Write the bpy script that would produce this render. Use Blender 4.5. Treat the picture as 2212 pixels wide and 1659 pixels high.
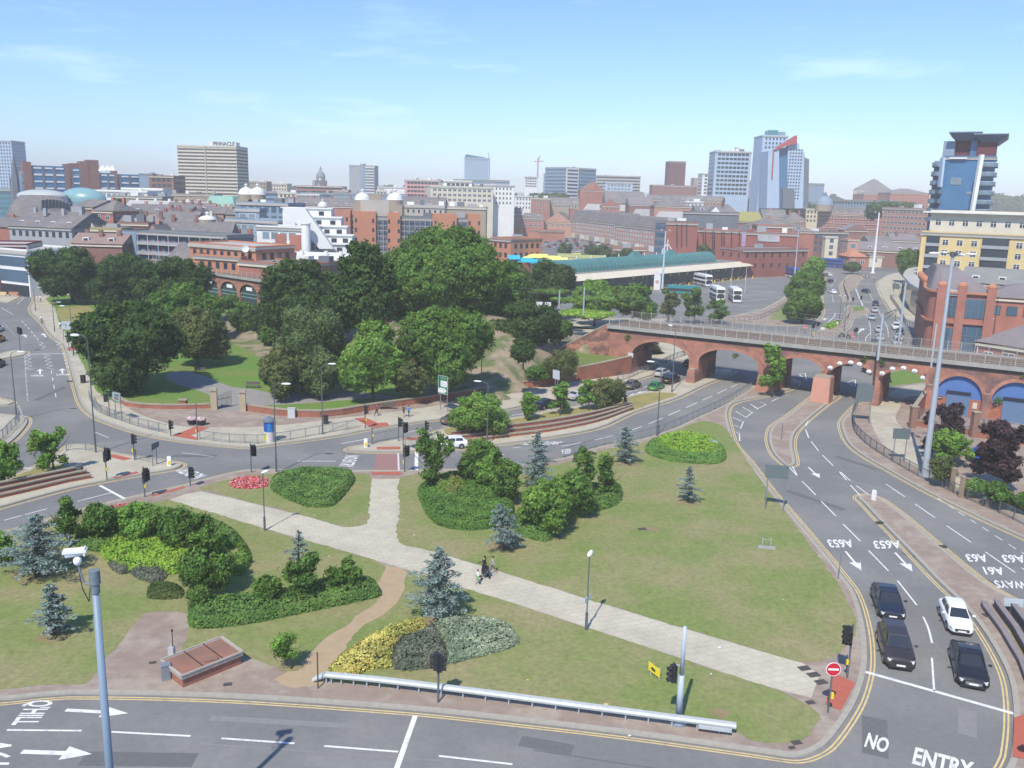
import bpy,math,random
import numpy as np
from mathutils import Vector,Matrix
from mathutils.geometry import tessellate_polygon
R=math.radians
scene=bpy.context.scene
C=scene.collection
for o in list(bpy.data.objects): bpy.data.objects.remove(o)
random.seed(7);RNG=np.random.default_rng(7)

# ------------------------------------------------------------------ camera
F=1900.0;TH=R(12.0);RO=R(1.5);H=30.0      # focal length in chart units (chart is 2212 wide)
_f=Vector((0,math.cos(TH),-math.sin(TH)));_r=Vector((1,0,0));_u=_r.cross(_f)
_r2=_r*math.cos(RO)+_u*math.sin(RO);_u2=-_r*math.sin(RO)+_u*math.cos(RO)
cd=bpy.data.cameras.new('camera');cam=bpy.data.objects.new('camera',cd);C.objects.link(cam)
cam.matrix_world=Matrix(((_r2.x,_u2.x,-_f.x,0),(_r2.y,_u2.y,-_f.y,0),(_r2.z,_u2.z,-_f.z,H),(0,0,0,1)))
cd.sensor_width=36;cd.lens=36*F/2212;cd.clip_start=0.5;cd.clip_end=20000
scene.camera=cam
# ------------------------------------------------------------------ world / sun / exposure
SUN_EL=R(50.5);SAZ=R(250.0)       # azimuth (from +X) the light comes from
w=bpy.data.worlds.new('World');scene.world=w;w.use_nodes=True
nt=w.node_tree;nt.nodes.clear()
def nn(nt,t,**k):
    n=nt.nodes.new(t)
    for a,b in k.items(): setattr(n,a,b)
    return n
out=nn(nt,'ShaderNodeOutputWorld');bg=nn(nt,'ShaderNodeBackground')
sky=nn(nt,'ShaderNodeTexSky',sky_type='NISHITA');sky.sun_disc=False
sky.sun_elevation=SUN_EL;sky.sun_rotation=R(90)-SAZ+0.0
sky.air_density=1.0;sky.dust_density=0.1;sky.ozone_density=4.0;sky.altitude=50
tc=nn(nt,'ShaderNodeTexCoord');mp=nn(nt,'ShaderNodeMapping');mp.inputs['Scale'].default_value=(2.2,2.2,13.0)
no=nn(nt,'ShaderNodeTexNoise');no.inputs['Scale'].default_value=2.6;no.inputs['Detail'].default_value=8;no.inputs['Roughness'].default_value=.58
rp=nn(nt,'ShaderNodeValToRGB');rp.color_ramp.elements[0].position=.54;rp.color_ramp.elements[1].position=.72
sx=nn(nt,'ShaderNodeSeparateXYZ');mr=nn(nt,'ShaderNodeMapRange');mr.inputs[1].default_value=.30;mr.inputs[2].default_value=.02;mr.inputs[3].default_value=.05;mr.inputs[4].default_value=.5
mu=nn(nt,'ShaderNodeMath',operation='MULTIPLY');mx=nn(nt,'ShaderNodeMix',data_type='RGBA');mx.inputs[7].default_value=(9.2,9.3,9.6,1)
L=nt.links.new
L(tc.outputs['Generated'],mp.inputs[0]);L(mp.outputs[0],no.inputs['Vector']);L(no.outputs[0],rp.inputs[0])
L(tc.outputs['Generated'],sx.inputs[0]);L(sx.outputs[2],mr.inputs[0]);L(rp.outputs[0],mu.inputs[0]);L(mr.outputs[0],mu.inputs[1])
L(mu.outputs[0],mx.inputs[0]);L(sky.outputs[0],mx.inputs[6]);tn_=nn(nt,'ShaderNodeMix',data_type='RGBA',blend_type='MULTIPLY');tn_.inputs[0].default_value=1;tn_.inputs[7].default_value=(.66,.83,1.06,1);L(mx.outputs[2],tn_.inputs[6]);L(tn_.outputs[2],bg.inputs[0])
bg.inputs[1].default_value=0.138;L(bg.outputs[0],out.inputs[0])
ld=bpy.data.lights.new('sun','SUN');ld.energy=3.9;ld.angle=R(.53);ld.color=(1,.935,.82)
sun=bpy.data.objects.new('sun',ld);C.objects.link(sun)
sd=Vector((math.cos(SAZ)*math.cos(SUN_EL),math.sin(SAZ)*math.cos(SUN_EL),math.sin(SUN_EL)))
sun.rotation_euler=sd.to_track_quat('Z','Y').to_euler();sun.location=(0,0,200)
vs=scene.view_settings;vs.view_transform='Standard';vs.look='None';vs.gamma=1;vs.exposure=0.42
scene.render.engine='CYCLES'
scene.cycles.max_bounces=6;scene.cycles.volume_bounces=0;scene.cycles.transparent_max_bounces=6

# ------------------------------------------------------------------ chart -> world
def ray(x,y): return _f + _r2*((x-1106)/F) - _u2*((y-829.5)/F)
def P(x,y,z=0.0):
    d=ray(x,y);t=(z-H)/d.z;return Vector((d.x*t,d.y*t,z))
def V(x,y,Y):
    d=ray(x,y);t=Y/d.y;return Vector((d.x*t,Y,H+d.z*t))
def proj(p):
    q=Vector(p)-Vector((0,0,H));k=q.dot(_f);return 1106+F*q.dot(_r2)/k,829.5-F*q.dot(_u2)/k
def hgt(p,y):      # height of an upright thing standing at p whose top sits at chart row y
    lo,hi=0.0,80.0
    for _ in range(30):
        m=(lo+hi)/2
        if proj((p[0],p[1],p[2]+m))[1] > y: lo=m
        else: hi=m
    return lo
# ------------------------------------------------------------------ materials
MATS={}
def mat(name,col,rough=.85,var=.18,scale=1.0,metal=0,spec=.3,col2=None,sc2=None,amt2=.5,bump=0,coord='Object',stretch=(1,1,1),lo=.45,hi=.62,rnd=0,attr=None,trans=0,joint=None):
    if name in MATS: return MATS[name]
    m=bpy.data.materials.new(name);m.use_nodes=True;nt=m.node_tree;b=nt.nodes['Principled BSDF'];L=nt.links.new
    b.inputs['Roughness'].default_value=rough;b.inputs['Metallic'].default_value=metal;b.inputs['Specular IOR Level'].default_value=spec
    c=(*col,1)
    tcn=nn(nt,'ShaderNodeTexCoord');mpn=nn(nt,'ShaderNodeMapping');mpn.inputs['Scale'].default_value=stretch
    L(tcn.outputs[coord],mpn.inputs[0])
    n1=nn(nt,'ShaderNodeTexNoise');n1.inputs['Scale'].default_value=scale;n1.inputs['Detail'].default_value=6;n1.inputs['Roughness'].default_value=.65
    L(mpn.outputs[0],n1.inputs['Vector'])
    mrn=nn(nt,'ShaderNodeMapRange');mrn.inputs[1].default_value=.25;mrn.inputs[2].default_value=.75;mrn.inputs[3].default_value=1-var;mrn.inputs[4].default_value=1+var
    L(n1.outputs[0],mrn.inputs[0])
    base=None
    if col2:
        n2=nn(nt,'ShaderNodeTexNoise');n2.inputs['Scale'].default_value=sc2 or scale*.2;n2.inputs['Detail'].default_value=5;n2.inputs['Roughness'].default_value=.6
        L(mpn.outputs[0],n2.inputs['Vector'])
        r2=nn(nt,'ShaderNodeMapRange');r2.inputs[1].default_value=lo;r2.inputs[2].default_value=hi;r2.inputs[3].default_value=0;r2.inputs[4].default_value=amt2
        L(n2.outputs[0],r2.inputs[0])
        mm=nn(nt,'ShaderNodeMix',data_type='RGBA');mm.inputs[6].default_value=c;mm.inputs[7].default_value=(*col2,1);L(r2.outputs[0],mm.inputs[0]);base=mm.outputs[2]
    hs=nn(nt,'ShaderNodeHueSaturation');hs.inputs['Color'].default_value=c
    if base: L(base,hs.inputs['Color'])
    val=mrn.outputs[0]
    if joint:
        bt=nn(nt,'ShaderNodeTexBrick');bt.inputs['Scale'].default_value=1;bt.inputs['Brick Width'].default_value=joint[0];bt.inputs['Row Height'].default_value=joint[1];bt.inputs['Mortar Size'].default_value=joint[2];bt.inputs['Color1'].default_value=(1.025,1.025,1.025,1);bt.inputs['Color2'].default_value=(.975,)*3+(1,);bt.inputs['Mortar'].default_value=(joint[3],)*3+(1,)
        rm_=nn(nt,'ShaderNodeMapping');rm_.inputs['Rotation'].default_value=(0,0,-.35);L(tcn.outputs[coord],rm_.inputs[0]);L(rm_.outputs[0],bt.inputs['Vector']);ml=nn(nt,'ShaderNodeMath',operation='MULTIPLY');L(val,ml.inputs[0]);L(bt.outputs[0],ml.inputs[1]);val=ml.outputs[0]
    if attr:
        at=nn(nt,'ShaderNodeAttribute');at.attribute_name=attr
        ml=nn(nt,'ShaderNodeMath',operation='MULTIPLY');L(val,ml.inputs[0]);L(at.outputs['Fac'],ml.inputs[1]);val=ml.outputs[0]
    if rnd:
        oi=nn(nt,'ShaderNodeObjectInfo');r3=nn(nt,'ShaderNodeMapRange');r3.inputs[3].default_value=1-rnd;r3.inputs[4].default_value=1+rnd;L(oi.outputs['Random'],r3.inputs[0])
        ml=nn(nt,'ShaderNodeMath',operation='MULTIPLY');L(val,ml.inputs[0]);L(r3.outputs[0],ml.inputs[1]);val=ml.outputs[0]
    L(val,hs.inputs['Value']);L(hs.outputs[0],b.inputs['Base Color'])
    if bump:
        bn=nn(nt,'ShaderNodeBump');bn.inputs['Strength'].default_value=bump;L(n1.outputs[0],bn.inputs['Height']);L(bn.outputs[0],b.inputs['Normal'])
    if trans:
        tr=nn(nt,'ShaderNodeBsdfTranslucent');ms=nn(nt,'ShaderNodeMixShader');ms.inputs[0].default_value=trans
        L(hs.outputs[0],tr.inputs[0]);L(b.outputs[0],ms.inputs[1]);L(tr.outputs[0],ms.inputs[2]);L(ms.outputs[0],nt.nodes['Material Output'].inputs[0])
    MATS[name]=m;return m
M=mat
def glass(name,col,rough=.12): return mat(name,col,rough,.12,.6,spec=.8,rnd=.25)
asphalt=M('asphalt',(.178,.178,.172),.9,.10,2.2,col2=(.235,.23,.215),sc2=.09,amt2=.8,stretch=(1,1,1))
kerb=M('kerb_stone',(.36,.335,.28),.9,.15,3)
slab=M('slab_paving',(.47,.43,.33),.9,.10,.8,col2=(.38,.345,.27),sc2=.22,amt2=.8,joint=(.9,.6,.03,.86))
brickpave=M('brick_paving',(.285,.22,.178),.92,.13,1.2,col2=(.36,.305,.245),sc2=.3,amt2=.8)
tactile=M('red_tactile',(.42,.115,.075),.9,.12,3)
grassm=M('lawn_grass',(.178,.225,.062),.95,.28,3.0,col2=(.285,.245,.125),sc2=.13,amt2=.85,lo=.40,hi=.64,bump=.0)
parkgrass=M('park_grass',(.12,.22,.035),.95,.15,1.5,col2=(.21,.21,.07),sc2=.12,amt2=.5)
drygrass=M('dry_grass',(.29,.25,.085),.95,.15,1.5,col2=(.20,.20,.07),sc2=.3,amt2=.6)
dirt=M('trodden_dirt',(.40,.30,.185),.95,.10,1.2)
white=M('road_white',(.74,.74,.71),.7,.16,5,col2=(.42,.42,.41),sc2=2.2,amt2=.75,lo=.5,hi=.7)
yellow=M('road_yellow',(.64,.49,.22),.7,.18,3,col2=(.36,.31,.2),sc2=1.6,amt2=.7,lo=.5,hi=.68)
pink=M('crossing_red',(.30,.17,.15),.9,.1,2)
citym=M('city_ground',(.15,.145,.14),.95,.25,.05,col2=(.21,.20,.18),sc2=.02)
grey=M('grey_metal',(.30,.33,.36),.5,.06,1,metal=.3)
dgrey=M('dark_grey_paint',(.10,.115,.13),.55,.08,1)
black=M('black_paint',(.03,.03,.033),.5,.1,1)
mgrey=M('mid_grey_paint',(.19,.205,.22),.5,.06,1)
galv=M('galvanised',(.46,.50,.53),.45,.08,2,metal=.3)
lampw=M('lamp_white',(.75,.76,.74),.4,.05,1)
redbrick=M('red_brick',(.36,.135,.085),.92,.16,1.6,col2=(.22,.10,.075),sc2=.25,amt2=.6,bump=.1)
viab=M('viaduct_brick',(.37,.165,.115),.93,.30,.9,col2=(.15,.10,.09),sc2=.22,amt2=.85,lo=.44,hi=.62,stretch=(1,1,1.6),bump=.2)
stone=M('stone_coping',(.33,.28,.21),.9,.2,1.5)
concrete=M('concrete',(.34,.33,.30),.9,.12,.8,col2=(.25,.24,.21),sc2=.3)
yplate=M('yellow_paint',(.72,.56,.03),.5,.05,1)
wpaint=M('white_paint',(.76,.77,.76),.5,.05,1)
# ------------------------------------------------------------------ mesh builder
class MB:
    def __init__(s): s.v=[];s.f=[];s.m=[];s.k=0
    def add(s,vs,fs,mi=None):
        o=len(s.v);s.v += [tuple(p) for p in vs];s.f += [tuple(i+o for i in f) for f in fs];s.m += [s.k if mi is None else mi]*len(fs);return s
    def box(s,c,d,yaw=0,M3=None):
        x,y,z=d[0]/2,d[1]/2,d[2]/2
        ps=[Vector((a*x,b*y,e*z)) for e in (-1,1) for b in (-1,1) for a in (-1,1)]
        rt=M3 if M3 is not None else Matrix.Rotation(yaw,3,'Z')
        return s.add([rt@p+Vector(c) for p in ps],[(0,2,3,1),(4,5,7,6),(0,1,5,4),(2,6,7,3),(0,4,6,2),(1,3,7,5)])
    def bar(s,a,b,w,h=None):
        a=Vector(a);b=Vector(b);d=b-a
        if d.length < 1e-6: return s
        q=d.to_track_quat('X','Z').to_matrix()
        return s.box((a+b)/2,(d.length,w,h or w),M3=q)
    def cyl(s,a,b,r0,r1=None,n=10,cap=True):
        a=Vector(a);b=Vector(b);r1=r0 if r1 is None else r1
        q=(b-a).to_track_quat('Z','Y').to_matrix()
        vs=[a+q@Vector((r0*math.cos(t),r0*math.sin(t),0)) for t in [2*math.pi*i/n for i in range(n)]]
        vs += [b+q@Vector((r1*math.cos(t),r1*math.sin(t),0)) for t in [2*math.pi*i/n for i in range(n)]]
        fs=[(i,(i+1) % n,n+(i+1) % n,n+i) for i in range(n)]
        if cap: fs += [tuple(range(n-1,-1,-1)),tuple(range(n,2*n))]
        return s.add(vs,fs)
    def tube(s,pts,rs,n=8):
        for i in range(len(pts)-1):
            s.cyl(pts[i],pts[i+1],rs[i] if hasattr(rs,'__len__') else rs,rs[i+1] if hasattr(rs,'__len__') else rs,n)
        return s
    def ell(s,c,r,n=12,m=8,rot=None):
        vs=[];c=Vector(c)
        for j in range(m+1):
            ph=math.pi*j/m
            for i in range(n):
                t=2*math.pi*i/n;p=Vector((r[0]*math.sin(ph)*math.cos(t),r[1]*math.sin(ph)*math.sin(t),r[2]*math.cos(ph)))
                vs.append(c+(rot@p if rot else p))
        fs=[(j*n+i,(j+1)*n+i,(j+1)*n+(i+1) % n,j*n+(i+1) % n) for j in range(m) for i in range(n)]
        return s.add(vs,fs)
    def lathe(s,c,prof,n=20):
        vs=[];c=Vector(c)
        for r,z in prof: vs += [c+Vector((r*math.cos(2*math.pi*i/n),r*math.sin(2*math.pi*i/n),z)) for i in range(n)]
        fs=[(j*n+i,j*n+(i+1) % n,(j+1)*n+(i+1) % n,(j+1)*n+i) for j in range(len(prof)-1) for i in range(n)]
        return s.add(vs,fs)
    def prism(s,poly,z0,z1,bottom=False):
        n=len(poly);ps=[Vector((p[0],p[1],0)) for p in poly]
        A=sum(ps[i].x*ps[(i+1) % n].y-ps[(i+1) % n].x*ps[i].y for i in range(n))
        if A < 0: ps.reverse()
        tri=tessellate_polygon([ps])
        up=[]
        for t in tri:
            a,b,c=(ps[i] for i in t)
            up.append(t if (b-a).cross(c-a).z > 0 else (t[0],t[2],t[1]))
        vs=[(p.x,p.y,z1) for p in ps]+[(p.x,p.y,z0) for p in ps]
        fs=list(up)
        if z1 != z0: fs += [(i,n+i,n+(i+1) % n,(i+1) % n) for i in range(n)]
        if bottom: fs += [(n+t[0],n+t[2],n+t[1]) for t in up]
        return s.add(vs,fs)
    def extr(s,prof,a,b,mi=None):      # closed profile [(offset, z)] swept straight from a to b
        a=Vector(a);b=Vector(b);d=(b-a);d.z=0;d.normalize();nrm=Vector((-d.y,d.x,0));n=len(prof)
        vs=[a+nrm*p+Vector((0,0,q)) for p,q in prof]+[b+nrm*p+Vector((0,0,q)) for p,q in prof]
        return s.add(vs,[(i,(i+1) % n,n+(i+1) % n,n+i) for i in range(n)]+[tuple(range(n-1,-1,-1)),tuple(range(n,2*n))],mi)
    def sweep(s,pts,w,h):
        n=len(pts);ps=[Vector(p) for p in pts];off=offset([Vector((p.x,p.y,0)) for p in ps],w/2,False);ofb=offset([Vector((p.x,p.y,0)) for p in ps],-w/2,False);vs=[]
        for p,a,b in zip(ps,off,ofb): vs += [(a.x,a.y,p.z-h/2),(b.x,b.y,p.z-h/2),(b.x,b.y,p.z+h/2),(a.x,a.y,p.z+h/2)]
        return s.add(vs,[(i*4+j,i*4+(j+1) % 4,i*4+4+(j+1) % 4,i*4+4+j) for i in range(n-1) for j in range(4)]+[(3,2,1,0),(4*n-4,4*n-3,4*n-2,4*n-1)])
    def weld(s):
        key={};mp=[];nv=[]
        for p in s.v:
            k=(round(p[0],4),round(p[1],4),round(p[2],4))
            if k not in key: key[k]=len(nv);nv.append(p)
            mp.append(key[k])
        s.v=nv;s.f=[tuple(mp[i] for i in f) for f in s.f];ok=[len(set(f)) == len(f) for f in s.f]
        s.f,s.m=[f for f,q in zip(s.f,ok) if q],[m for m,q in zip(s.m,ok) if q];return s
    def quad(s,a,b,c,d): return s.add([a,b,c,d],[(0,1,2,3)])
    def build(s,name,mats,parent=None,world=False,smooth=False,label=None):
        me=bpy.data.meshes.new(name)
        vs=s.v
        if world and parent:
            off=Vector((0,0,0));q=parent
            while q: off += q.location;q=q.parent
            vs=[(a-off.x,b-off.y,c-off.z) for a,b,c in vs]
        me.from_pydata(vs,[],s.f)
        if not isinstance(mats,(list,tuple)): mats=[mats]
        for m_ in mats: me.materials.append(m_)
        if len(mats) > 1: me.polygons.foreach_set('material_index',s.m)
        if smooth: me.polygons.foreach_set('use_smooth',[True]*len(me.polygons))
        me.update()
        o=bpy.data.objects.new(name,me);C.objects.link(o)
        if parent: o.parent=parent
        if label: o['label']=label
        return o
def thing(name,label,cat,loc=(0,0,0),rz=0,group=None):
    o=bpy.data.objects.new(name,None);C.objects.link(o);o.empty_display_size=.3
    o.location=loc;o.rotation_euler=(0,0,rz);o['label']=label;o['category']=cat
    if group: o['group']=group
    return o
def tag(o,label,cat,group=None,kind=None):
    o['label']=label;o['category']=cat
    if group: o['group']=group
    if kind: o['kind']=kind
    return o
def struct(o,label=None):
    o['kind']='structure';o['category']=o.name.split('.')[0].replace('_',' ')
    if label: o['label']=label
    return o
def dup(root,loc,rz=0,label=None,group=None,s=None):
    def cp(o,par):
        c=o.copy();C.objects.link(c);c.parent=par
        for ch in KIDS.get(o.name,()): cp(ch,c)
        return c
    KIDS={}
    st=[root]
    while st:
        q=st.pop();KIDS[q.name]=list(q.children);st += KIDS[q.name]
    r=cp(root,None);r.location=loc;r.rotation_euler=(0,0,rz)
    if label: r['label']=label
    if group: r['group']=group
    if s: r.scale=(s,s,s) if not hasattr(s,'__len__') else s
    return r
class Kind:            # builds a thing once, then hands out copies
    def __init__(s,make): s.make=make;s.r=None
    def __call__(s,loc,rz,label,group=None,sc=None):
        if s.r is None:
            s.r=s.make();s.r.location=loc;s.r.rotation_euler=(0,0,rz);s.r['label']=label
            if group: s.r['group']=group
            if sc: s.r.scale=(sc,sc,sc) if not hasattr(sc,'__len__') else sc
            return s.r
        return dup(s.r,loc,rz,label,group,sc or 1.0)
def smooth2(pts,k=4,closed=True):
    ps=[Vector((p[0],p[1],0)) for p in pts];n=len(ps);o=[]
    rng=range(n) if closed else range(n-1)
    for i in rng:
        if closed: a,b,c,d=ps[i-1],ps[i],ps[(i+1) % n],ps[(i+2) % n]
        else: a,b,c,d=ps[max(i-1,0)],ps[i],ps[i+1],ps[min(i+2,n-1)]
        # centripetal-ish: limit tangents so corners stay tidy
        t1=(c-a)/2;t2=(d-b)/2;ln=(c-b).length
        if t1.length > ln: t1 *= ln/t1.length
        if t2.length > ln: t2 *= ln/t2.length
        for j in range(k):
            t=j/k;h1=2*t**3-3*t*t+1;h2=t**3-2*t*t+t;h3=-2*t**3+3*t*t;h4=t**3-t*t
            o.append(b*h1+t1*h2+c*h3+t2*h4)
    if not closed: o.append(ps[-1])
    return o
def GP(pts): return [P(x,y) for x,y in pts]
def offset(ps,d,closed=True):
    n=len(ps);o=[]
    for i in range(n):
        a=ps[i-1] if (closed or i > 0) else ps[i];c=ps[(i+1) % n] if (closed or i < n-1) else ps[i]
        b=ps[i];e1=(b-a);e2=(c-b)
        e1.z=e2.z=0
        if e1.length < 1e-6: e1=e2.copy()
        if e2.length < 1e-6: e2=e1.copy()
        e1.normalize();e2.normalize();n1=Vector((-e1.y,e1.x,0));n2=Vector((-e2.y,e2.x,0));m_=n1+n2
        if m_.length < .3: m_=n1
        m_.normalize();k=max(.5,m_.dot(n1));o.append(b+m_*(d/k))
    return o
def area(ps): return sum(ps[i].x*ps[(i+1) % len(ps)].y-ps[(i+1) % len(ps)].x*ps[i].y for i in range(len(ps)))/2
def sheet(name,ps,z,m):
    mb=MB();mb.prism(ps,z,z);return mb.build(name,m)
def ribbon(mb,ps,w,z,closed=False):
    a=offset(ps,w/2,closed);b=offset(ps,-w/2,closed);n=len(ps)
    vs=[(p.x,p.y,z) for p in a]+[(p.x,p.y,z) for p in b]
    mb.add(vs,[(i,n+i,n+(i+1) % n,(i+1) % n) for i in range(n if closed else n-1)])
def inside(p,poly):
    c=False;n=len(poly)
    for i in range(n):
        a,b=poly[i],poly[i-1]
        if (a.y > p[1]) != (b.y > p[1]) and p[0] < (b.x-a.x)*(p[1]-a.y)/(b.y-a.y)+a.x: c=not c
    return c
# ------------------------------------------------------------------ ground, roads, pavements
mb=MB();mb.prism([Vector((-6000,-200,0)),Vector((6000,-200,0)),Vector((6000,9000,0)),Vector((-6000,9000,0))],-.03,-.03)
struct(mb.build('ground',citym))
mb=MB();mb.prism([Vector(p) for p in ((-170,15,0),(120,15,0),(420,420,0),(60,420,0),(0,245,0),(-190,260,0))],0,0)
road=struct(mb.build('road',asphalt))
KH=.13
YEL=MB()
def island(name,pts,top=slab,dy=True,k=4,closed_only=None,kw=.35,yl=None):
    ps=smooth2(GP(pts),k)
    if area(ps) < 0: ps.reverse()
    mb=MB();mb.prism(ps,0,KH)
    o=struct(mb.build(name,kerb))
    inn=offset(ps,kw)
    mb=MB();mb.prism(inn,KH+.004,KH+.004);struct(mb.build('pavement',top))
    if dy:
        for d in (.28,.50):
            q=offset(ps,-d);run=[]
            def flush():
                if len(run) > 1: ribbon(YEL,list(run),.11,.006)
                run.clear()
            for p in q+[q[0]]:
                x,y=proj(p)
                if yl is None or yl(x,y): run.append(p)
                else: flush()
            flush()
    return ps
I1=[(-80,1501),(150,1500),(330,1502),(556,1511),(894,1535),(1084,1555),(1350,1586),(1626,1624),(1712,1636),(1750,1629),(1787,1607),(1829,1552),(1856,1501),(1872,1434),(1867,1356),(1846,1284),(1815,1240),(1768,1181),(1714,1117),(1666,1060),(1618,996),(1588,961),(1575,920),(1571,890),(1586,871),(1640,859),(1705,842),(1722,825),(1690,815),(1640,832),(1622,841),(1561,878),(1501,906),(1446,931),(1376,953),(1303,965),(1210,994),(1100,1008),(1000,1015),(881,1018),(755,1019),(542,1017),(477,1029),(402,1049),(316,1069),(186,1100),(68,1135),(0,1154),(-80,1176)]
island('roundabout_pavement',I1,brickpave)
I2=[(392,1004),(377,1014),(301,1027),(208,1044),(151,1056),(68,1078),(0,1097),(-80,1118),(-80,1066),(0,1043),(78,1009),(131,977),(141,968),(156,962),(181,962),(238,979),(361,997)]
island('median_pavement',I2,slab)
I3=[(753,973),(757,968),(768,965),(798,961),(853,951),(919,942),(950,930),(989,921),(1034,912),(1089,906),(1134,900),(1195,886),(1260,877),(1335,863),(1411,843),(1484,822),(1500,808),(1545,798),(1585,800),(1570,812),(1544,823),(1511,837),(1461,861),(1368,892),(1293,925),(1185,946),(1084,960),(919,975),(793,977)]
island('median_pavement',I3,slab)
I4=[(66,664),(68,676),(78,686),(92,700),(114,728),(136,744),(142,757),(151,791),(163,836),(176,874),(201,899),(239,916),(301,936),(377,951),(477,963),(527,967),(546,967),(592,961),(718,944),(803,928),(894,914),(964,905),(1099,884),(1160,870),(1240,858),(1310,842),(1340,831),(1386,818),(1415,808),(1455,786),(1488,776),(1500,765),(1470,745),(1400,730),(1200,700),(900,680),(600,660),(300,630),(90,618),(74,650)]
island('park_pavement',I4,slab)
I5=[(1852,875),(1822,906),(1818,922),(1830,954),(1857,980),(1920,1017),(1997,1060),(2103,1113),(2212,1163),(2320,1210),(2420,1100),(2400,900),(2212,855),(2060,842),(2040,810),(1960,792),(1905,800),(1900,850),(1885,868)]
island('arches_pavement',I5,brickpave,k=4)
I6=[(1854,1077),(1858,1072),(1872,1070),(1889,1073),(1912,1085),(1957,1119),(2023,1175),(2129,1262),(2190,1297),(2260,1345),(2400,1450),(2400,1750),(2165,1720),(2183,1640),(2190,1564),(2184,1488),(2167,1438),(2128,1370),(2083,1311),(2024,1254),(1972,1199),(1906,1131),(1863,1085)]
island('divider_pavement',I6,brickpave)
I7=[(1759,854),(1706,896),(1669,922),(1661,949),(1671,980),(1695,1004),(1706,1007),(1716,1004),(1716,990),(1711,962),(1717,936),(1746,906),(1788,872),(1809,857),(1795,838),(1772,838)]
island('splitter_pavement',I7,brickpave)
island('corner_pavement',[(-80,1005),(0,972),(14,963),(40,940),(57,918),(59,908),(50,901),(0,896),(-80,888)],slab)
island('corner_pavement',[(-80,846),(0,862),(20,867),(28,871),(18,875),(0,876),(-80,880)],slab)
island('refuge_pavement',[(-80,792),(0,777),(40,770),(55,766),(55,760),(30,758),(0,765),(-80,777)],slab)
island('corner_pavement',[(-80,653),(0,652),(18,654),(28,650),(45,641),(40,637),(18,637),(-80,640)],slab)
island('shop_pavement',[(-80,636),(18,633),(59,626),(70,618),(60,612),(-80,622)],slab,dy=False)
# beyond the viaduct
J1=[(1640,702),(1728,704),(1746,700),(1768,692),(1778,675),(1776,657),(1774,623),(1778,606),(1790,590),(1776,584),(1752,590),(1728,610),(1700,640),(1640,672),(1560,690)]
island('verge_pavement',J1,brickpave)
J2=[(1823,607),(1816,617),(1819,633),(1823,651),(1830,653),(1837,651),(1832,638),(1832,629),(1848,620),(1854,608),(1862,600),(1840,592)]
island('median_pavement',J2,brickpave)
J3=[(1828,666),(1831,675),(1826,690),(1806,703),(1784,710),(1762,720),(1772,731),(1814,720),(1835,704),(1842,688),(1870,678),(1873,673),(1870,666),(1842,660)]
island('median_pavement',J3,brickpave)
J4=[(1900,606),(1895,614),(1902,635),(1912,652),(1929,679),(1939,685),(1973,695),(2100,730),(2300,760),(2350,620),(2200,590),(1960,588)]
island('quay_pavement',J4,slab)
island('station_pavement',[(1240,712),(1440,708),(1440,690),(1240,690)],slab,dy=False)
pm_=M('tar_patch',(.135,.135,.132),.92,.12,3);pl_=M('worn_patch',(.225,.222,.21),.92,.12,2)
for i,(x,y,a_,l_,w_) in enumerate(((300,1640,.02,6,1.2),(760,1650,-.1,5,.9),(1180,1610,-.25,3,1),(620,1560,-.05,9,.5),(1890,1590,1.2,4,1.4),(2090,1560,1.1,3,1),(1760,1080,2.2,7,.9),(1960,1180,2.3,5,1),(1850,1000,2.1,6,.8),(200,960,.4,4,1),(420,985,.1,5,1),(650,990,.1,3,1),(110,850,1.6,9,.9),(60,800,1.5,4,1),(1250,930,.3,5,.9),(1500,870,.5,5,.9),(1180,960,.25,8,.5),(1880,1050,2.3,9,.35),(2060,1230,2.3,9,.35),(700,1625,-.07,14,.12),(1350,1650,-.2,10,.12))):
    c=P(x,y,.003+.0001*i);mb=MB();mb.box((c.x,c.y,c.z-.05),(l_,w_,.1),a_);struct(mb.build('road_patch',[pm_,pl_][i % 2]))
YEL.build('yellow_lines',yellow,road)
# surfaces laid on the islands
def lay(name,pts,z,m,k=3,nm=None):
    ps=smooth2(GP(pts),k) if k > 1 else GP(pts)
    if 'lawn' in name or 'dirt' in name or 'grass' in name:
        qs=[]
        for i,p in enumerate(ps):
            q=ps[(i+1) % len(ps)];n_=max(1,min(24,int((q-p).length/.5)))
            for j in range(n_): v=p.lerp(q,j/n_);qs.append(v+Vector((random.uniform(-.13,.13),random.uniform(-.13,.13),0)))
        ps=qs
    o=sheet(name,ps,KH+z,m);struct(o);return ps
L1=[(-80,1190),(0,1164),(186,1109),(300,1086),(324,1089),(364,1083),(542,1136),(580,1148),(768,1201),(836,1229),(814,1268),(821,1295),(781,1326),(746,1355),(683,1401),(640,1447),(612,1445),(535,1427),(470,1396),(392,1414),(410,1368),(405,1330),(322,1326),(294,1348),(226,1433),(186,1481),(100,1484),(-80,1485)]
lawnL=lay('lawn',L1,.012,grassm)
L2=[(430,1057),(500,1037),(560,1027),(700,1025),(788,1026),(802,1036),(798,1080),(792,1134),(743,1141),(667,1119),(542,1088),(460,1065)]
lay('lawn',L2,.012,grassm)
L3=[(866,1034),(863,1100),(862,1174),(944,1196),(1097,1243),(1260,1294),(1423,1344),(1640,1409),(1727,1434),(1775,1430),(1830,1402),(1850,1361),(1836,1314),(1819,1279),(1767,1205),(1704,1118),(1651,1052),(1608,987),(1584,954),(1559,920),(1511,912),(1448,938),(1381,960),(1303,974),(1210,1004),(1100,1014),(950,1023)]
lay('lawn',L3,.012,grassm)
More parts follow.
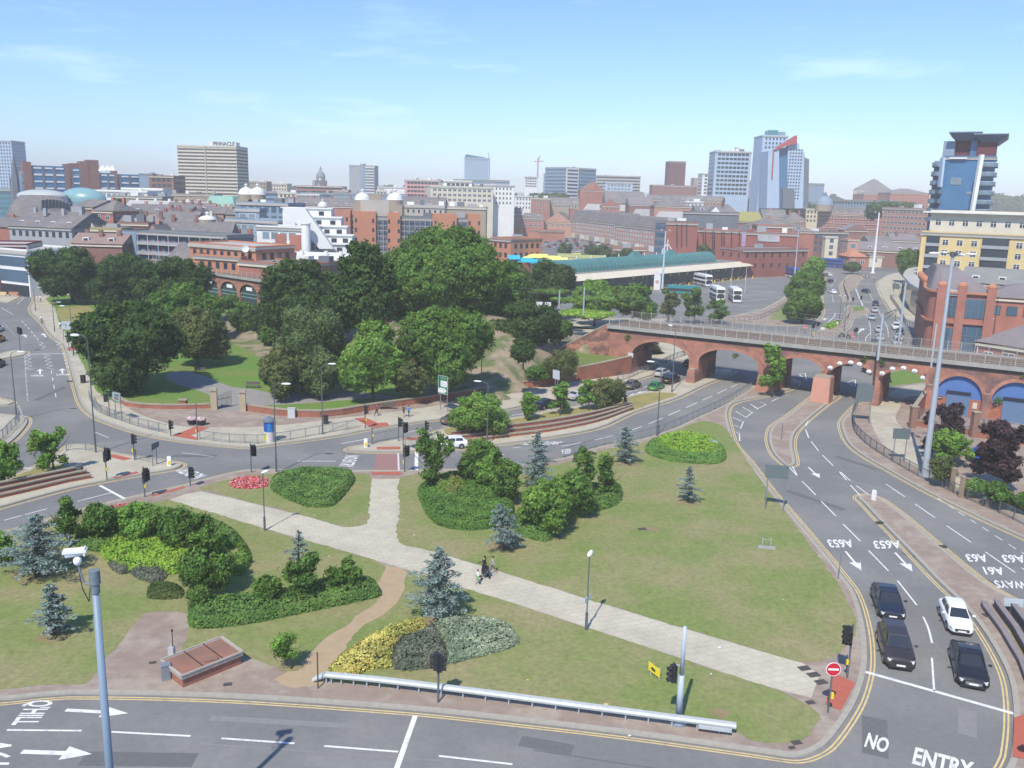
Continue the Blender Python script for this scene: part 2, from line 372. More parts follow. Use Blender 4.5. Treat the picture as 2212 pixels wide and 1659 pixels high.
L4=[(877,1236),(1019,1280),(1090,1301),(1250,1354),(1436,1415),(1640,1483),(1700,1501),(1768,1546),(1757,1580),(1719,1609),(1626,1607),(1587,1582),(1340,1545),(1098,1512),(900,1492),(707,1473),(705,1461),(740,1413),(778,1360),(845,1318),(868,1288),(872,1263)]
lay('lawn',L4,.012,grassm)
PA=[(364,1083),(400,1070),(435,1064),(542,1089),(667,1120),(743,1142),(793,1135),(803,1037),(865,1037),(862,1175),(944,1197),(1098,1244),(1260,1295),(1423,1345),(1640,1410),(1735,1437),(1770,1462),(1752,1512),(1710,1501),(1640,1482),(1436,1414),(1250,1353),(1090,1300),(1019,1279),(876,1233),(768,1200),(580,1147),(542,1135)]
ps=GP(PA)
struct(sheet('footpath',ps,KH+.008,M('path_slabs',(.51,.47,.36),.9,.10,.9,col2=(.42,.385,.30),sc2=.16,amt2=.85,joint=(.9,.6,.035,.86))))
DP=[(838,1226),(878,1236),(873,1262),(869,1288),(845,1319),(778,1361),(740,1414),(704,1461),(700,1476),(680,1485),(640,1490),(600,1480),(606,1462),(640,1445),(683,1402),(746,1356),(781,1327),(821,1296),(814,1268),(832,1238)]
lay('dirt_path',DP,.016,dirt)
# bare earth rings under trees, worn patches
for (cx,cy,rx) in ((945,1345,48),(117,1378,38),(75,1245,52),(1092,1182,40),(1351,1003,30),(1485,1088,28),(628,1444,30),(1405,1146,22),(1475,1563,22),(1550,1545,26)):
    c=P(cx,cy);r=(P(cx+rx,cy)-c).length
    ring=[c+Vector((math.cos(t)*r*random.uniform(.75,1.1),math.sin(t)*r*.8*random.uniform(.75,1.1),0)) for t in [i*2*math.pi/14 for i in range(14)]]
    struct(sheet('bare_earth',smooth2(ring,3),KH+.020,M('bare_earth',(.25,.20,.105),.95,.2,2,col2=(.19,.19,.07),sc2=.7,amt2=.8)))
BRK=[(251,868),(301,896),(352,914),(392,923),(477,925),(542,925),(642,917),(743,904),(818,896),(969,874),(1077,856),(1142,846),(1131,838),(1094,844),(919,871),(793,889),(693,902),(605,899),(542,889),(525,889),(460,884),(352,885),(276,879)]
lay('brick_paving',BRK,.008,brickpave)
PG=[(120,668),(128,700),(150,735),(180,790),(205,840),(230,862),(276,877),(352,883),(455,882),(530,887),(605,897),(693,900),(793,887),(919,869),(1094,842),(1125,815),(1150,770),(1050,745),(900,705),(600,668),(300,642),(110,640)]
lay('park_lawn',PG,.012,parkgrass)
lay('park_path',[(460,886),(457,858),(412,841),(372,828),(360,812),(385,803),(414,806),(447,816),(502,838),(542,842),(600,852),(690,852),(756,850),(800,852),(860,862),(780,864),(693,871),(617,876),(542,879),(525,890)],.020,M('park_asphalt',(.27,.26,.24),.95,.1,1))
lay('park_path',[(450,722),(480,731),(540,733),(600,748),(600,757),(540,742),(480,738),(440,730)],.020,MATS['park_asphalt'])
lay('dry_lawn',[(125,668),(190,662),(210,690),(200,735),(160,725),(138,700)],.018,drygrass)
lay('dry_lawn',[(620,842),(700,830),(760,838),(745,849),(650,850)],.018,drygrass)
G3=[(960,929),(989,925),(1034,916),(1089,910),(1134,904),(1195,890),(1260,881),(1335,867),(1400,850),(1466,853),(1410,872),(1371,887),(1293,903),(1225,917),(1152,926),(1065,937),(974,943)]
lay('median_grass',G3,.012,drygrass)
lay('median_grass',[(80,1013),(130,1006),(178,1026),(120,1044),(0,1062),(-80,1080),(-80,1070),(0,1047)],.012,drygrass)
lay('footpath',[(1886,869),(1944,872),(1934,901),(1944,922),(1973,951),(2010,990),(2040,1015),(2116,1062),(2177,1099),(2240,1125),(2240,1135),(2150,1092),(2060,1052),(1992,1017),(1957,999),(1907,962),(1886,927),(1880,901)],.010,slab)
lay('footpath',[(1990,832),(2030,836),(2020,856),(1960,858),(1944,872),(1886,868),(1925,850),(1950,836)],.012,slab,2)
lay('arch_lawn',[(1915,835),(1912,812),(1960,800),(2010,812),(2000,826),(1950,832)],.014,parkgrass,2)
lay('divider_grass',[(2165,1325),(2215,1335),(2300,1420),(2300,1560),(2212,1430)],.012,drygrass,2)
lay('verge_grass',[(1660,690),(1720,694),(1752,684),(1762,660),(1758,620),(1772,598),(1750,605),(1700,655)],.012,grassm,2)
lay('verge_grass',[(1841,663),(1866,663),(1867,671),(1844,673)],.012,parkgrass,1)
# tactile and crossing surfaces
for q in ([(1801,1458),(1847,1480),(1816,1540),(1782,1526)],[(803,1022),(866,1022),(866,1028),(803,1028)],[(326,1073),(395,1053),(402,1056),(332,1075)],[(225,986),(246,984),(286,993),(266,997)],[(245,1035),(294,1021),(301,1024),(251,1036)],[(372,944),(422,924),(452,926),(412,943),(427,949),(424,953)],[(766,906),(789,904),(816,916),(836,915),(841,921),(803,927)],[(871,951),(906,945),(919,948),(889,954)],[(143,753),(166,750),(170,757),(148,759)],[(814,968),(865,967),(865,973),(814,973)],[(1985,716),(2000,710),(2010,722),(1994,726)],[(2190,1555),(2235,1540),(2240,1650),(2186,1640)]):
    struct(sheet('tactile_paving',GP(q),KH+.026,tactile))
struct(sheet('crossing',GP([(813,979),(861,979),(863,1015),(808,1015)]),.004,pink))
# gully grates / manholes
mh=M('iron_cover',(.07,.065,.06),.8,.2,5)
for x,y,s in ((1737,1448,14),(1757,1462,15),(1773,1478,14),(1750,1522,11),(1720,1609,12),(1710,1620,8),(492,1483,10),(330,1436,8),(2037,1183,9),(1900,1131,9),(2133,1332,12),(1387,1146,12),(1492,1560,9),(305,880,6),(150,825,9)):
    c=P(x,y);r=(P(x+s,y)-c).length;r=min(r,.45)
    mb=MB();mb.box((c.x,c.y,KH+.032),(r*1.8,r*1.2,.01),.3);struct(mb.build('manhole_cover',mh))
# ------------------------------------------------------------------ painted markings
W=MB()
def line(x0,y0,x1,y1,w=.12,z=.007):
    a,b=P(x0,y0),P(x1,y1);d=(b-a).normalized();n=Vector((-d.y,d.x,0))*w/2
    W.quad(*(Vector((q.x,q.y,z)) for q in (a-n,b-n,b+n,a+n)))
def dashes(pts,on=4.0,off=2.0,w=.11,z=.007,start=0):
    ps=smooth2(GP(pts),6,False);s=0;run=[];per=on+off
    for i in range(len(ps)-1):
        a,b=ps[i],ps[i+1];l=(b-a).length;n=max(1,int(l/.25))
        for j in range(n):
            t=(s+start) % per
            if t < on: run.append(a.lerp(b,j/n))
            elif len(run) > 1: ribbon(W,run,w,z);run=[]
            else: run=[]
            s += l/n
    if len(run) > 1: ribbon(W,run,w,z)
# near road
for a in ((15,1577,176,1578.5),(241,1581,412,1590),(478,1595,636,1606),(700,1611.5,860,1624),(948,1633,1107,1651)): line(*a,w=.15)
line(897,1546,850,1680,.3)
# right-hand road
for a in ((1778,1040,1760,1033),): pass
line(1868,1451,2213,1548,.3);line(2013,1421,2018,1493,.13)
for a in ((1810.5,948.8+.2647*0,1810.5,949),): pass
t4=lambda x,y: (1626.5+x*.2647,948.8+y*.2647)
for x0,y0,x1,y1 in ((475,18,535,95),(568,130,655,217),(402,343,513,456),(556,505,678,628),(736,692,876,832),(944,908,1106,1075),(1180,1155,1338,1355),(1084,365,1240,470),(1322,528,1485,640),(1580,706,1778,840),(1897,920,2140,1087)):
    a=t4(x0,y0);b=t4(x1,y1);line(*a,*b,w=.13)
t8=lambda x,y: (1626.5+x*.2647,1287.6+y*.2647)
dashes([t8(1388,168),t8(1430,260),t8(1466,400)],50,1,.14)
for x0,y0,x1,y1 in ((705,265,765,335),(715,268,795,338),(795,374,876,462),(843,378,962,466),(322,222,362,297),(300,232,358,297)):
    a=t4(x0,y0);b=t4(x1,y1);line(*a,*b,w=.13)
for x0,y0,x1,y1 in ((1424,426,1468,455),(1505,480,1548,506),(1592,536,1640,567),(1675,592,1728,626),(1773,655,1825,689),(1872,718,1925,752),(1976,787,2036,825),(2086,858,2146,895),(2190,920,2240,955),(2190,1048,2300,1130)):
    a=t4(x0,y0);b=t4(x1,y1);line(*a,*b,w=.1)
t4u=lambda x,y: (1626.5+x*.2647,609.9+y*.2647)
for x0,y0,x1,y1 in ((430,1202,455,1268),(450,1130,430,1172)):
    a=t4u(x0,y0);b=t4u(x1,y1);line(*a,*b,w=.15)
t3u=lambda x,y: (1084.3+x*.2512,609.9+y*.2512)
# hatching on the merge
HT=[(2135,1045,2200,1092),(2070,1073,2148,1118),(2010,1108,2095,1160),(1988,1160,2065,1197),(1997,1227,2038,1243),(2010,1287,2035,1293),(2158,1115,2095,1165),(2078,1195,2050,1258),(2042,1298,2045,1365)]
for q in HT: line(*t3u(*q[:2]),*t3u(*q[2:]),w=.13)
line(*t4u(35,1032),*t4u(115,993),.13);line(*t4u(0,1005),*t4u(40,1030),.1);line(*t4u(60,978),*t4u(110,997),.1);line(*t4u(150,972),*t4u(215,942),.13)
# upper carriageways
for x0,y0,x1,y1 in ((510,1410,688,1378),(790,1357,975,1312),(1120,1268,1205,1240),(1262,1216,1383,1167),(1433,1143,1535,1098),(1582,1078,1675,1036),(1722,1014,1810,976),(1852,957,1933,918),(1970,902,2023,877),(95,1424,160,1416),(85,1145,200,1127),(375,1098,440,1087),(650,1047,680,1043),(1050,952,1163,923),(1215,905,1258,890),(1265,928,1292,921)):
    line(*t3u(x0,y0),*t3u(x1,y1),w=.14)
t1u=lambda x,y: (542.1+x*.2512,609.9+y*.2512)
for x0,y0,x1,y1 in ((400,1537,728,1538),(778,1387,1015,1343),(1343,1288,1558,1252),(1648,1240,1735,1226),(1470,1532,1508,1531),(2110,1490,2180,1480)): line(*t1u(x0,y0),*t1u(x1,y1),w=.14)
line(*t1u(1425,1450),*t1u(1420,1640),.4)
for x in (1262,1270): line(*t1u(x,1470),*t1u(x+8,1690),.08)
t1=lambda x,y: (x*.2512,948.8+y*.2512)
for x0,y0,x1,y1,ww in ((858,397,1090,522,.3),(665,535,955,460,.13),(35,697,190,655,.13),(215,648,405,598,.13),(1560,115,1840,150,.08),(163,247,302,250,.25)): line(*t1(x0,y0),*t1(x1,y1),ww)
# left road
t0=lambda x,y: (x*.2512,609.9+y*.2512)
line(*t0(215,620),*t0(570,611),.3)
dashes([t0(212,630),t0(222,800),t0(240,1030)],.55,.45,.18)
dashes([t0(440,755),t0(460,870),t0(490,1030)],3.2,3,.1)
dashes([t0(185,330),t0(260,410),t0(330,500)],3.5,2,.13)
dashes([t0(30,350),t0(80,400),t0(130,460)],.6,.5,.16)
line(*t0(10,218),*t0(115,278),.12);line(*t0(145,190),*t0(205,135),.12);line(*t0(820,1290),*t0(935,1335),.1)
dashes([t0(160,1062),t0(180,1110),t0(195,1155)],.6,.5,.2)
def zig(x0,y0,x1,y1,n,amp):
    a,b=P(*t0(x0,y0)),P(*t0(x1,y1));d=(b-a).normalized();nn_=Vector((-d.y,d.x,0));pts=[]
    for i in range(n+1): pts.append(a.lerp(b,i/n)+nn_*(amp if i % 2 else -amp))
    for i in range(n):
        q=[pts[i],pts[i+1]];dd=(q[1]-q[0]).normalized();m_=Vector((-dd.y,dd.x,0))*.06
        W.quad(*(Vector((v.x,v.y,.007)) for v in (q[0]-m_,q[1]-m_,q[1]+m_,q[0]+m_)))
for q in ((238,618,250,752,9,.5),(395,618,438,750,9,.5),(560,615,600,742,9,.5),(345,508,378,570,4,.45),(495,508,520,570,4,.45)): zig(*q)
# far roads
c1=lambda x,y: (1728+x*.12255,569.2+y*.12255)
dashes([c1(560,530),c1(575,600),c1(590,690)],1.5,1,.2);dashes([c1(985,445),c1(1040,590),c1(1110,750)],4,1.2,.4)
dashes([c1(1220,510),c1(1290,660),c1(1380,820),c1(1450,960),c1(1530,1100),c1(1565,1300)],2.2,1.6,.25)
dashes([c1(1165,890),c1(1220,1020),c1(1245,1200),c1(1235,1380)],2,1,.2)
dashes([c1(1370,400),c1(1400,520),c1(1490,650)],3,.6,.2);dashes([c1(660,260),c1(590,340),c1(555,410)],2.5,2,.2)
line(*c1(445,875),*c1(830,885),.25);line(*c1(1130,685),*c1(1460,695),.3);line(*c1(990,1135),*c1(1180,1150),.25)
line(*c1(480,1055),*c1(610,930),.2);line(*c1(1720,980),*c1(1815,1110),.15);line(*c1(610,930),*c1(620,880),.2)
line(*c1(1170,1290),*c1(1250,1230),.2);line(*c1(1170,1290),*c1(1150,1370),.2);line(*c1(1240,1300),*c1(1240,1380),.2);line(*c1(1190,1310),*c1(1240,1310),.2);line(*c1(1180,1350),*c1(1240,1350),.2)
for a,b in (((1790,640),(1815,642)),): pass
line(1600,652,1700,640,.15);line(1440,640,1560,628,.15);line(1520,617,1640,622,.2);line(1560,690,1640,668,.15)
# triangles seen through the arches
for q in ((378,745,425,742),(425,742,440,800),(380,760,435,790),(378,750,440,800),(770,815,835,795),(835,795,838,850),(770,815,830,850)): line(*t4u(*q[:2]),*t4u(*q[2:]),w=.15)
W.build('white_lines',white,road)
def arrow(x0,y0,x1,y1,hw=.45,w=.15,hl=.4,skew=0):
    a,b=P(x0,y0),P(x1,y1);d=b-a;l=d.length;d.normalize();n=Vector((-d.y,d.x,0));m_=a+d*l*(1-hl);mb=MB()
    z=lambda v: Vector((v.x,v.y,.009))
    mb.add([z(a-n*w/2),z(m_-n*w/2+d*skew),z(m_+n*w/2+d*skew),z(a+n*w/2)],[(0,1,2,3)]);mb.add([z(m_-n*hw),z(b),z(m_+n*hw)],[(0,1,2)])
    return mb.build('road_arrow',white,road)
arrow(142,1534,277,1541,.55,.3);arrow(47,1624,199,1629,.6,.35)
arrow(*t4(755,915),*t4(885,1072),.5,.2);arrow(*t4(1160,925),*t4(1302,1080),.5,.2);arrow(*t4(452,228),*t4(546,317),.5,.2)
arrow(*t0(345,790),*t0(343,745),.55,.25);arrow(*t0(537,785),*t0(533,740),.55,.25);arrow(*t0(225,472),*t0(205,448),.6,.3);arrow(*t0(395,470),*t0(365,440),.6,.3)
arrow(*c1(415,1000),*c1(455,965),.8,.4);arrow(*c1(680,1010),*c1(705,975),.8,.4);arrow(*c1(1010,1225),*c1(1130,1140),.7,.4)
# lettering painted on the carriageway: bottom-left, bottom-right, top-left corners of the word box
def text_mesh(s,m,name,corner,ex,ey,thick=0,parent=None,z=None,ext=None):
    cu=bpy.data.curves.new(name,'FONT');cu.body=s;cu.size=1;cu.fill_mode='BOTH';cu.resolution_u=3
    if thick: cu.offset=thick
    t=bpy.data.objects.new('tmp',cu);C.objects.link(t)
    dg=bpy.context.evaluated_depsgraph_get();me=bpy.data.meshes.new_from_object(t.evaluated_get(dg));bpy.data.objects.remove(t)
    co=np.array([v.co[:] for v in me.vertices]);mn=co.min(0);mxx=co.max(0);d=np.maximum(mxx-mn,1e-6)
    u=(co[:,0]-mn[0])/d[0];v=(co[:,1]-mn[1])/d[1]
    out=np.array(corner)[None]+u[:,None]*np.array(ex)[None]+v[:,None]*np.array(ey)[None]
    if parent and z is None: out -= np.array(parent.matrix_basis.translation)[None]
    for i,vv in enumerate(me.vertices): vv.co=out[i]
    me.materials.clear();me.materials.append(m);me.update()
    o=bpy.data.objects.new(name,me);C.objects.link(o)
    if parent: o.parent=parent
    return o
def word(s,bl,br,tl,th=.02):
    a,b,c=(P(*q,.009) for q in (bl,br,tl));return text_mesh(s,white,'road_lettering',a,b-a,c-a,th,road,z=1)
word('NO',t8(905,1228),t8(1088,1285),t8(945,1112),.03)
word('ENTRY',t8(1296,1365),t8(1790,1500),t8(1328,1232),.03)
word("Q'HILL",(55,1513),(13,1566),(120,1513),.02)
word('A61',(-42,1598),(-52,1652),(28,1598),.02)
word('A653',t4(797,818),t4(597,818),t4(835,884),.025);word('A653',t4(1190,826),t4(975,828),t4(1218,892),.025)
word('A63',t4(1895,938),t4(1725,935),t4(1932,1004),.025);word('A63',t4(2200,945),t4(2020,942),t4(2240,1010),.025)
word('A61',t4(2030,1045),t4(1870,1040),t4(2065,1110),.025)
word("M'WAYS",t4(2290,1160),t4(1960,1150),t4(2330,1225),.02)
s3=lambda x,y: ((500+x/10.055)/1.4756,(1420+y/10.055)/1.4756)
word('NO ENTRY',s3(1620,960),s3(990,700),s3(1180,1080),.02)
word('NO ENTRY',t1u(812,1488),t1u(752,1585),t1u(932,1490),.02)
word('A63',t3u(1155,955),t3u(1225,955),t3u(1180,935),.03);word('A653',t3u(1095,975),t3u(1170,978),t3u(1115,955),.03)
word('LOOK',t0(270,808),t0(378,808),t0(272,795),.03);word('LOOK',t0(488,800),t0(606,798),t0(488,787),.03)
word('KEEP CLEAR',t3u(160,1400),t3u(470,1395),t3u(235,1372),.02);word('KEEP',t3u(520,1475),t3u(600,1470),t3u(510,1435),.02)
# ------------------------------------------------------------------ railway viaduct
VA=Vector((20.8,152.4,0));VT=Vector((.8624,-.5062,0));VN=Vector((-.5062,-.8624,0))
def FP(x,y):
    d=ray(x,y);k=VA.dot(VN)/(d.x*VN.x+d.y*VN.y);p=d*k;return (p-VA).x*VT.x+(p-VA).y*VT.y,H+p.z
def fw(s,z,out=0.0,A=VA,T=VT,N=VN): return A+T*s+N*out+Vector((0,0,z))
ringm=M('arch_ring_brick',(.40,.185,.125),.92,.3,2,col2=(.2,.11,.09),sc2=.5,amt2=.6)
dbrick=M('soffit_brick',(.13,.085,.075),.95,.3,.8,col2=(.30,.13,.09),sc2=.4,amt2=.6)  # darker brick tone, used on the arch undersides only
bluep=M('blue_shutter_paint',(.085,.17,.40),.6,.06,.5)
blueg=M('blue_roller_paint',(.12,.19,.31),.6,.06,.5)
meshm=bpy.data.materials.new('wire_mesh');meshm.use_nodes=True
_b=meshm.node_tree.nodes['Principled BSDF'];_b.inputs['Base Color'].default_value=(.22,.21,.19,1);_b.inputs['Alpha'].default_value=.22
def arch_curve(s0,s1,zs,zc,n=14): return [((s0+s1)/2-(s1-s0)/2*math.cos(math.pi*i/n),zs+(zc-zs)*math.sin(math.pi*i/n)) for i in range(n+1)]
def arch_span(par,s0,s1,zs,zc,zt,D,A,T,N,m=viab,label=None):
    c=arch_curve(s0,s1,zs,zc);mb=MB();g=lambda s,z,o: fw(s,z,o,A,T,N)
    for i in range(len(c)-1):
        (a,za),(b,zb)=c[i],c[i+1]
        mb.quad(g(a,za,0),g(b,zb,0),g(b,zt,0),g(a,zt,0));mb.quad(g(b,zb,-D),g(a,za,-D),g(a,zt,-D),g(b,zt,-D));mb.quad(g(a,zt,0),g(b,zt,0),g(b,zt,-D),g(a,zt,-D))
    o=mb.weld().build('spandrel',m,par,True)
    mb=MB()
    for i in range(len(c)-1):
        (a,za),(b,zb)=c[i],c[i+1];mb.quad(g(a,za,0),g(a,za,-D),g(b,zb,-D),g(b,zb,0))
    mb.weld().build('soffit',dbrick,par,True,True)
    mb=MB()
    for i in range(len(c)-1):
        (a,za),(b,zb)=c[i],c[i+1];mx_,k=(s0+s1)/2,.5
        def outw(s,z):
            v=Vector((s-mx_,max(z-zs,.05)*1.3));v.normalize();return s+v.x*k,z+v.y*k
        (c0,d0),(c1_,d1)=outw(a,za),outw(b,zb)
        mb.quad(g(a,za,.06),g(b,zb,.06),g(c1_,d1,.06),g(c0,d0,.06));mb.quad(g(a,za,.06),g(a,za,-.02),g(b,zb,-.02),g(b,zb,.06));mb.quad(g(c0,d0,.06),g(c1_,d1,.06),g(c1_,d1,0),g(c0,d0,0))
    mb.weld().build('arch_ring',ringm,par,True)
def pier(par,a,b,zt,D,A,T,N,m=viab,z0=0):
    mb=MB();g=lambda s,z,o: fw(s,z,o,A,T,N);ps=[g(a,0,0),g(b,0,0),g(b,0,-D),g(a,0,-D)];mb.prism(ps,z0,zt);return mb.build('pier',m,par,True)
def deck(par,a,b,D,A,T,N,z=7.2,posts=True,step=1.9):
    g=lambda s,z,o: fw(s,z,o,A,T,N)
    def bx(s0,s1,z0,z1,o0,o1):
        mb=MB();mb.prism([g(s0,0,o0),g(s1,0,o0),g(s1,0,o1),g(s0,0,o1)],z0,z1,True);return mb
    bx(a,b,z,z+.55,.12,-D-.1).build('cornice',M('dark_cornice',(.085,.07,.065),.9,.2,1),par,True)
    bx(a,b,z+.55,z+1.15,.55,.15).build('edge_beam',concrete,par,True)
    bx(a,b,z+.55,z+1.15,-D-.15,-D-.5).build('edge_beam',concrete,par,True)
    bx(a,b,z+.55,z+.85,.15,-D-.15).build('ballast',M('ballast',(.20,.165,.135),.95,.3,3),par,True)
    mb=MB();mb2=MB()
    for o in (-1.9,-3.35,-5.9,-7.35): mb.add([g(a,z+.99,o),g(b,z+.99,o),g(b,z+.99,o-.12),g(a,z+.99,o-.12),g(a,z+.85,o),g(b,z+.85,o)],[(0,1,2,3),(4,5,1,0)])
    s=a
    while s < b:
        for o in (-1.5,-5.5): mb2.prism([g(s,0,o),g(s+.28,0,o),g(s+.28,0,o-2.4),g(s,0,o-2.4)],z+.85,z+.90)
        s += .7
    mb.build('rails',M('rusty_rail',(.16,.10,.07),.6,.2,2),par,True);mb2.build('sleepers',M('sleeper',(.22,.19,.16),.9,.2,1),par,True)
    for o,n_ in ((.35,0),(-D-.32,1)):
        mb=MB();s=a+.3
        while s < b:
            mb.bar(g(s,z+1.15,o),g(s,z+2.6,o),.075);s += step
        for zz in (z+1.35,z+2.5): mb.bar(g(a,zz,o),g(b,zz,o),.03)
        f=mb.build('parapet_fence',M('fence_concrete',(.40,.39,.35),.8,.1,1),par,True)
        mb=MB();mb.quad(g(a,z+1.15,o-.01),g(b,z+1.15,o-.01),g(b,z+2.65,o-.01),g(a,z+2.65,o-.01));mb.build('wire_panel',meshm,par,True)
via=thing('railway_viaduct','red brick railway viaduct with open arches over the roads and blue infilled arches','viaduct',tuple(VA))
D=9.4;ZT=7.2
OP=[(.2,10.6,3.6,6.25),(12.3,22.4,3.8,6.15),(25.6,32.3,4.4,6.15),(33.7,39.9,4.1,6.1),(41.2,47.3,4.2,6.05),(48.7,54.9,3.1,6.1),(56.1,62.2,3.0,6.1),(63.4,69.6,3.0,6.1),(70.8,77,3.0,6.1)]
A_=(VA,VT,VN)
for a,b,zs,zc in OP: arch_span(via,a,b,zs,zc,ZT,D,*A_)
ends=[-4.4]+[q for o in OP for q in o[:2]]+[84]
for i in range(0,len(ends),2): pier(via,ends[i],ends[i+1],ZT,D,*A_)
deck(via,-4.6,84,D,*A_)
def butt(par,s0,s1,z,out,slope=.25,m=viab):
    mb=MB();w_=s1-s0
    lo=[fw(s0-.1,0,0),fw(s1+.1,0,0),fw(s1+.1,0,out),fw(s0-.1,0,out)];hi=[fw(s0,z,0),fw(s1,z,0),fw(s1-.05,z,out*(1-slope)),fw(s0+.05,z,out*(1-slope))]
    mb.add(lo+hi,[(0,1,5,4),(1,2,6,5),(2,3,7,6),(3,0,4,7),(4,5,6,7)]);mb.build('buttress',m,par,True)
    mb=MB();c=[p+Vector((0,0,.01)) for p in hi];mb.prism(offset([Vector(p) for p in c],-.1),z+.01,z+.16);mb.build('coping',stone,par,True)
butt(via,10.8,12.2,2.3,1.6);butt(via,22.6,25.2,2.5,1.5)
butt(via,31.7,34.3,3.9,3.4,.12,M('pale_red_brick',(.50,.25,.18),.9,.1,1));butt(via,39.95,41.1,4.3,.5);butt(via,47.4,48.6,4.3,.4);butt(via,54.95,56.0,3.9,.4);butt(via,62.3,63.3,3.9,.4)
# round drum lamps above the two footway arches
for x,y in ((640,690),(718,655),(808,648),(877,662),(955,722),(1062,735),(1146,698),(1236,692),(1325,716),(1394,772)):
    s,z=FP(*t4u(x,y));mb=MB();c=fw(s,z,.95);mb.ell(c,(.42,.42,.34));l=mb.build('globe_lamp',lampw,via,True,True)
    mb=MB();mb.cyl(fw(s,z+.25,0),fw(s,z+.1,.8),.04);mb.ell(fw(s,z,1.3),(.1,.1,.1),8,5);mb.build('bracket',black,l,False) if False else mb.build('lamp_bracket',black,via,True)
# infilled arches
for k,(a,b,zs,zc) in enumerate(OP[5:]):
    mb=MB();c=arch_curve(a,b,zs,zc);mb.add([fw(s,z,-.5) for s,z in c]+[fw(b,2.75,-.5),fw(a,2.75,-.5)],[tuple(range(len(c)+2))])
    mb.build('infill_panel',bluep,via,True)
    mb=MB();mb.prism([fw(a,0,-.45),fw(b,0,-.45),fw(b,0,-.7),fw(a,0,-.7)],0,2.75);mb.build('infill_wall',redbrick,via,True)
    m0=(a+b)/2-1.55;mb=MB();mb.prism([fw(m0,0,-.25),fw(m0+3.1,0,-.25),fw(m0+3.1,0,-.45),fw(m0,0,-.45)],0,3.3)
    for q in range(10): mb.prism([fw(m0,0,-.22),fw(m0+3.1,0,-.22),fw(m0+3.1,0,-.25),fw(m0,0,-.25)],.1+q*.32,.1+q*.32+.22)
    mb.build('roller_door',blueg,via,True)
    mb=MB();mb.prism([fw(m0-.05,0,-.1),fw(m0+3.15,0,-.1),fw(m0+3.15,0,-.45),fw(m0-.05,0,-.45)],3.31,3.75);mb.build('shutter_box',M('dark_slot',(.02,.025,.05),.8),via,True)
    mb=MB();mb.box(fw(b-.8,1.9,-.42),(.6,.1,.9),math.atan2(VT.y,VT.x));mb.build('window',M('pale_blind',(.55,.5,.42),.7),via,True)
    mb=MB();mb.box(fw(a+.65,2.55,-.3),(.75,.1,.32),math.atan2(VT.y,VT.x));mb.build('number_board',black,via,True)
    text_mesh(['414','416','418','420'][k] if k < 1 else '416',white,'arch_number',fw(a+.4,2.42,-.24),VT*.5,Vector((0,0,.24)),.02,via)
# stains of buddleia on the brickwork
def tuft(par_label,x,y,r,wh):
    pass
# left stretch of the railway, seen behind the park trees
LB=P(600,607,8.4);LC=P(271,560,8.4);LT=(LC-LB);LT.z=0;LL=LT.length;LT.normalize();LA=Vector((LC.x,LC.y,0));LT=-LT;LN=Vector((LT.y,-LT.x,0))
if LN.y > 0: LN=-LN
via2=thing('railway_viaduct','brick arcaded railway viaduct with dark glazed arches behind the park trees on the left','viaduct',tuple(LA))
def FP2(x,y):
    d=ray(x,y);k=LA.dot(LN)/(d.x*LN.x+d.y*LN.y);p=d*k;return (p-LA).dot(LT),H+p.z
LD=9.0
sA=FP2(519,660)[0];sB=FP2(556,660)[0];span=(sB-sA);pitch=FP2(519,660)[0]-FP2(478,660)[0]
k0=sA-int(sA/pitch)*pitch-pitch;s=k0;last=s
while s+span < LL+40:
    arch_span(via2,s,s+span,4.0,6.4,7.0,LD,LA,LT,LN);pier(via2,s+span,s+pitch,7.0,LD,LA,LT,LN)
    if FP2(440,650)[0] < s+span < FP2(640,650)[0]:
        mb=MB();c=arch_curve(s,s+span,4.0,6.4);mb.add([fw(q,z,-.4,LA,LT,LN) for q,z in c]+[fw(s+span,0,-.4,LA,LT,LN),fw(s,0,-.4,LA,LT,LN)],[tuple(range(len(c)+2))])
        mb.build('glazed_infill',M('teal_glazing',(.035,.06,.065),.25,.2,.5),via2,True)
        mb=MB();mb.box(fw(s+span/2,5.2,-.3,LA,LT,LN),(span*.33,.1,.9),math.atan2(LT.y,LT.x));mb.build('arch_sign',wpaint,via2,True)
        mb=MB()
        for zz in (3.9,3.0): mb.box(fw(s+span/2,zz,-.35,LA,LT,LN),(span,.06,.25),math.atan2(LT.y,LT.x))
        mb.build('transom',M('pale_teal',(.16,.27,.28),.5),via2,True)
    s += pitch
deck(via2,k0,s,LD,LA,LT,LN,7.0,step=2.4)
# ------------------------------------------------------------------ embankment between the two
NE=[VA+VT*(-3.8)]+[Vector(q+(0,)) for q in ((2,165.5),(-25,186.0))]+[Vector((LB.x,LB.y,0))+LT*3]
edge=smooth2([VA+VT*14]+NE+[Vector((LB.x,LB.y,0))-LT*14],8,False)[8:-8]
cols=[];NV=26
for i,p in enumerate(edge):
    q=edge[min(i+1,len(edge)-1)]-edge[max(i-1,0)];q.normalize();n=Vector((q.y,-q.x,0))
    if n.y > 0: n=-n
    cols.append((p,n,i/(len(edge)-1)))
vs=[];nc=len(cols)
def emb_h(u,f):
    Wd=36-14*max(0,(f-.65)/.35)
    if u > 0: k=max(0,1-u/Wd);h=7.9*(k*k*(3-2*k))
    else: k=max(0,min(1,(u+24)/13));h=7.9*(k*k*(3-2*k))
    if f < .12: h *= 1
    return h
LW0=fw(-14.5,0,0);LW1=P(1131,832);LWd=(LW1-LW0).normalized();LWn=Vector((-LWd.y,LWd.x,0))
if LWn.dot(VT) > 0: LWn=-LWn
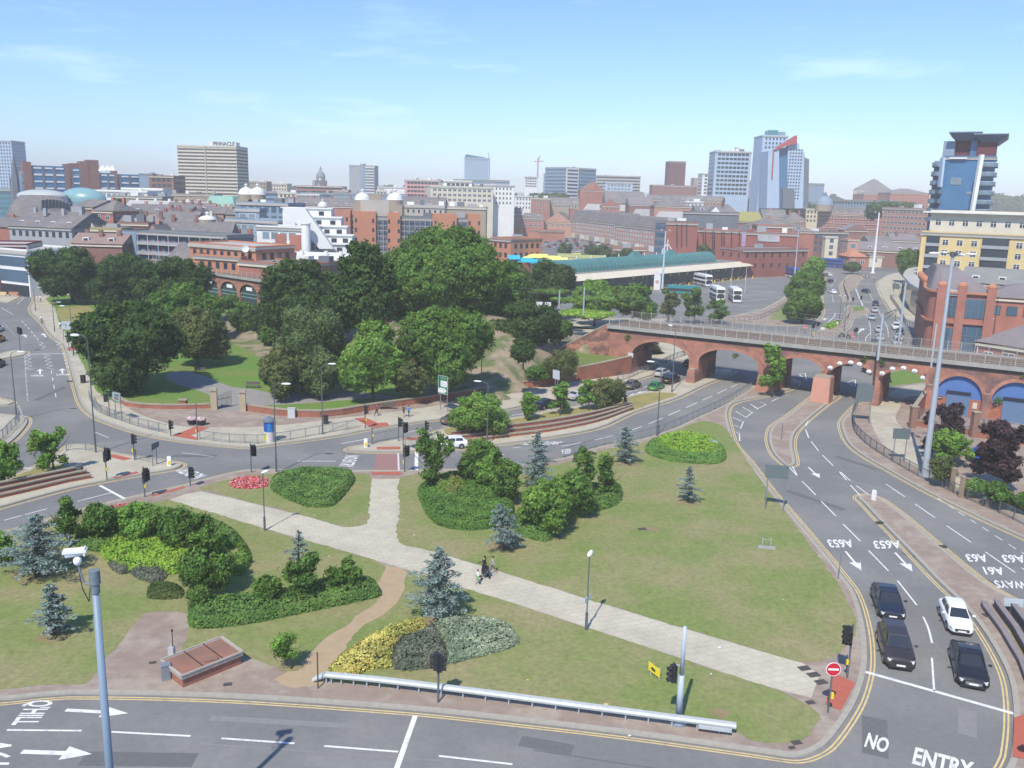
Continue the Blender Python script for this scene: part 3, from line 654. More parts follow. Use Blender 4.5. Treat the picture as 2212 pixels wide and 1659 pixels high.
def emb_cap(q,h):
    r=Vector((q.x,q.y,0))-LW0;k=r.dot(LWd);d=r.dot(LWn)
    if (Vector((q.x,q.y,0))-VA).dot(VN) > -.2:
        base=2.7+(.9-2.7)*min(1,max(0,k/(LW1-LW0).length))
        if d < 0: return min(h,max(-.3,base-.3+d*3))
        return min(h,base+d*.62)
    s_=(Vector((q.x,q.y,0))-VA).dot(VT)
    return min(h,max(2.4,8.1+(s_+4.3)*.52) if s_ < -4.3 else 7.9)
for p,n,f in cols:
    for j in range(NV+14):
        u=(j-14)*2.0 if j < 14 else (j-14)*1.55
        q=p+n*u;vs.append((q.x,q.y,KH+.03+emb_cap(q,emb_h(u,f))+(.25*math.sin(q.x*.7)*math.cos(q.y*.6) if 1 < j < NV+12 and u > 2 else 0)-(.1 if emb_h(u,f) == 0 else 0)))
J=NV+14;mb=MB();mb.add(vs,[(i*J+j,(i+1)*J+j,(i+1)*J+j+1,i*J+j+1) for i in range(nc-1) for j in range(J-1)])
emb=struct(mb.build('embankment',M('embankment_earth',(.30,.235,.165),.95,.22,1.2,col2=(.10,.14,.045),sc2=.2,amt2=.9,lo=.44,hi=.58,bump=.3),smooth=True))
mb=MB();
for f in (-1.9,-3.35,-5.9,-7.35):
    l=[p+n*f for p,n,_ in cols];ribbon(mb,l,.14,KH+8.15)
mb.build('rails',MATS['rusty_rail'],emb)
def emb_z(x,y):
    best=None
    for i,(p,n,f) in enumerate(cols):
        d=(Vector((x,y,0))-p);t=abs(d.dot(Vector((-n.y,n.x,0))))
        if best is None or t < best[0]: best=(t,d.dot(n),f)
    return KH+max(0,emb_cap(Vector((x,y,0)),emb_h(best[1],best[2]))) if best[0] < 3 else KH
# abutment wing wall and terrace walls
ab=thing('abutment_wall','sooty brick wing wall sloping down left of the first viaduct arch','wall',tuple(fw(-4,0)))
mb=MB();s0=-14.5
pr=[(-4.3,0),(-4.3,8.3),(-5.2,8.1),(s0+2.5,4.2),(s0,2.7),(s0,0)]
mb.add([fw(s,z,.1) for s,z in pr]+[fw(s,z,-.9) for s,z in pr],[tuple(range(5,-1,-1)),tuple(range(6,12))]+[(i,(i+1) % 6,6+(i+1) % 6,6+i) for i in range(6)])
mb.build('wall_face',M('sooty_wing_brick',(.17,.095,.08),.95,.3,1.2,col2=(.42,.19,.13),sc2=.35,amt2=.8,lo=.45,hi=.55,stretch=(1,1,2)),ab,True)
mb=MB()
for (a,za),(b,zb) in zip(pr[1:4],pr[2:5]): mb.bar(fw(a,za+.12,-.4),fw(b,zb+.12,-.4),1.2,.22)
mb.build('coping',stone,ab,True)
mb=MB();mb.box(fw(.0,3.4,.25),(1.0,.1,.8),math.atan2(VT.y,VT.x));mb.build('notice_board',M('notice_grey',(.5,.52,.5),.6),ab,True)
def wall(label,pts,h,w=.4,m=redbrick,cope=stone,z0=KH,hs=None,name='brick_wall',cw=.14):
    ps=GP(pts);t=thing(name,label,'wall',tuple(ps[0]));mb=MB();mc=MB()
    for i in range(len(ps)-1):
        h0,h1=(hs[i],hs[i+1]) if hs else (h,h);a,b=ps[i],ps[i+1];d=(b-a).normalized();n=Vector((-d.y,d.x,0))*w/2
        q=[a-n,b-n,b+n,a+n];zz=[h0,h1,h1,h0]
        mb.add([(p.x,p.y,0) for p in q]+[(p.x,p.y,z0+e) for p,e in zip(q,zz)],[(0,1,5,4),(1,2,6,5),(2,3,7,6),(3,0,4,7),(4,5,6,7)])
        pass
    mb.weld().build('wall_body',m,t,True);mc.sweep([(p.x,p.y,z0+(hs[i] if hs else h)+.06) for i,p in enumerate(ps)],w+.12,cw);mc.build('coping',cope,t,True);return t
wall('curved low brick park wall left of the gate piers',[(253,866),(276,879),(310,883),(352,885),(405,885),(454,883)],.55)
wall('long low brick park wall right of the gate piers',[(534,889),(605,899),(650,902),(693,902.5),(740,898),(793,889),(919,871),(1010,857),(1097,843.5)],.85,.45)
wall('short piece of low brick wall beside the planted terrace',[(1110,842),(1131,838)],.6)
wall('low orange brick terrace wall below the hanging shrub',[(1130,838),(1134,839),(1157,838),(1210,829),(1272,818)],1.0,.4)
wall('tall dark topped retaining wall ending at the first viaduct arch',[(1248,824),(1300,817),(1361,808)],2.9,.5,M('retaining_brick',(.30,.115,.075),.93,.2,1,col2=(.12,.07,.06),sc2=.3,amt2=.7),hs=[2.3,2.6,3.1])
# grass shelves behind those walls
sh=MB();a,b,c,d_=P(1250,823),P(1361,807),fw(-.2,0,.1),fw(s0,0,.1);sh.prism([a,b,c,d_],0,2.75)
struct(sh.build('terrace_grass',M('rough_grass',(.14,.19,.045),.95,.3,2)))
sh=MB();sh.prism(GP([(1131,837),(1157,837),(1210,828),(1272,817),(1250,806),(1190,800),(1135,815)]),0,.95);struct(sh.build('terrace_soil',M('soil',(.16,.12,.08),.95,.2,2)))
# stepped brick terraces on the medians
for lab,lo_,hi_ in (('left',[(-80,1100),(0,1082),(68,1066),(151,1046),(200,1037)],[(-80,1078),(0,1062),(60,1050),(120,1038),(176,1026)]),
                      ('right',[(976,966),(1084,950),(1185,937),(1293,915),(1368,886)],[(974,948),(1084,934),(1185,921),(1270,906),(1362,884)])):
    for k in range(3):
        f=(k+.5)/3;pts=[(a[0]*(1-f)+b[0]*f,a[1]*(1-f)+b[1]*f) for a,b in zip(lo_,hi_)]
        ps=smooth2([Vector((p[0],p[1],0)) for p in pts],4,False)
        wall(['lowest','middle','top'][k]+' step of the curved brick terrace on the '+('left' if lab == 'left' else 'long central')+' median',[(p.x,p.y) for p in ps],.12+.30*k+.2,.28,redbrick,stone,name='terrace_step')
for k in range(3):
    pts=[(2124+26*k,1312+3*k),(2128+28*k,1322+3*k),(2165+27*k,1372+2*k),(2205+24*k,1440),(2235+22*k,1520),(2250+20*k,1650)]
    wall(['outer','middle','inner'][k]+' dark stone step of the curved terrace at the right edge',pts,.3+.25*k,.3,M('dark_step',(.16,.135,.14),.9,.1,1),M('dark_step_cap',(.24,.21,.21),.9),name='terrace_step')
# ------------------------------------------------------------------ park gate
def gate_pier(x,y,yt,lab):
    p=P(x,y,KH);h=hgt(p,yt);t=thing('gate_pier',lab,'gate pier',tuple(p));mb=MB();mb.box((0,0,(h-.35)/2),(.85,.85,h-.35),.2);mb.build('shaft',M('sandstone',(.40,.33,.22),.9,.15,1.5),t)
    mb=MB();mb.box((0,0,h-.27),(1.1,1.1,.16),.2);mb.box((0,0,h-.12),(.8,.8,.14),.2);mb.build('cap',M('sandstone_cap',(.36,.31,.23),.9),t);return p
gp1=gate_pier(463,884,838,'square sandstone gate pier with the open iron gate on it');gp2=gate_pier(525,888,842,'square sandstone gate pier right of the gateway')
t=thing('iron_gate','open black iron gate leaf hung on the left gate pier','gate',(gp1.x+.5,gp1.y,KH));mb=MB();d=Vector((.62,.78,0))*2.2
for z in (.15,1.4): mb.bar((0,0,z),d+Vector((0,0,z)),.06)
for i in range(12): q=d*(i/11);mb.bar((q.x,q.y,.1),(q.x,q.y,1.9+.45*math.sin(math.pi*.5*i/11)),.035)
mb.build('gate_bars',black,t)
p=P(396,876,KH);t=thing('brick_pier','small brick pier with flat stone cap in the park wall','pier',tuple(p));mb=MB();mb.box((0,0,.4),(1.0,.8,.8));mb.build('shaft',redbrick,t);mb=MB();mb.box((0,0,.85),(1.25,1,.12));mb.build('cap',stone,t)
# ------------------------------------------------------------------ railings
def railing(label,pts,h=1.05,z=KH,m=None,step=2.0,bars=True,world=None,cat='railing',name='guard_railing'):
    ps=world or GP(pts);ps=smooth2(ps,4,False) if len(ps) > 2 else ps;m=m or mgrey
    t=thing(name,label,cat,(ps[0].x,ps[0].y,z));mi_=MB();acc=0;p0_=None;nb=0
    for i in range(len(ps)-1):
        a,b=ps[i],ps[i+1];l=(b-a).length;n=max(1,int(l/.16))
        for j in range(n):
            s=acc+l*j/n;q=a.lerp(b,j/n)
            if int(s/step) != int((s-l/n)/step) or (i == 0 and j == 0):
                if p0_ is None: p0_=MB().bar((0,0,0),(0,0,h+.06),.08).build('post',m,t)
                else: c=p0_.copy();C.objects.link(c);c.parent=t;c.location=(q.x-ps[0].x,q.y-ps[0].y,0)
            elif bars: mi_.bar((q.x,q.y,z+.12),(q.x,q.y,z+h-.02),.016);nb += 1
        acc += l
    MB().sweep([(p.x,p.y,z+h) for p in ps],.06,.06).build('top_rail',m,t,True);MB().sweep([(p.x,p.y,z+.12) for p in ps],.04,.04).build('bottom_rail',m,t,True)
    if bars:
        o=mi_.build('infill_bars',m,t,True)
        if nb > 90: o['kind']='stuff'
    return t
railing('long grey railing along the north edge of the central lawn',[(1622,841),(1561,877),(1501,905),(1446,930),(1376,952),(1303,963),(1210,992)])
railing('curved grey railing on the pavement corner below the big dark tree',[(193,862),(198,874),(209,889),(236,902),(264,912),(296,923),(362,939)],1.15)
railing('grey railing left of the advertising column',[(432,951),(490,958),(556,961)],1.1)
railing('grey railing between the advertising column and the red dropped kerb',[(556,961),(622,953),(698,939),(776,925)],1.1)
railing('railing on the left pavement running under the first arch',[(1333,826),(1359,818),(1381,808),(1412,799),(1450,780),(1484,768)],1.1)
railing('long dark railing around the footpath at the right of the carriageway',[(1852,880),(1842,896),(1840,914),(1846,935),(1873,963),(1920,995),(1992,1036),(2034,1056),(2098,1086),(2169,1116),(2230,1148)],1.2,m=dgrey)
railing('railing on the central island beside the red crossing',[(803,959),(835,952),(861,948)],1.1)
railing('short railing at the back of the small refuge left of the lawn shrubs',[(876,968),(916,968)],1.1)
railing('short railing on the tip of the left median',[(144,976),(171,974),(203,977)],1.1)
railing('short railing between signal posts on the left median',[(294,995),(324,1000)],1.1)
railing('curved railing on the left edge corner pavement',[(-40,980),(7,949),(20,935),(35,921),(44,908)],1.1)
railing('dark railing round the tree verge beyond the viaduct',[(1728,702),(1746,697),(1763,690),(1772,675),(1771,652)],1.1,m=dgrey,bars=False)
railing('dark railing on the narrow median of the far dual carriageway',[(1825,609),(1822,618),(1826,634),(1833,651)],1.1,m=dgrey,bars=False)
railing('dark railing on the median with the square grass planter',[(1836,672),(1831,690),(1812,701),(1786,709)],1.1,m=dgrey,bars=False)
railing('thick dark railing beside the round fronted red building',[(1975,712),(1957,703),(1950,690),(1938,668),(1922,645)],1.3,m=dgrey,bars=False)
railing('dark railing at the back of the bus station forecourt',[(1500,703),(1570,697),(1640,690),(1700,660)],1.1,m=dgrey,bars=False)
# palisade fence and posts in front of the blue arches
def palisade(label,a,b,h):
    a,b=P(*a),P(*b);t=thing('palisade_fence',label,'fence',(a.x,a.y,KH));mb=MB();n=int((b-a).length/.22)
    for i in range(n+1): q=a.lerp(b,i/n);mb.bar((q.x,q.y,KH+.9),(q.x,q.y,KH+.9+h),.07,.03)
    mb.build('pales',M('pale_steel',(.30,.31,.33),.6),t,True);mb=MB()
    for z in (1.1,.7+h): mb.bar((a.x,a.y,KH+z),(b.x,b.y,KH+z),.05)
    mb.build('rails',dgrey,t,True);mb=MB();mb.bar((a.x,a.y,KH+.4),(b.x,b.y,KH+.4),.35,.8);mb.build('base_wall',redbrick,t,True);mb=MB();mb.bar((a.x,a.y,KH+.85),(b.x,b.y,KH+.85),.45,.1);mb.build('coping',stone,t,True)
palisade('palisade fence on a brick base left of the brown post, by the first blue arch',(1974,921),(2096,942),1.7)
palisade('palisade fence on a brick base right of the brown post, under the second blue arch',(2109,946),(2260,972),1.9)
for x,y,h,lab in ((2102,944,3.4,'tall brown brick post between the two palisade fences'),(1970,924,3.0,'stone capped brick post at the left end of the palisade fence')):
    p=P(x,y,KH);t=thing('fence_post',lab,'post',tuple(p));mb=MB();mb.box((0,0,h/2),(.8,.8,h));mb.build('shaft',M('brown_brick',(.24,.14,.10),.9,.15,2),t);mb=MB();mb.box((0,0,h+.07),(1,1,.14));mb.build('cap',stone,t)
p0,p1=P(1970,924),fw(48,0,.6)
wall('sloping coped brick wall joining the palisade to the footway arch',[(1970,924),(1998,884)],2.6,.45,hs=[2.9,3.1])
# ------------------------------------------------------------------ lamp columns
def mk_lamp():
    t=thing('street_lamp','','street lamp');mb=MB();mb.cyl((0,0,0),(0,0,1.6),.11,.11,10);mb.cyl((0,0,1.6),(0,0,9.4),.085,.05,10);mb.build('column',dgrey,t)
    mb=MB();mb.tube([(0,0,9.3),(.15,0,9.75),(.7,0,9.95),(1.0,0,9.95)],.035,6);mb.build('bracket',dgrey,t)
    mb=MB();mb.ell((1.35,0,9.93),(.55,.2,.12),12,6);mb.build('lantern',lampw,t,smooth=True);return t
LAMP=Kind(mk_lamp)
def lamp(bx,by,ty,az,label,z=KH,sc=None):
    p=P(bx,by,z);h=hgt(p,ty);return LAMP(tuple(p),R(az),label,'street lamp columns',sc or (1,1,h/9.95))
lamp(597,1019,828,0,'street lamp at the kerb just right of the advertising column')
lamp(697,938,785,0,'street lamp beside the litter bin on the park pavement')
lamp(1039,861,737,0,'street lamp on the brick pavement right of the green direction sign')
lamp(1052,958,825,165,'street lamp on the central island between the small spreading trees')
lamp(1419,941,782,170,'street lamp at the railing right of the central island, lantern facing left')
lamp(1451,847,705,120,'street lamp on the paving below the first viaduct pier')
lamp(207,977,724,180,'tall street lamp on the left median tip, rising past the big dark tree')
lamp(159,768,661,180,'street lamp by the grey map sign on the left pavement')
lamp(36,906,759,0,'street lamp on the left edge corner pavement')
lamp(118,716,652,0,'street lamp beside the dry grass at the left of the park')
lamp(77,672,620,0,'farthest street lamp on the left pavement bend')
lamp(1823,716,640,90,'thin street lamp on the planted median beyond the viaduct')
lamp(1813,690,640,90,'double armed lamp post where the far carriageways meet')
lamp(2144,745,690,90,'thin lamp post standing before the small red brick house',0)
def mk_short():
    t=thing('path_lamp','','path lamp');mb=MB();mb.cyl((0,0,0),(0,0,1.3),.10,.10,10);mb.cyl((0,0,1.3),(0,0,5.4),.05,.045,8);mb.build('column',dgrey,t)
    mb=MB();mb.ell((.18,.05,5.5),(.36,.16,.13),12,6,Matrix.Rotation(-.35,3,'Y'));mb.build('lantern',lampw,t,smooth=True);return t
PL=Kind(mk_short)
pl1=PL(tuple(P(572,1146,KH)),R(10),'short lamp post on the left lawn edge of the diagonal path','path lamps')
pl2=PL(tuple(P(1266,1361,KH)),R(60),'short lamp post on the diagonal path with a small grey plate','path lamps',(1,1,1.04))
mb=MB();mb.box((0,0,2.3),(.95,.05,.38),0);mb.build('name_plate',M('plate_grey',(.5,.55,.55),.5),pl2)
# high masts
def mast(bx,by,ty,label,r=.3,col=None,heads=3,z=KH,name='high_mast',hr=.9):
    p=P(bx,by,z);h=hgt(p,ty);t=thing(name,label,'lighting mast',tuple(p));mb=MB();mb.cyl((0,0,0),(0,0,h*.45),r,r*.75,14);mb.cyl((0,0,h*.45),(0,0,h),r*.68,r*.42,12);mb.cyl((0,0,0),(0,0,.12),r*2,r*2,12);mb.build('mast_shaft',col or galv,t,smooth=False)
    if heads:
        mb=MB();mb.cyl((0,0,h-.3),(0,0,h+.2),.35*hr,.35*hr,10)
        for k in range(heads): a=2*math.pi*k/heads;mb.bar((0,0,h),(2.0*hr*math.cos(a),2.0*hr*math.sin(a),h),.08)
        mb.build('head_frame',dgrey,t)
        for k in range(heads):
            a=2*math.pi*k/heads;mb=MB();mb.ell((2.2*hr*math.cos(a),2.2*hr*math.sin(a),h),(.75*hr,.3*hr,.16*hr),12,6,Matrix.Rotation(a,3,'Z'));mb.build('floodlight',lampw,t,smooth=True)
    return t
mast(1997,1028,548,'very tall grey lighting mast on the right footpath',.37,heads=4)
mast(1715,610,493,'tall grey mast in front of the brick theatre',.33,heads=2,z=0,hr=.6)
mast(1430,630,497,'tall pale mast beside the white totem at the bus station',.42,M('pale_mast',(.45,.56,.62),.5),2,z=0,hr=.6)
mast(1885,590,458,'white tapering mast at the far road junction',.65,wpaint,2,z=0,hr=.8)
mast(1982,536,466,'slimmer white mast behind the round street tree',.6,wpaint,2,z=0,hr=.8)
mast(1771,472,405,'left one of the two thin masts in front of the glass wedge building',.4,galv,2,z=0)
mast(1783,455,398,'right one of the two thin masts in front of the glass wedge building',.5,galv,2,z=0)
mast(1912,470,413,'thin lamp mast before the long brick department store',.3,galv,2,z=0)
for x,y,yt,lab in ((1395,623,585,'far left of the bus stand lamp poles, nearest the white totem'),(1464,611,582,'bus stand lamp pole left of the white bus'),(1523,618,580,'bus stand lamp pole touching the right end of the white bus'),(1579,618,575,'bus stand lamp pole behind the front facing double decker'),(1609,633,574,'bus stand lamp pole right of the front facing double decker'),(1110,543,512,'white lamp pole left of the yellow market roofs'),(1127,545,512,'white lamp pole at the left end of the yellow market roofs'),(1251,541,513,'white lamp pole among the parked market cars'),(1634,452,424,'thin lamp pole among the trees under the red office block')):
    mast(x,y,yt,lab,.17,galv,0,z=0,name='lamp_pole')
# railway masts
def ohl(x,y,yt,z,az,label,r=.16,arm=2.8,col=None):
    p=P(x,y,z);h=hgt(p,yt);t=thing('catenary_mast',label,'railway mast',tuple(p));mb=MB();mb.cyl((0,0,0),(0,0,h),r,r*.8,8);mb.build('mast_shaft',col or galv,t)
    if arm:
        mb=MB();d=Vector((math.cos(R(az)),math.sin(R(az)),0));mb.bar((0,0,h-.2),d*arm+Vector((0,0,h+.5)),.12);mb.bar((0,0,h-1.3),d*arm+Vector((0,0,h+.3)),.07);mb.bar(d*arm+Vector((0,0,h+.5)),d*arm+Vector((0,0,h-1.2)),.07);mb.build('cantilever',dgrey,t)
    return t
ohl(1207,681,627,8,60,'left one of the two pale railway masts on the embankment',.17,0)
ohl(1260,681,620,8,60,'right one of the two pale railway masts on the embankment, with a wire stay',.17,0)
ohl(1896,778,677,7.9,25,'grey railway mast with cantilever arm on the viaduct',.2,2.6)
ohl(1941,742,612,8,200,'pale railway mast on the far side of the viaduct',.2,2.4)
ohl(2011,794,700,8,60,'thin railway mast on the viaduct beside the brick warehouse',.14,0)
ohl(2140,757,640,0,60,'slim black pole before the brick warehouse doorway',.08,0,black)
t=thing('overhead_wires','thin overhead railway wires between the embankment masts','wires',tuple(P(1207,681,8)));mb=MB()
pa,pb,pc=P(1207,681,8),P(1260,681,8),P(1896,778,7.9)
for z in (4.6,3.9): mb.bar(pa+Vector((0,0,z)),pb+Vector((0,0,z)),.03);mb.bar(pb+Vector((0,0,z)),pc+Vector((0,0,z+1)),.03);mb.bar(pa+Vector((0,0,z)),pa+Vector((-24,14,z)),.03)
mb.bar(pb+Vector((0,0,4.6)),pb+Vector((5,-3,0)),.04);mb.build('wires',mgrey,t,True)
# CCTV column in the foreground
tip=Vector((-14.11,43.86,0));hh=15.3;sh_=.82;cb=Vector((tip.x-hh*sh_*.34,tip.y-hh*sh_*.94,0))
lo,hi=10.0,20.0
for _ in range(40):
    hh=(lo+hi)/2;cb=V(200,1228,32.2);
    if cb.z > hh: lo=hh
    else: hi=hh
cb=V(203,1232,32.2);hh=cb.z
t=thing('cctv_column','thick blue grey column in the foreground carrying a white camera','camera column',(cb.x,cb.y,0))
cc=M('cctv_column_paint',(.21,.28,.36),.45,.08,1,stretch=(1,1,.2))
mb=MB();mb.cyl((0,0,0),(0,0,hh-.9),.185,.135,20);mb.build('column',cc,t,smooth=True)
mb=MB();mb.cyl((0,0,hh-.95),(0,0,hh-.55),.17,.17,18);mb.cyl((0,0,hh-.55),(0,0,hh),.215,.215,18);mb.build('collar',M('collar_paint',(.16,.20,.22),.6,.2,6),t)
mb=MB();mb.tube([(-.2,0,hh-.6),(-.42,0,hh-.55),(-.55,0,hh-.1),(-.6,0,hh+.25)],.045,8);mb.build('bracket',mgrey,t)
mb=MB();mb.tube([(-.62,0,hh+.1),(-.52,.02,hh-.8),(-.3,.02,hh-1.35),(-.2,.02,hh-.7)],.02,6);mb.build('cable',black,t)
k=MB();k.ell((-.62,0,hh+.38),(.16,.16,.2),12,8);cm=k.build('pan_head',wpaint,t,smooth=True)
mb=MB();rot=Matrix.Rotation(-.12,3,'Y')@Matrix.Rotation(.25,3,'Z')
mb.cyl((-1.03,-.1,hh+.66),(-.36,.1,hh+.78),.15,.17,14);mb.box((-.69,0,hh+.80),(.85,.40,.10),.28);mb.box((-.36,.1,hh+.76),(.06,.36,.30),.28);mb.build('camera_housing',wpaint,t)
# ------------------------------------------------------------------ traffic signals
hood=M('signal_black',(.022,.024,.026),.6,.1,2)
def head(mb,x,y,z,yaw,back=True):
    rt=Matrix.Rotation(yaw,3,'Z');f=lambda a,b,c: Vector((x,y,z))+rt@Vector((a,b,c))
    if back: mb.box(f(0,.02,0),(.52,.04,1.12),M3=rt)
    mb.box(f(0,-.12,0),(.34,.2,1.05),M3=rt)
    for k in (-.34,0,.34): mb.cyl(f(0,-.2,k),f(0,-.46,k-.03),.14,.13,10,False);mb.cyl(f(0,-.21,k),f(0,-.22,k),.1,.1,10)
def signal(bx,by,ty,yaws,label,btn=None,z=KH,r=.065,scale=1,col=None):
    p=P(bx,by,z);h=max(2.2,hgt(p,ty));t=thing('traffic_light',label,'traffic light',tuple(p),group='traffic lights');mb=MB()
    mb.cyl((0,0,0),(0,0,h-.1),r,r,8);mb.build('post',col or dgrey,t)
    for k,yw in enumerate(yaws):
        mb=MB();a=R(yw);dx=.32*math.cos(a+R(180*(k % 2)));head(mb,dx*1.0,.0+(.14 if k else -.14),h-.75-(.25*k),a);mb.build('signal_head',hood,t)
        mb=MB();mb.bar((0,0,h-.5),(dx,0,h-.5),.05);mb.bar((0,0,h-1.1),(dx,0,h-1.1),.05);mb.build('head_bracket',mgrey,t)
    if btn:
        mb=MB();mb.box((btn*.13,-.06,1.15),(.13,.13,.34));mb.build('push_button_box',yplate,t)
    return t
signal(313,1074,1006,(30,210,120),'traffic light at the lower left kerb, beside the red dropped kerb',1)
signal(411,1049,1022,(60,),'low pedestrian signal where the diagonal path meets the road')
signal(543,1020,956,(10,190),'traffic light at the top of the triangular lawn',)
signal(231,1036,963,(40,220,130),'traffic light on the left median between the two red strips',1)
signal(290.6,994,934,(100,),'traffic light with a yellow box on the left median upper kerb',-1)
signal(874,1019,958,(350,80),'traffic light at the lawn corner right of the red crossing',-1)
signal(871,974,908,(20,110),'traffic light at the rear corner of the small refuge')
signal(861,953,899,(70,),'traffic light at the upper kerb of the central island')
signal(789,925,872,(90,),'traffic light on the red dropped kerb by the park wall',1)
signal(804,960,930,(),'short black post with a yellow box behind the white bollard',1)
signal(946.5,1517.5,1402,(262,90),'black traffic light standing in front of the silver shrubs')
signal(1830,1464,1345,(200,20),'traffic light seen from behind at the right end of the diagonal path',-1)
signal(44,760,704,(80,200),'traffic light on the refuge at the left edge')
signal(149.5,758,714,(80,170),'traffic light pair beside the grey map sign')
signal(237,899,847,(180,),'traffic light behind the curved railing on the left corner')
signal(369,942,919,(100,),'low pedestrian signal left of the flower tubs')
signal(427,950,869,(),'pole with a small white camera above the flower tubs',-1)
signal(919,943,914,(90,),'low signal post on the central island left of the spreading tree')
signal(1347,881,862,(90,),'small black ticket post on the grass median')
signal(1752,729,696,(350,100),'dark signal cluster behind the viaduct near the red disc sign',1,0)
signal(1762,722,693,(20,),'tall signal behind the viaduct left of the planter',None,0)
signal(1839,660,641,(350,),'signal at the back of the square grass planter',None,0)
signal(1857,655,638,(340,),'signal in the far carriageway above the queue of cars',None,0)
signal(1846,726,708,(350,60),'signal cluster beside the far round signs',None,0)
t=thing('signal_mast','thick pale grey mast with a side hung traffic light behind the steel barrier','traffic mast',tuple(P(1465,1560,KH)));hm=hgt(P(1465,1560,KH),1353)
mb=MB();mb.cyl((0,0,.55),(0,0,hm*.5),.2,.17,16);mb.cyl((0,0,hm*.5),(0,0,hm),.13,.11,14);mb.cyl((0,0,0),(0,0,.55),.55,.2,16);mb.build('mast_shaft',M('mast_blue_grey',(.40,.46,.52),.4,.05,1),t,smooth=True)
mb=MB();head(mb,-.42,-.05,hm*.52,R(285));mb.build('signal_head',hood,t)
mb=MB();mb.bar((0,0,hm*.6),(-.4,0,hm*.6),.06);mb.bar((0,0,hm*.46),(-.4,0,hm*.46),.06);mb.build('head_bracket',galv,t)
# ------------------------------------------------------------------ bollards, bins, cabinets
def mk_boll():
    t=thing('traffic_bollard','','bollard');mb=MB();mb.box((0,0,.5),(.42,.22,1.0));mb.box((0,0,1.03),(.36,.18,.08));mb.build('shell',M('bollard_white',(.8,.8,.78),.4),t)
    mb=MB();mb.box((.02,-.13,.38),(.28,.03,.45));mb.build('yellow_panel',yplate,t);return t
BO=Kind(mk_boll)
BO(tuple(P(366,1006,KH)),R(10),'white and yellow bollard on the tip of the left median','keep left bollards')
BO(tuple(P(790,966,KH)),R(8),'white and yellow bollard on the tip of the central island','keep left bollards')
BO(tuple(P(1887,1080,KH)),R(120),'white bollard on the tip of the divider in the right hand road','keep left bollards')
BO(tuple(P(1808,704,KH)),R(0),'small white bollard on the far planted median','keep left bollards')
def boxthing(name,cat,label,x,y,sx,sy,h,m,yaw=0,z=KH,cap=None):
    t=thing(name,label,cat,tuple(P(x,y,z)),yaw);mb=MB();mb.box((0,0,h/2),(sx,sy,h));mb.build('case',m,t);mb=MB();mb.box((0,0,h+.03),(sx+.08,sy+.08,.08));mb.box((0,0,.05),(sx+.06,sy+.06,.1));mb.build('trim',cap or m,t);mb=MB();mb.box((0,-sy/2-.01,h*.5),(sx*.8,.02,h*.8));mb.build('door',cap or m,t);return t
boxthing('utility_cabinet','cabinet','pale grey utility cabinet against the brick park wall',630,902,.95,.5,1.3,M('cabinet_grey',(.5,.52,.52),.5),.1)
boxthing('litter_bin','litter bin','black litter bin beside the lamp on the park pavement',704,915,.55,.5,1.05,black)
boxthing('litter_bin','litter bin','black litter bin on the left pavement by the big dark tree',180,827,.6,.5,1.15,black)
boxthing('litter_bin','litter bin','dark bin at the end of the stepped terrace on the left median',171,1027,.6,.6,1.1,dgrey,.2)
boxthing('utility_cabinet','cabinet','grey green cabinet at the foot of the very tall lighting mast',2012,1021,.6,.5,1.2,M('cabinet_green',(.22,.27,.27),.6),.3)
boxthing('utility_cabinet','cabinet','pale cabinet against the shrubs at the right edge footpath',2184,1100,.6,.4,1.3,M('cabinet_grey',(.5,.5,.5),.5),.3)
boxthing('utility_cabinet','cabinet','left one of two white trackside cabinets among the embankment bushes',1165,668,1.2,.8,1.4,wpaint,.3,7.6)
boxthing('utility_cabinet','cabinet','right one of two white trackside cabinets among the embankment bushes',1183,670,1.1,.8,1.5,wpaint,.3,7.6)
# advertising column
p=P(582,954,KH);h=hgt(p,898);t=thing('advertising_column','round advertising column with blue posters and a pointed roof','advertising column',tuple(p))
mb=MB();mb.cyl((0,0,0),(0,0,h*.80),.6,.6,20);mb.build('drum',M('column_drum',(.55,.55,.52),.6,.1,2),t)
mb=MB();mb.cyl((0,0,h*.80),(0,0,h*.86),.78,.74,16);mb.cyl((0,0,h*.86),(0,0,h),.74,.03,16);mb.build('roof',M('lead_roof',(.15,.17,.20),.6),t)
for a,z0,z1,w_,cl in ((-2.1,1.35,2.5,.8,(.03,.07,.32)),(-1.1,1.35,2.5,.85,(.03,.2,.5)),(-2.2,.25,1.1,.5,(.65,.68,.08)),(-1.3,.25,1.1,.9,(.62,.52,.55)),(-.2,1.3,2.5,.7,(.1,.15,.35))):
    mb=MB();n=6
    for i in range(n):
        a0=a+w_*(i/n-.5)*1.6;a1=a+w_*((i+1)/n-.5)*1.6;r_=.612;mb.quad((r_*math.cos(a0),r_*math.sin(a0),z0),(r_*math.cos(a1),r_*math.sin(a1),z0),(r_*math.cos(a1),r_*math.sin(a1),z1),(r_*math.cos(a0),r_*math.sin(a0),z1))
    mb.build('poster',M('poster_%d' % int(abs(a*100)+z0*10),cl,.5,.3,5),t)
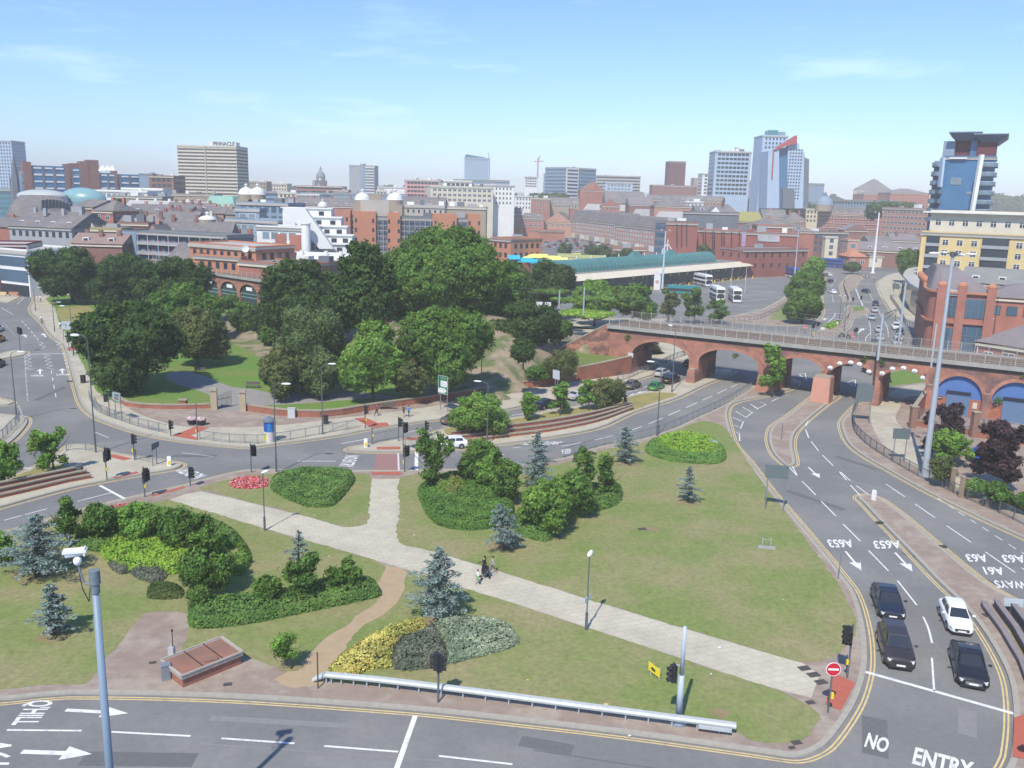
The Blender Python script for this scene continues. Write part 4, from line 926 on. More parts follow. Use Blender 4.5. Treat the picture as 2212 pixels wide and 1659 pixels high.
# ------------------------------------------------------------------ signs
def panel_sign(label,corners,bases,face,back=None,name='road_sign',post=mgrey,deep=.06,extra=None,z=KH,ext=True):
    b=[P(*q,z) for q in bases];T=(b[-1]-b[0]);T.z=0
    if T.length < .05: T=Vector((1,0,0))
    T.normalize();N=Vector((T.y,-T.x,0))
    if N.y > 0: N=-N
    def on(q):
        d=ray(*q);o=b[0];k=(o.x*N.x+o.y*N.y)/(d.x*N.x+d.y*N.y);return Vector((d.x*k,d.y*k,H+d.z*k))
    cs=[on(q)+N*.09 for q in corners];t=thing(name,label,'sign',tuple(b[0]));zt=max(c.z for c in cs)
    for q in b: mb=MB();mb.cyl(q,(q.x,q.y,zt-.1),.06,.06,8);mb.build('post',post,t,True)
    mb=MB();mb.add([c for c in cs]+[c+N*(-deep) for c in cs],[(0,1,2,3),(7,6,5,4)]+[(i,i+4,(i+1) % 4+4,(i+1) % 4) for i in range(4)]);pn=mb.build('panel',face,t,True)
    return t,cs,T,N
def bars(t,cs,N,items,m,name='sign_lettering'):
    mb=MB();a,b,c,d=cs
    for u0,v0,u1,v1 in items:
        q=lambda u,v: a.lerp(b,u).lerp(d.lerp(c,u),v)+N*.012
        mb.quad(q(u0,v1),q(u1,v1),q(u1,v0),q(u0,v0))
    return mb.build(name,m,t,True)
green=M('sign_green',(.0,.16,.085),.4,.03,1);sgrey=M('sign_back_grey',(.115,.145,.15),.6,.05,1);sbl=M('sign_back_pale',(.42,.47,.5),.6,.05,1)
t,cs,T_,N_=panel_sign('large green direction sign with white boxes and a roundabout diagram',[(947.8,809.4),(968.8,814),(968.2,853),(947.5,848.5)],[(951.5,884.7),(965.8,889.6)],green)
bars(t,cs,N_,[(0,0,1,.015),(0,.985,1,1),(0,0,.03,1),(.97,0,1,1)],white,'sign_border')
bars(t,cs,N_,[(.26,.27,.93,.6),(.03,.71,.58,.95),(.6,.62,.68,.98),(.15,.68,.68,.71)],white,'white_field')
for s_,v,u0,u1,m_ in (('Harrogate',.06,.25,.68,white),('Wetherby',.14,.25,.68,white)): text_mesh(s_,m_,'sign_lettering',cs[0].lerp(cs[1],u0).lerp(cs[3].lerp(cs[2],u0),v+.05)+N_*.02,(cs[1]-cs[0])*(u1-u0),(cs[0]-cs[3])*.05,0,t)
ora=M('sign_yellow',(.75,.5,.05),.5)
text_mesh('A61',ora,'sign_lettering',cs[0].lerp(cs[1],.72).lerp(cs[3].lerp(cs[2],.72),.11)+N_*.02,(cs[1]-cs[0])*.16,(cs[0]-cs[3])*.05,0,t);text_mesh('(A58)',ora,'sign_lettering',cs[0].lerp(cs[1],.7).lerp(cs[3].lerp(cs[2],.7),.19)+N_*.02,(cs[1]-cs[0])*.22,(cs[0]-cs[3])*.05,0,t)
for s_,v,u0,u1 in (('City',.36,.33,.55),('Centre',.43,.33,.7),('Markets',.52,.33,.8),('Quay',.80,.1,.4)): text_mesh(s_,black,'sign_lettering',cs[0].lerp(cs[1],u0).lerp(cs[3].lerp(cs[2],u0),v)+N_*.025,(cs[1]-cs[0])*(u1-u0),(cs[0]-cs[3])*.035,0,t)
c_=cs[0].lerp(cs[1],.78).lerp(cs[3].lerp(cs[2],.78),.8);mb=MB();r_=.25;mb.add([c_+N_*.02+T_*r_*math.cos(q)+Vector((0,0,r_*math.sin(q))) for q in [i*2*math.pi/14 for i in range(14)]],[tuple(range(14))]);mb.build('roundabout_symbol',white,t,True)
panel_sign('large dark green sign back on two posts at the lawn edge of the right road',[(1654,1003),(1705,1006),(1703,1035),(1653,1031)],[(1652.4,1100),(1691,1105)],sgrey)
t,cs,T_,N_=panel_sign('dark sign back on two posts in front of the footway arch',[(1853,829),(1888,832),(1884,868),(1847,866)],[(1846,911),(1877,914)],sgrey)
panel_sign('smaller dark sign back on two posts beside the railed footpath',[(1930,925),(1967,926),(1964,949),(1928,947)],[(1928,996),(1953,997)],sgrey)
t,cs,T_,N_=panel_sign('grey lane map sign with black route lines on the left pavement',[(133,694),(155,694),(154,712),(133,711)],[(138,737),(154,737)],sbl);bars(t,cs,N_,[(.3,.4,.5,.46),(.44,.46,.5,.8),(.12,.4,.3,.46)],black,'route_lines')
t,cs,T_,N_=panel_sign('green edged direction sign facing the left junction',[(244,846),(261,849),(260,869),(243,862)],[(251,905),(263,910)],M('sign_grey_green',(.28,.36,.36),.5));bars(t,cs,N_,[(.3,.2,.85,.45)],sgrey,'white_field');bars(t,cs,N_,[(.3,.55,.8,.85)],M('brown_panel',(.25,.12,.08),.6),'brown_field')
panel_sign('dark sign seen edge on at the tip of the left median',[(326,959),(342,953),(342,964),(326,974)],[(330,1006),(339,1002)],sgrey)
panel_sign('white information sign on a post above the terrace planting',[(1194,798),(1208,801),(1208,821),(1194,817)],[(1199,851),(1204,850)],wpaint)
panel_sign('pale grey sign back at the right edge above the curved dark steps',[(2169,1290),(2212,1294),(2209,1311),(2168,1308)],[(2182,1326),(2198,1329)],sbl)
panel_sign('low grey board behind the bright oval shrub bed',[(1531,948),(1550,953),(1550,963),(1531,958)],[(1536,968),(1546,969)],sbl)
t,cs,T_,N_=panel_sign('small yellow and black board leaning in the lawn by the signal mast',[(1403,1428),(1427,1447),(1427,1464),(1403,1446)],[(1406,1457),(1424,1467)],yplate,post=galv);bars(t,cs,N_,[(.3,.3,.5,.7),(.5,.4,.62,.7),(.22,.45,.3,.6)],black,'emblem')
panel_sign('white information board in a planter on the far junction',[(1845,573),(1854,574),(1853,587),(1844,586)],[(1847,592),(1852,592)],M('board_grey',(.5,.55,.53),.6),z=0)
panel_sign('dark sign back on the far right pavement',[(1928,612),(1943,613),(1943,625),(1928,624)],[(1929,640),(1942,641)],sgrey)
panel_sign('small white sign board at the far planted median',[(1772,707),(1781,707),(1781,713),(1772,713)],[(1774,720),(1779,720)],wpaint,z=0)
def disc(label,x,y,ty,r,by=None,z=KH):
    p=P(x,y,z);h=hgt(p,ty);t=thing('no_entry_sign',label,'no entry sign',tuple(p),group='no entry signs');mb=MB();mb.cyl((0,0,0),(0,0,h),.055,.055,8);mb.build('post',dgrey,t)
    c=Vector((0,-.08,h-r));f=Vector((.0,-1,0));mb=MB();mb.cyl(c,c+f*.03,r*1.06,r*1.06,24);d=mb.build('rim',wpaint,t);mb=MB();mb.cyl(c+f*.031,c+f*.035,r*.97,r*.97,24);mb.build('disc',M('sign_red',(.55,.02,.03),.4),t);mb=MB();mb.box(c+f*.04,(r*1.5,.012,r*.3));mb.build('white_bar',white,t);return t
t=disc('round red no entry sign at the corner of the diagonal path',1788.5,1539,1430,.42);mb=MB();mb.box((.1,-.1,1.2),(.16,.14,.38));mb.build('push_button_box',yplate,t)
for x,y,ty,lab in ((1738,722,703,'far round red sign left of the signal cluster beyond the viaduct'),(1836,734,716,'upper one of two round red signs just above the viaduct parapet'),(1841,742,723,'lower one of two round red signs just above the viaduct parapet')): disc(lab,x,y,ty,.42,z=0)
disc('cut off round sign at the right edge near the bottom corner',2222,1650,1570,.4)
# ------------------------------------------------------------------ steel barrier, kiosk, rubbish
ps=smooth2(GP([(676,1476),(716,1481),(820,1491),(1000,1513),(1200,1540),(1400,1567),(1588,1592)]),4,False)
t=thing('steel_barrier','long galvanised box beam safety barrier along the bottom of the lawn','crash barrier',(ps[0].x,ps[0].y,KH));mb=MB();mp_=MB();n=len(ps)
for i in range(n-1):
    f=min(1,i/3);g=min(1,(i+1)/3);z0=KH+.12+.48*f;z1=KH+.12+.48*g;d=(ps[i+1]-ps[i]).normalized();q=Vector((-d.y,d.x,0))
    pr=[(-.17,-.13),(-.2,0),(-.13,.13),(.1,.16),(.17,.05),(.17,-.13)]
    a=[Vector((ps[i].x,ps[i].y,z0))+q*u+Vector((0,0,v)) for u,v in pr];b=[Vector((ps[i+1].x,ps[i+1].y,z1))+q*u+Vector((0,0,v)) for u,v in pr];mb.add(a+b,[(j,(j+1) % 6,6+(j+1) % 6,6+j) for j in range(6)]+[(5,4,3,2,1,0),(6,7,8,9,10,11)])
    if i > 2: mp_.cyl((ps[i].x,ps[i].y,0),(ps[i].x,ps[i].y,z0-.1),.05,.05,6)
mb.build('beam',M('barrier_zinc',(.50,.53,.52),.5,.12,3,metal=.2),t,True);mp_.build('posts',galv,t,True)
e=ps[-1];e2=ps[-3];mb=MB();mb.bar((e.x-.3,e.y-.25,KH+.42),(e2.x,e2.y-.3,KH+.42),.12,.2);mb.build('end_fitting',M('fitting_grey',(.42,.45,.46),.5),t,True)
p=P(687,1487,KH);t=thing('marker_post','thin dark post at the left end of the steel barrier','post',tuple(p));mb=MB();mb.cyl((0,0,0),(0,0,hgt(p,1410)),.045,.045,8);mb.ell((0,0,hgt(p,1410)),(.05,.05,.05),8,5);mb.build('pole',M('rust_brown',(.13,.06,.05),.8),t)
p=P(1811,1251,KH);t=thing('marker_post','thin grey post at the kerb above the queue of cars','post',tuple(p));mb=MB();mb.cyl((0,0,0),(0,0,hgt(p,1196)),.045,.045,8);mb.ell((0,0,hgt(p,1196)),(.05,.05,.05),8,5);mb.build('pole',mgrey,t)
p=P(1688,949,KH);t=thing('marker_post','thin dark post on the brick splitter island','post',tuple(p));mb=MB();mb.cyl((0,0,0),(0,0,hgt(p,915)),.045,.045,8);mb.ell((0,0,hgt(p,915)),(.05,.05,.05),8,5);mb.build('pole',dgrey,t)
p=P(1656,1184,KH);t=thing('memorial_bench','low stone slab with two short posts on the big lawn','slab',tuple(p));mb=MB();mb.box((0,0,.06),(1.5,.6,.12),-.15);mb.build('slab',concrete,t);mb=MB()
for s in (-.4,.35): mb.cyl((s,0,.1),(s,0,1.0),.04,.04,6)
mb.bar((-.4,0,.85),(.35,0,.8),.03);mb.build('posts',galv,t)
# brick plant kiosk
KZ=1.0;kc=[P(348,1426,KZ),P(392,1461,KZ),P(525,1408,KZ),P(478.6,1375.5,KZ)]
t=thing('brick_kiosk','low flat roofed brick plant room on the paved apron','plant room',(kc[0].x,kc[0].y,0));base=[Vector((q.x,q.y,0)) for q in kc]
mb=MB();mb.prism(offset(base,.12 if area(base) > 0 else -.12),0,KZ-.25);mb.build('walls',M('kiosk_brick',(.30,.13,.09),.9,.2,3),t,True)
mb=MB();mb.prism(base,KZ-.26,KZ-.02,True);mb.build('fascia',M('fascia_white',(.34,.30,.27),.7,.3,4),t,True)
mb=MB();mb.prism(offset(base,.16 if area(base) > 0 else -.16),KZ-.05,KZ+.0);mb.build('roof',M('kiosk_roof',(.24,.135,.10),.85,.12,.8,col2=(.34,.15,.10),sc2=.5,amt2=.7),t,True)
mb=MB()
for i in range(4): mb.bar((kc[i].x,kc[i].y,KZ+.03),(kc[(i+1) % 4].x,kc[(i+1) % 4].y,KZ+.03),.09,.1)
mb.build('edge_trim',M('trim_grey',(.42,.38,.33),.7),t,True)
mb=MB()
for f in (.36,.68): a=kc[1].lerp(kc[2],f);b=kc[0].lerp(kc[3],f);mb.bar((a.x,a.y,KZ+.02),(b.x,b.y,KZ+.02),.05,.04)
mb.build('roof_seam',black,t,True)
q=P(371,1413,KZ);mb=MB();mb.box((q.x,q.y,KZ+.25),(.35,.35,.5));v_=mb.build('roof_box',M('pale_box',(.45,.43,.42),.7),t,True);mb=MB();mb.cyl((q.x+.1,q.y,KZ+.4),(q.x+.1,q.y,hgt(q,1360)+KZ),.03,.03,6);mb.ell((q.x+.1,q.y,hgt(q,1362)+KZ),(.08,.08,.1),6,5);mb.build('aerial',black,t,True)
for x,y,lab,sx,h in ((359,1466,'grey metal box at the left corner of the plant room',.5,.95),): boxthing('meter_box','box',lab,x,y,sx,.45,h,M('meter_grey',(.2,.22,.24),.6),.5)
boxthing('meter_box','box','brick coloured box against the long side of the plant room',457,1452,.7,.4,.9,M('box_brown',(.24,.14,.11),.8),.45)
# stray rubbish on the grass
for i,(x,y,s,c,lab) in enumerate(((1309,1523,.18,0,'pale rock lying on the lawn above the barrier'),(1554,1399,.12,1,'scrap of white paper on the diagonal path'),(1536,1456,.07,1,'scrap of white paper on the lawn below the path'),(1140,1469,.08,2,'yellow scrap on the lawn by the silver shrubs'),(678,1113,.07,1,'white scrap on the triangular lawn'),(895,1156,.08,1,'white scrap left of the large shrub bed'),(711,1202,.07,1,'white scrap on the lawn below the path junction'),(1360,1590,.1,1,'white scrap on the kerb of the near road'),(1691,1295,.06,1,'tiny white scrap on the right of the big lawn'),(782,1428,.06,1,'white scrap beside the worn dirt track'),(1258,1563,.08,1,'white scrap on the near carriageway'))):
    p=P(x,y,KH+.02 if i != 10 else 0.01);mb=MB();mb.ell((0,0,s*.3),(s,s*.7,s*.35),7,4);o=mb.build('rock' if c == 0 else 'litter_scrap',[M('rock_tan',(.5,.42,.25),.9,.2,5),wpaint,yplate][c]);o.location=p;tag(o,lab,'rock' if c == 0 else 'litter')
# flower tubs, benches
pinkf=M('pink_flowers',(.62,.42,.45),.8,.3,8,col2=(.10,.16,.05),sc2=6,amt2=1)
for x,y,lab in ((415,917,'left one of the two black tubs of pink flowers by the gate'),(435,918,'right one of the two black tubs of pink flowers by the gate')):
    p=P(x,y,KH);t=thing('flower_tub',lab,'flower tub',tuple(p));mb=MB();mb.lathe((0,0,0),[(.45,0),(.62,.55),(.66,.6),(.5,.6),(0,.55)],14);mb.build('tub',black,t);mb=MB();mb.ell((0,0,.8),(.7,.6,.35),12,7);mb.build('flowers',pinkf,t)
def bench(lab,x,y,yaw,L_=1.8,z=KH):
    t=thing('park_bench',lab,'bench',tuple(P(x,y,z)),yaw);m_=M('bench_wood',(.12,.10,.085),.8,.2,2);mb=MB();mb.box((0,0,.45),(L_,.45,.06));mb.build('seat',m_,t);mb=MB();mb.box((0,.24,.75),(L_,.05,.4));mb.build('backrest',m_,t)
    for s in (-1,1): mb=MB();mb.box((s*L_*.42,0,.22),(.08,.42,.44));mb.build('leg',dgrey,t)
bench('dark bench on the brick pavement before the long park wall',838,884,.16,2.4);bench('bench by the path inside the gates',546,838,0,2.2);bench('bench at the foot of the big dark tree',433,806,.4,1.8)
for x,y,s,lab in ((817,878,.9,'flat stone slab by the dark bench'),(760,985,0,''),(1107,797,.6,'pale plank lying on the dirt slope')):
    if s: p=P(x,y,KH);t=MB().box((0,0,.2),(s*1.6,s,.3)).box((0,0,.37),(s*1.7,s*1.1,.06)).build('stone_slab',stone);t.location=p;tag(t,lab,'slab')
# ------------------------------------------------------------------ vehicles
tyre=M('tyre',(.02,.02,.02),.9,.1,2);rim=M('alloy',(.45,.46,.47),.3,.05,1,metal=.8);cglass=M('car_glass',(.025,.03,.035),.06,.05,1,spec=1.0);lampg=M('headlamp',(.7,.72,.72),.15,.05,1);tail=M('tail_lamp',(.45,.02,.02),.3);plate=M('number_plate',(.75,.75,.72),.5);plateY=M('number_plate_rear',(.7,.5,.06),.5);trimb=M('black_trim',(.025,.025,.027),.6)
def paint(n,c,r=.22): return M('paint_'+n,c,r,.03,.5,spec=.6)
PAINTS={'black': paint('black',(.012,.014,.02)),'navy': paint('navy',(.012,.02,.04)),'grey': paint('grey',(.10,.105,.11)),'dark_grey': paint('dark_grey',(.035,.03,.035)),'silver': paint('silver',(.40,.42,.44),.3),'white': paint('white',(.78,.79,.79)),'red': paint('red',(.40,.02,.025)),'green': paint('green',(.02,.20,.05)),'blue': paint('blue',(.03,.08,.28)),'maroon': paint('maroon',(.10,.015,.02)),'orange': paint('orange',(.7,.25,.03))}
SH={  # length, half width, roof height, hood height, [x of windscreen base, roof front, roof rear, rear glass base], rear deck height
 'saloon': (4.8,.91,1.44,.86,(1.15,.35,-1.05,-1.75),.98),'hatch': (3.97,.84,1.46,.90,(.95,.25,-1.35,-1.82),1.0),'suv': (4.65,.93,1.66,1.0,(1.15,.5,-1.75,-2.12),1.1),'van': (4.9,.95,1.95,1.1,(1.7,1.0,-2.3,-2.4),1.2),'coupe': (4.75,.92,1.40,.88,(1.05,.15,-1.0,-2.05),1.02)}
def car_mesh(kind,col,detail=True):
    L_,wd,zr,zh,(xa,xb,xc,xd),zd=SH[kind];h=L_/2;pm=PAINTS[col];t=thing(('parked_' if False else '')+'car' if kind != 'van' else 'van','','car' if kind != 'van' else 'van')
    st=[(h,.72,.30,.52,zh-.28),(h-.12,.84,.22,.55,zh-.17),(h-.5,.95,.20,.62,zh-.08),(xa+.1,1,.2,.66,zh),(xa-.5,1,.2,.68,zh+.04),(0,1,.2,.70,zh+.07),(xc,1,.2,.72,zd),(xd-.05,.985,.2,.72,zd),(-h+.35,.95,.22,.70,zd-.04),(-h+.08,.86,.26,.62,zd-.12),(-h,.76,.34,.58,zd-.3)]
    vs=[];K=0
    for x,k,z0,zm,zt in st:
        w_=wd*k;ring=[(-w_*.82,z0),(-w_,z0+.14),(-w_*1.0,zm),(-w_*.97,zt-.12),(-w_*.86,zt),(0,zt+.03),(w_*.86,zt),(w_*.97,zt-.12),(w_,zm),(w_,z0+.14),(w_*.82,z0)];K=len(ring);vs += [(x,y,z) for y,z in ring]
    mb=MB();n=len(st);mb.add(vs,[(i*K+j,i*K+(j+1) % K,(i+1)*K+(j+1) % K,(i+1)*K+j) for i in range(n-1) for j in range(K)]+[tuple(range(K-1,-1,-1)),tuple(range((n-1)*K,n*K))]);mb.build('body',pm,t,smooth=False)
    # cabin
    wb,wt=wd*.90,wd*.68;zb=zh+.0;zb2=zd-.02
    B=[(xa,wb*.92,zb),(xb+.1,wb,zb+.05),(xc,wb,zb2),(xd,wb*.88,zb2)];T=[(xb,wt*.93,zr-.05),((xb+xc)/2,wt,zr),(xc,wt*.95,zr-.05)]
    mb=MB();q=[]
    for s in (1,-1): q += [(xa,s*wb*.92,zb-.05),(xd,s*wb*.9,zb2-.05),(xc,s*wt*.95,zr-.06),((xb+xc)/2,s*wt,zr),(xb,s*wt*.93,zr-.05)]
    mb.add(q,[(0,1,2,3,4),(9,8,7,6,5),(4,3,8,9),(3,2,7,8),(2,1,6,7),(0,4,9,5)]);mb.build('roof',pm,t)
    g=MB();o=.012
    g.quad((xa-.06+.02,-wb*.84,zb+.03),(xa-.06+.02,wb*.84,zb+.03),(xb+.06+.02,wt*.84,zr-.09),(xb+.06+.02,-wt*.84,zr-.09));g.build('windscreen',cglass,t)
    g=MB();g.quad((xd+.05-.03,wb*.80,zb2+.05),(xd+.05-.03,-wb*.80,zb2+.05),(xc-.03-.03,-wt*.82,zr-.12),(xc-.03-.03,wt*.82,zr-.12));g.build('rear_window',cglass,t)
    for s in (1,-1):
        f=lambda x,v: ((x),s*((wb*.95)*(1-v)+(wt*.985)*v+o),(zb+.05)*(1-v)+(zr-.06)*v)
        mid=(xb+xc)/2+.1;v0,v1=.06,.84
        def xl(x,v): return x
        for a0,a1,b0,b1 in ((xa-.22,mid+.05,xb-.02,mid+.05),(mid-.05,xd+.38,mid-.05,xc+.06)):
            g=MB();q=[f(a0,v0),f(a1,v0),f(b1,v1),f(b0,v1)];g.add(q if s < 0 else q[::-1],[(0,1,2,3)]);g.build('side_window',cglass,t)
        if detail: m_=MB();m_.ell((xa-.35,s*(wd+.12),zh+.12),(.1,.13,.08),8,5);m_.build('mirror',pm,t)
    w0=None
    for x in (h-.85,-h+.82):
        for s in (1,-1):
            if w0 is None:
                mb=MB();mb.cyl((0,-.1,0),(0,.11,0),.31,.31,16);w0=mb.build('wheel',tyre,t);w0.location=(x,s*(wd-.09),.31);r0=MB().cyl((0,.112,0),(0,.118,0),.2,.2,12).cyl((0,-.108,0),(0,-.112,0),.2,.2,12).build('rim',rim,w0)
            else: c=w0.copy();C.objects.link(c);c.parent=t;c.location=(x,s*(wd-.09),.31);c2=r0.copy();C.objects.link(c2);c2.parent=c
            mb=MB();mb.cyl((x,s*(wd-.12),.33),(x,s*(wd+.004),.33),.37,.37,16);mb.build('wheel_arch',trimb,t) if detail else None
    for s in (1,-1):
        g=MB();g.box((h-.14,s*wd*.62,zh-.30),(.22,.38,.14),-s*.35);g.build('headlight',lampg,t);g=MB();g.box((-h+.07,s*wd*.68,zd-.34),(.12,.26,.2),s*.2);g.build('tail_light',tail,t)
    g=MB();g.box((h+.0,0,zh-.42),(.05,.9,.18));g.build('grille',trimb if col != 'black' else rim,t)
    g=MB();g.box((h+.0,0,.42),(.06,.52,.11));g.build('number_plate',plate,t)
    g=MB();g.box((-h-.0,0,zd-.42),(.06,.52,.11));g.build('number_plate',plateY,t)
    g=MB();g.box((h-.06,0,.27),(.16,wd*1.5,.1));g.box((-h+.06,0,.30),(.16,wd*1.5,.1));
    g.build('bumper_insert',trimb,t) if detail else None
    return t
CK={}
def car(kind,col,x,y,az,label,group=None,front=False,z=.0):
    k=(kind,col)
    if k not in CK: CK[k]=Kind(lambda: car_mesh(kind,col))
    p=P(x,y,z);a=R(az)
    if front: p -= Vector((math.cos(a),math.sin(a),0))*SH[kind][0]/2
    return CK[k](tuple(p),a,label,group or 'cars on the road',1.06 if front else None)
def azof(x0,y0,x1,y1): d=P(x1,y1)-P(x0,y0);return math.degrees(math.atan2(d.y,d.x))
car('saloon','navy',1927,1342,azof(1897,1262,1927,1342),'dark blue saloon, front left of the four cars facing the stop line queue',front=True)
car('suv','dark_grey',1944,1449,azof(1920,1372,1944,1449),'dark brown grey people carrier first in the left lane at the stop line',front=True)
car('hatch','white',2076,1375,azof(2040,1300,2076,1375),'white hatchback second in the right lane at the stop line',front=True)
car('coupe','black',2101,1490,azof(2080,1412,2101,1490),'black sloping back saloon first in the right lane at the stop line',front=True)
up=azof(1340,845,1420,812)
car('hatch','grey',1367,838,up,'dark grey hatchback beside the terrace wall before the first arch');car('hatch','green',1418,842,up,'green hatchback on the central island side before the first arch')
car('hatch','silver',1430,812,up,'silver hatchback entering the first arch');car('suv','black',1450,826,up,'black car ahead of the green hatchback');car('hatch','maroon',1492,791,up-4,'dark red car emerging beyond the first arch')
u2=azof(1134,890,1240,868)
car('coupe','navy',1182,880,u2,'dark blue saloon behind the slender median trees');car('saloon','silver',1252,861,u2,'silver grey saloon beside the two forked median trees');car('saloon','grey',988,913,u2-3,'grey saloon half hidden by the spreading median tree')
car('hatch','white',974,967,180+azof(900,985,1000,980),'white car behind the tall shrub trees near the crossing')
# left edge
car('hatch','white',-6,716,100,'white car cut by the left edge of the picture');car('hatch','orange',-4,738,100,'orange car at the left edge behind the white one')
car('hatch','maroon',-6,792,100,'dark red car at the left edge by the refuge')
# beyond the viaduct
dn=azof(1886,690,1905,745)
for k,c,x,y,a,lab in (('saloon','white',1798,634,88,'white saloon driving away on the far left carriageway'),('hatch','black',1793,610,88,'black car braking ahead of the white saloon'),('hatch','white',1790,596,95,'white car turning at the far junction, right one of the pair'),('hatch','grey',1781,597,95,'grey car at the far junction, left one of the pair'),('saloon','black',1870,632,-84,'black saloon coming alone down the far right carriageway'),('suv','navy',1891,660,dn,'dark blue car at the head of the oncoming queue'),('hatch','silver',1889,674,dn,'silver car second in the oncoming queue'),('saloon','silver',1883,690,dn,'pale blue silver saloon third in the oncoming queue'),('hatch','silver',1898,717,dn,'silver car alongside the black motor scooter lane'),('saloon','silver',1901,734,dn,'silver saloon just above the viaduct parapet'),('suv','white',1935,711,dn,'white car beside the railway mast in the outer lane'),('hatch','navy',1944,721,dn,'dark blue car behind the white one in the outer lane'),('saloon','silver',1940,734,dn,'silver saloon in the outer lane before the round red building'),('van','silver',1937,746,dn,'pale van behind the masts at the parapet'),('hatch','grey',1887,746,dn,'grey car mostly hidden by the viaduct parapet'),('saloon','navy',1822,786,95,'dark blue car seen through the arch with lamps'),('hatch','black',1878,806,95,'black car seen at the right of the arch with lamps')): car(k,c,x,y,a,lab)
def scooter(x,y,lab):
    t=thing('motorcycle',lab,'motorcycle',tuple(P(x,y)),R(200));mb=MB();mb.ell((0,0,.75),(.55,.16,.2),10,6);mb.build('body',black,t)
    for s in (-.65,.65): mb=MB();mb.cyl((s,-.05,.3),(s,.05,.3),.3,.3,14);mb.build('wheel',tyre,t)
    mb=MB();mb.bar((.5,0,.5),(.35,0,1.05),.06);mb.bar((.35,-.35,1.05),(.35,.35,1.05),.05);mb.build('handlebar',mgrey,t)
scooter(1818,728,'left one of two dark motorcycles waiting behind the viaduct');scooter(1832,731,'right one of two dark motorcycles waiting behind the viaduct')
# buses
def bus(x,y,az,label,c,c2,hgt_=4.3,L_=10.8,front=False,z=0.0,gl=None):
    p=P(x,y,z);a=R(az);p -= Vector((math.cos(a),math.sin(a),0))*(L_/2 if front else 0)
    t=thing('bus',label,'bus',tuple(p),a,'buses');w_=1.27;mb=MB()
    prof=[(-L_/2,.35),(-L_/2,hgt_-.3),(-L_/2+.3,hgt_),(L_/2-.6,hgt_),(L_/2-.15,hgt_-.35),(L_/2,hgt_*.55),(L_/2,.35)]
    mb.add([(u,-w_,v) for u,v in prof]+[(u,w_,v) for u,v in prof],[tuple(range(6,-1,-1)),tuple(range(7,14))]+[(i,(i+1) % 7,7+(i+1) % 7,7+i) for i in range(7)]);mb.build('body',c,t)
    dk=hgt_ > 3.6
    for zz,hh in ((1.55,.95),)+(((3.1,.8),) if dk else ()):
        for s in (1,-1): mb=MB();mb.box((0-.1,s*(w_+.01),zz),(L_-.9,.03,hh));mb.build('side_windows',cglass,t)
        mb=MB();mb.box((L_/2-.02 if zz < 2 else L_/2-.1,0,zz+.1),(.12 if zz < 2 else .3,w_*1.8,hh+.2));mb.build('windscreen',cglass,t)
        mb=MB();mb.box((-L_/2-.01,0,zz),(.05,w_*1.6,hh*.8));mb.build('rear_window',cglass,t)
    for s in (1,-1): mb=MB();mb.box((0,s*(w_+.012),.65),(L_-.3,.03,.5));mb.build('skirt_stripe',c2,t)
    for u in (L_/2-2.4,-L_/2+2.6):
        for s in (1,-1): mb=MB();mb.cyl((u,s*(w_-.2),.48),(u,s*(w_+.04),.48),.48,.48,16);mb.build('wheel',tyre,t)
    mb=MB();mb.box((L_/2+.01,0,2.35 if dk else 2.6),(.05,1.5,.3));mb.build('destination_board',black,t)
    for s in (1,-1): mb=MB();mb.box((L_/2+.0,s*.9,.85),(.06,.3,.2));mb.build('headlight',lampg,t)
bw=M('bus_white',(.72,.73,.74),.35,.04,1);bt=M('bus_teal',(.03,.22,.24),.4);bp=M('bus_purple',(.10,.03,.16),.4);bb=M('bus_blue',(.03,.09,.40),.4);bg_=M('bus_grey',(.35,.36,.38),.4)
bus(1517,617,azof(1500,612,1534,620),'white double deck bus side on at the station stands',bw,bg_)
bus(1592,655,azof(1568,637,1592,655),'white double deck bus facing right at the front of the station yard',bw,bp,front=True)
bus(1556,652,azof(1530,638,1556,652),'white bus half hidden by trees left of the front facing bus',bw,bp,front=True)
bus(1476,636,azof(1450,634,1486,636),'teal bus hidden among the trees of the station yard',bt,bt,3.0)
bus(1713,600,azof(1702,598,1722,602),'blue and white double deck bus behind the slim mast',bb,bw,4.3,9.5)
bus(1797,577,azof(1774,574,1820,577),'dark blue bus passing across the far junction',bb,bb,4.3,11)
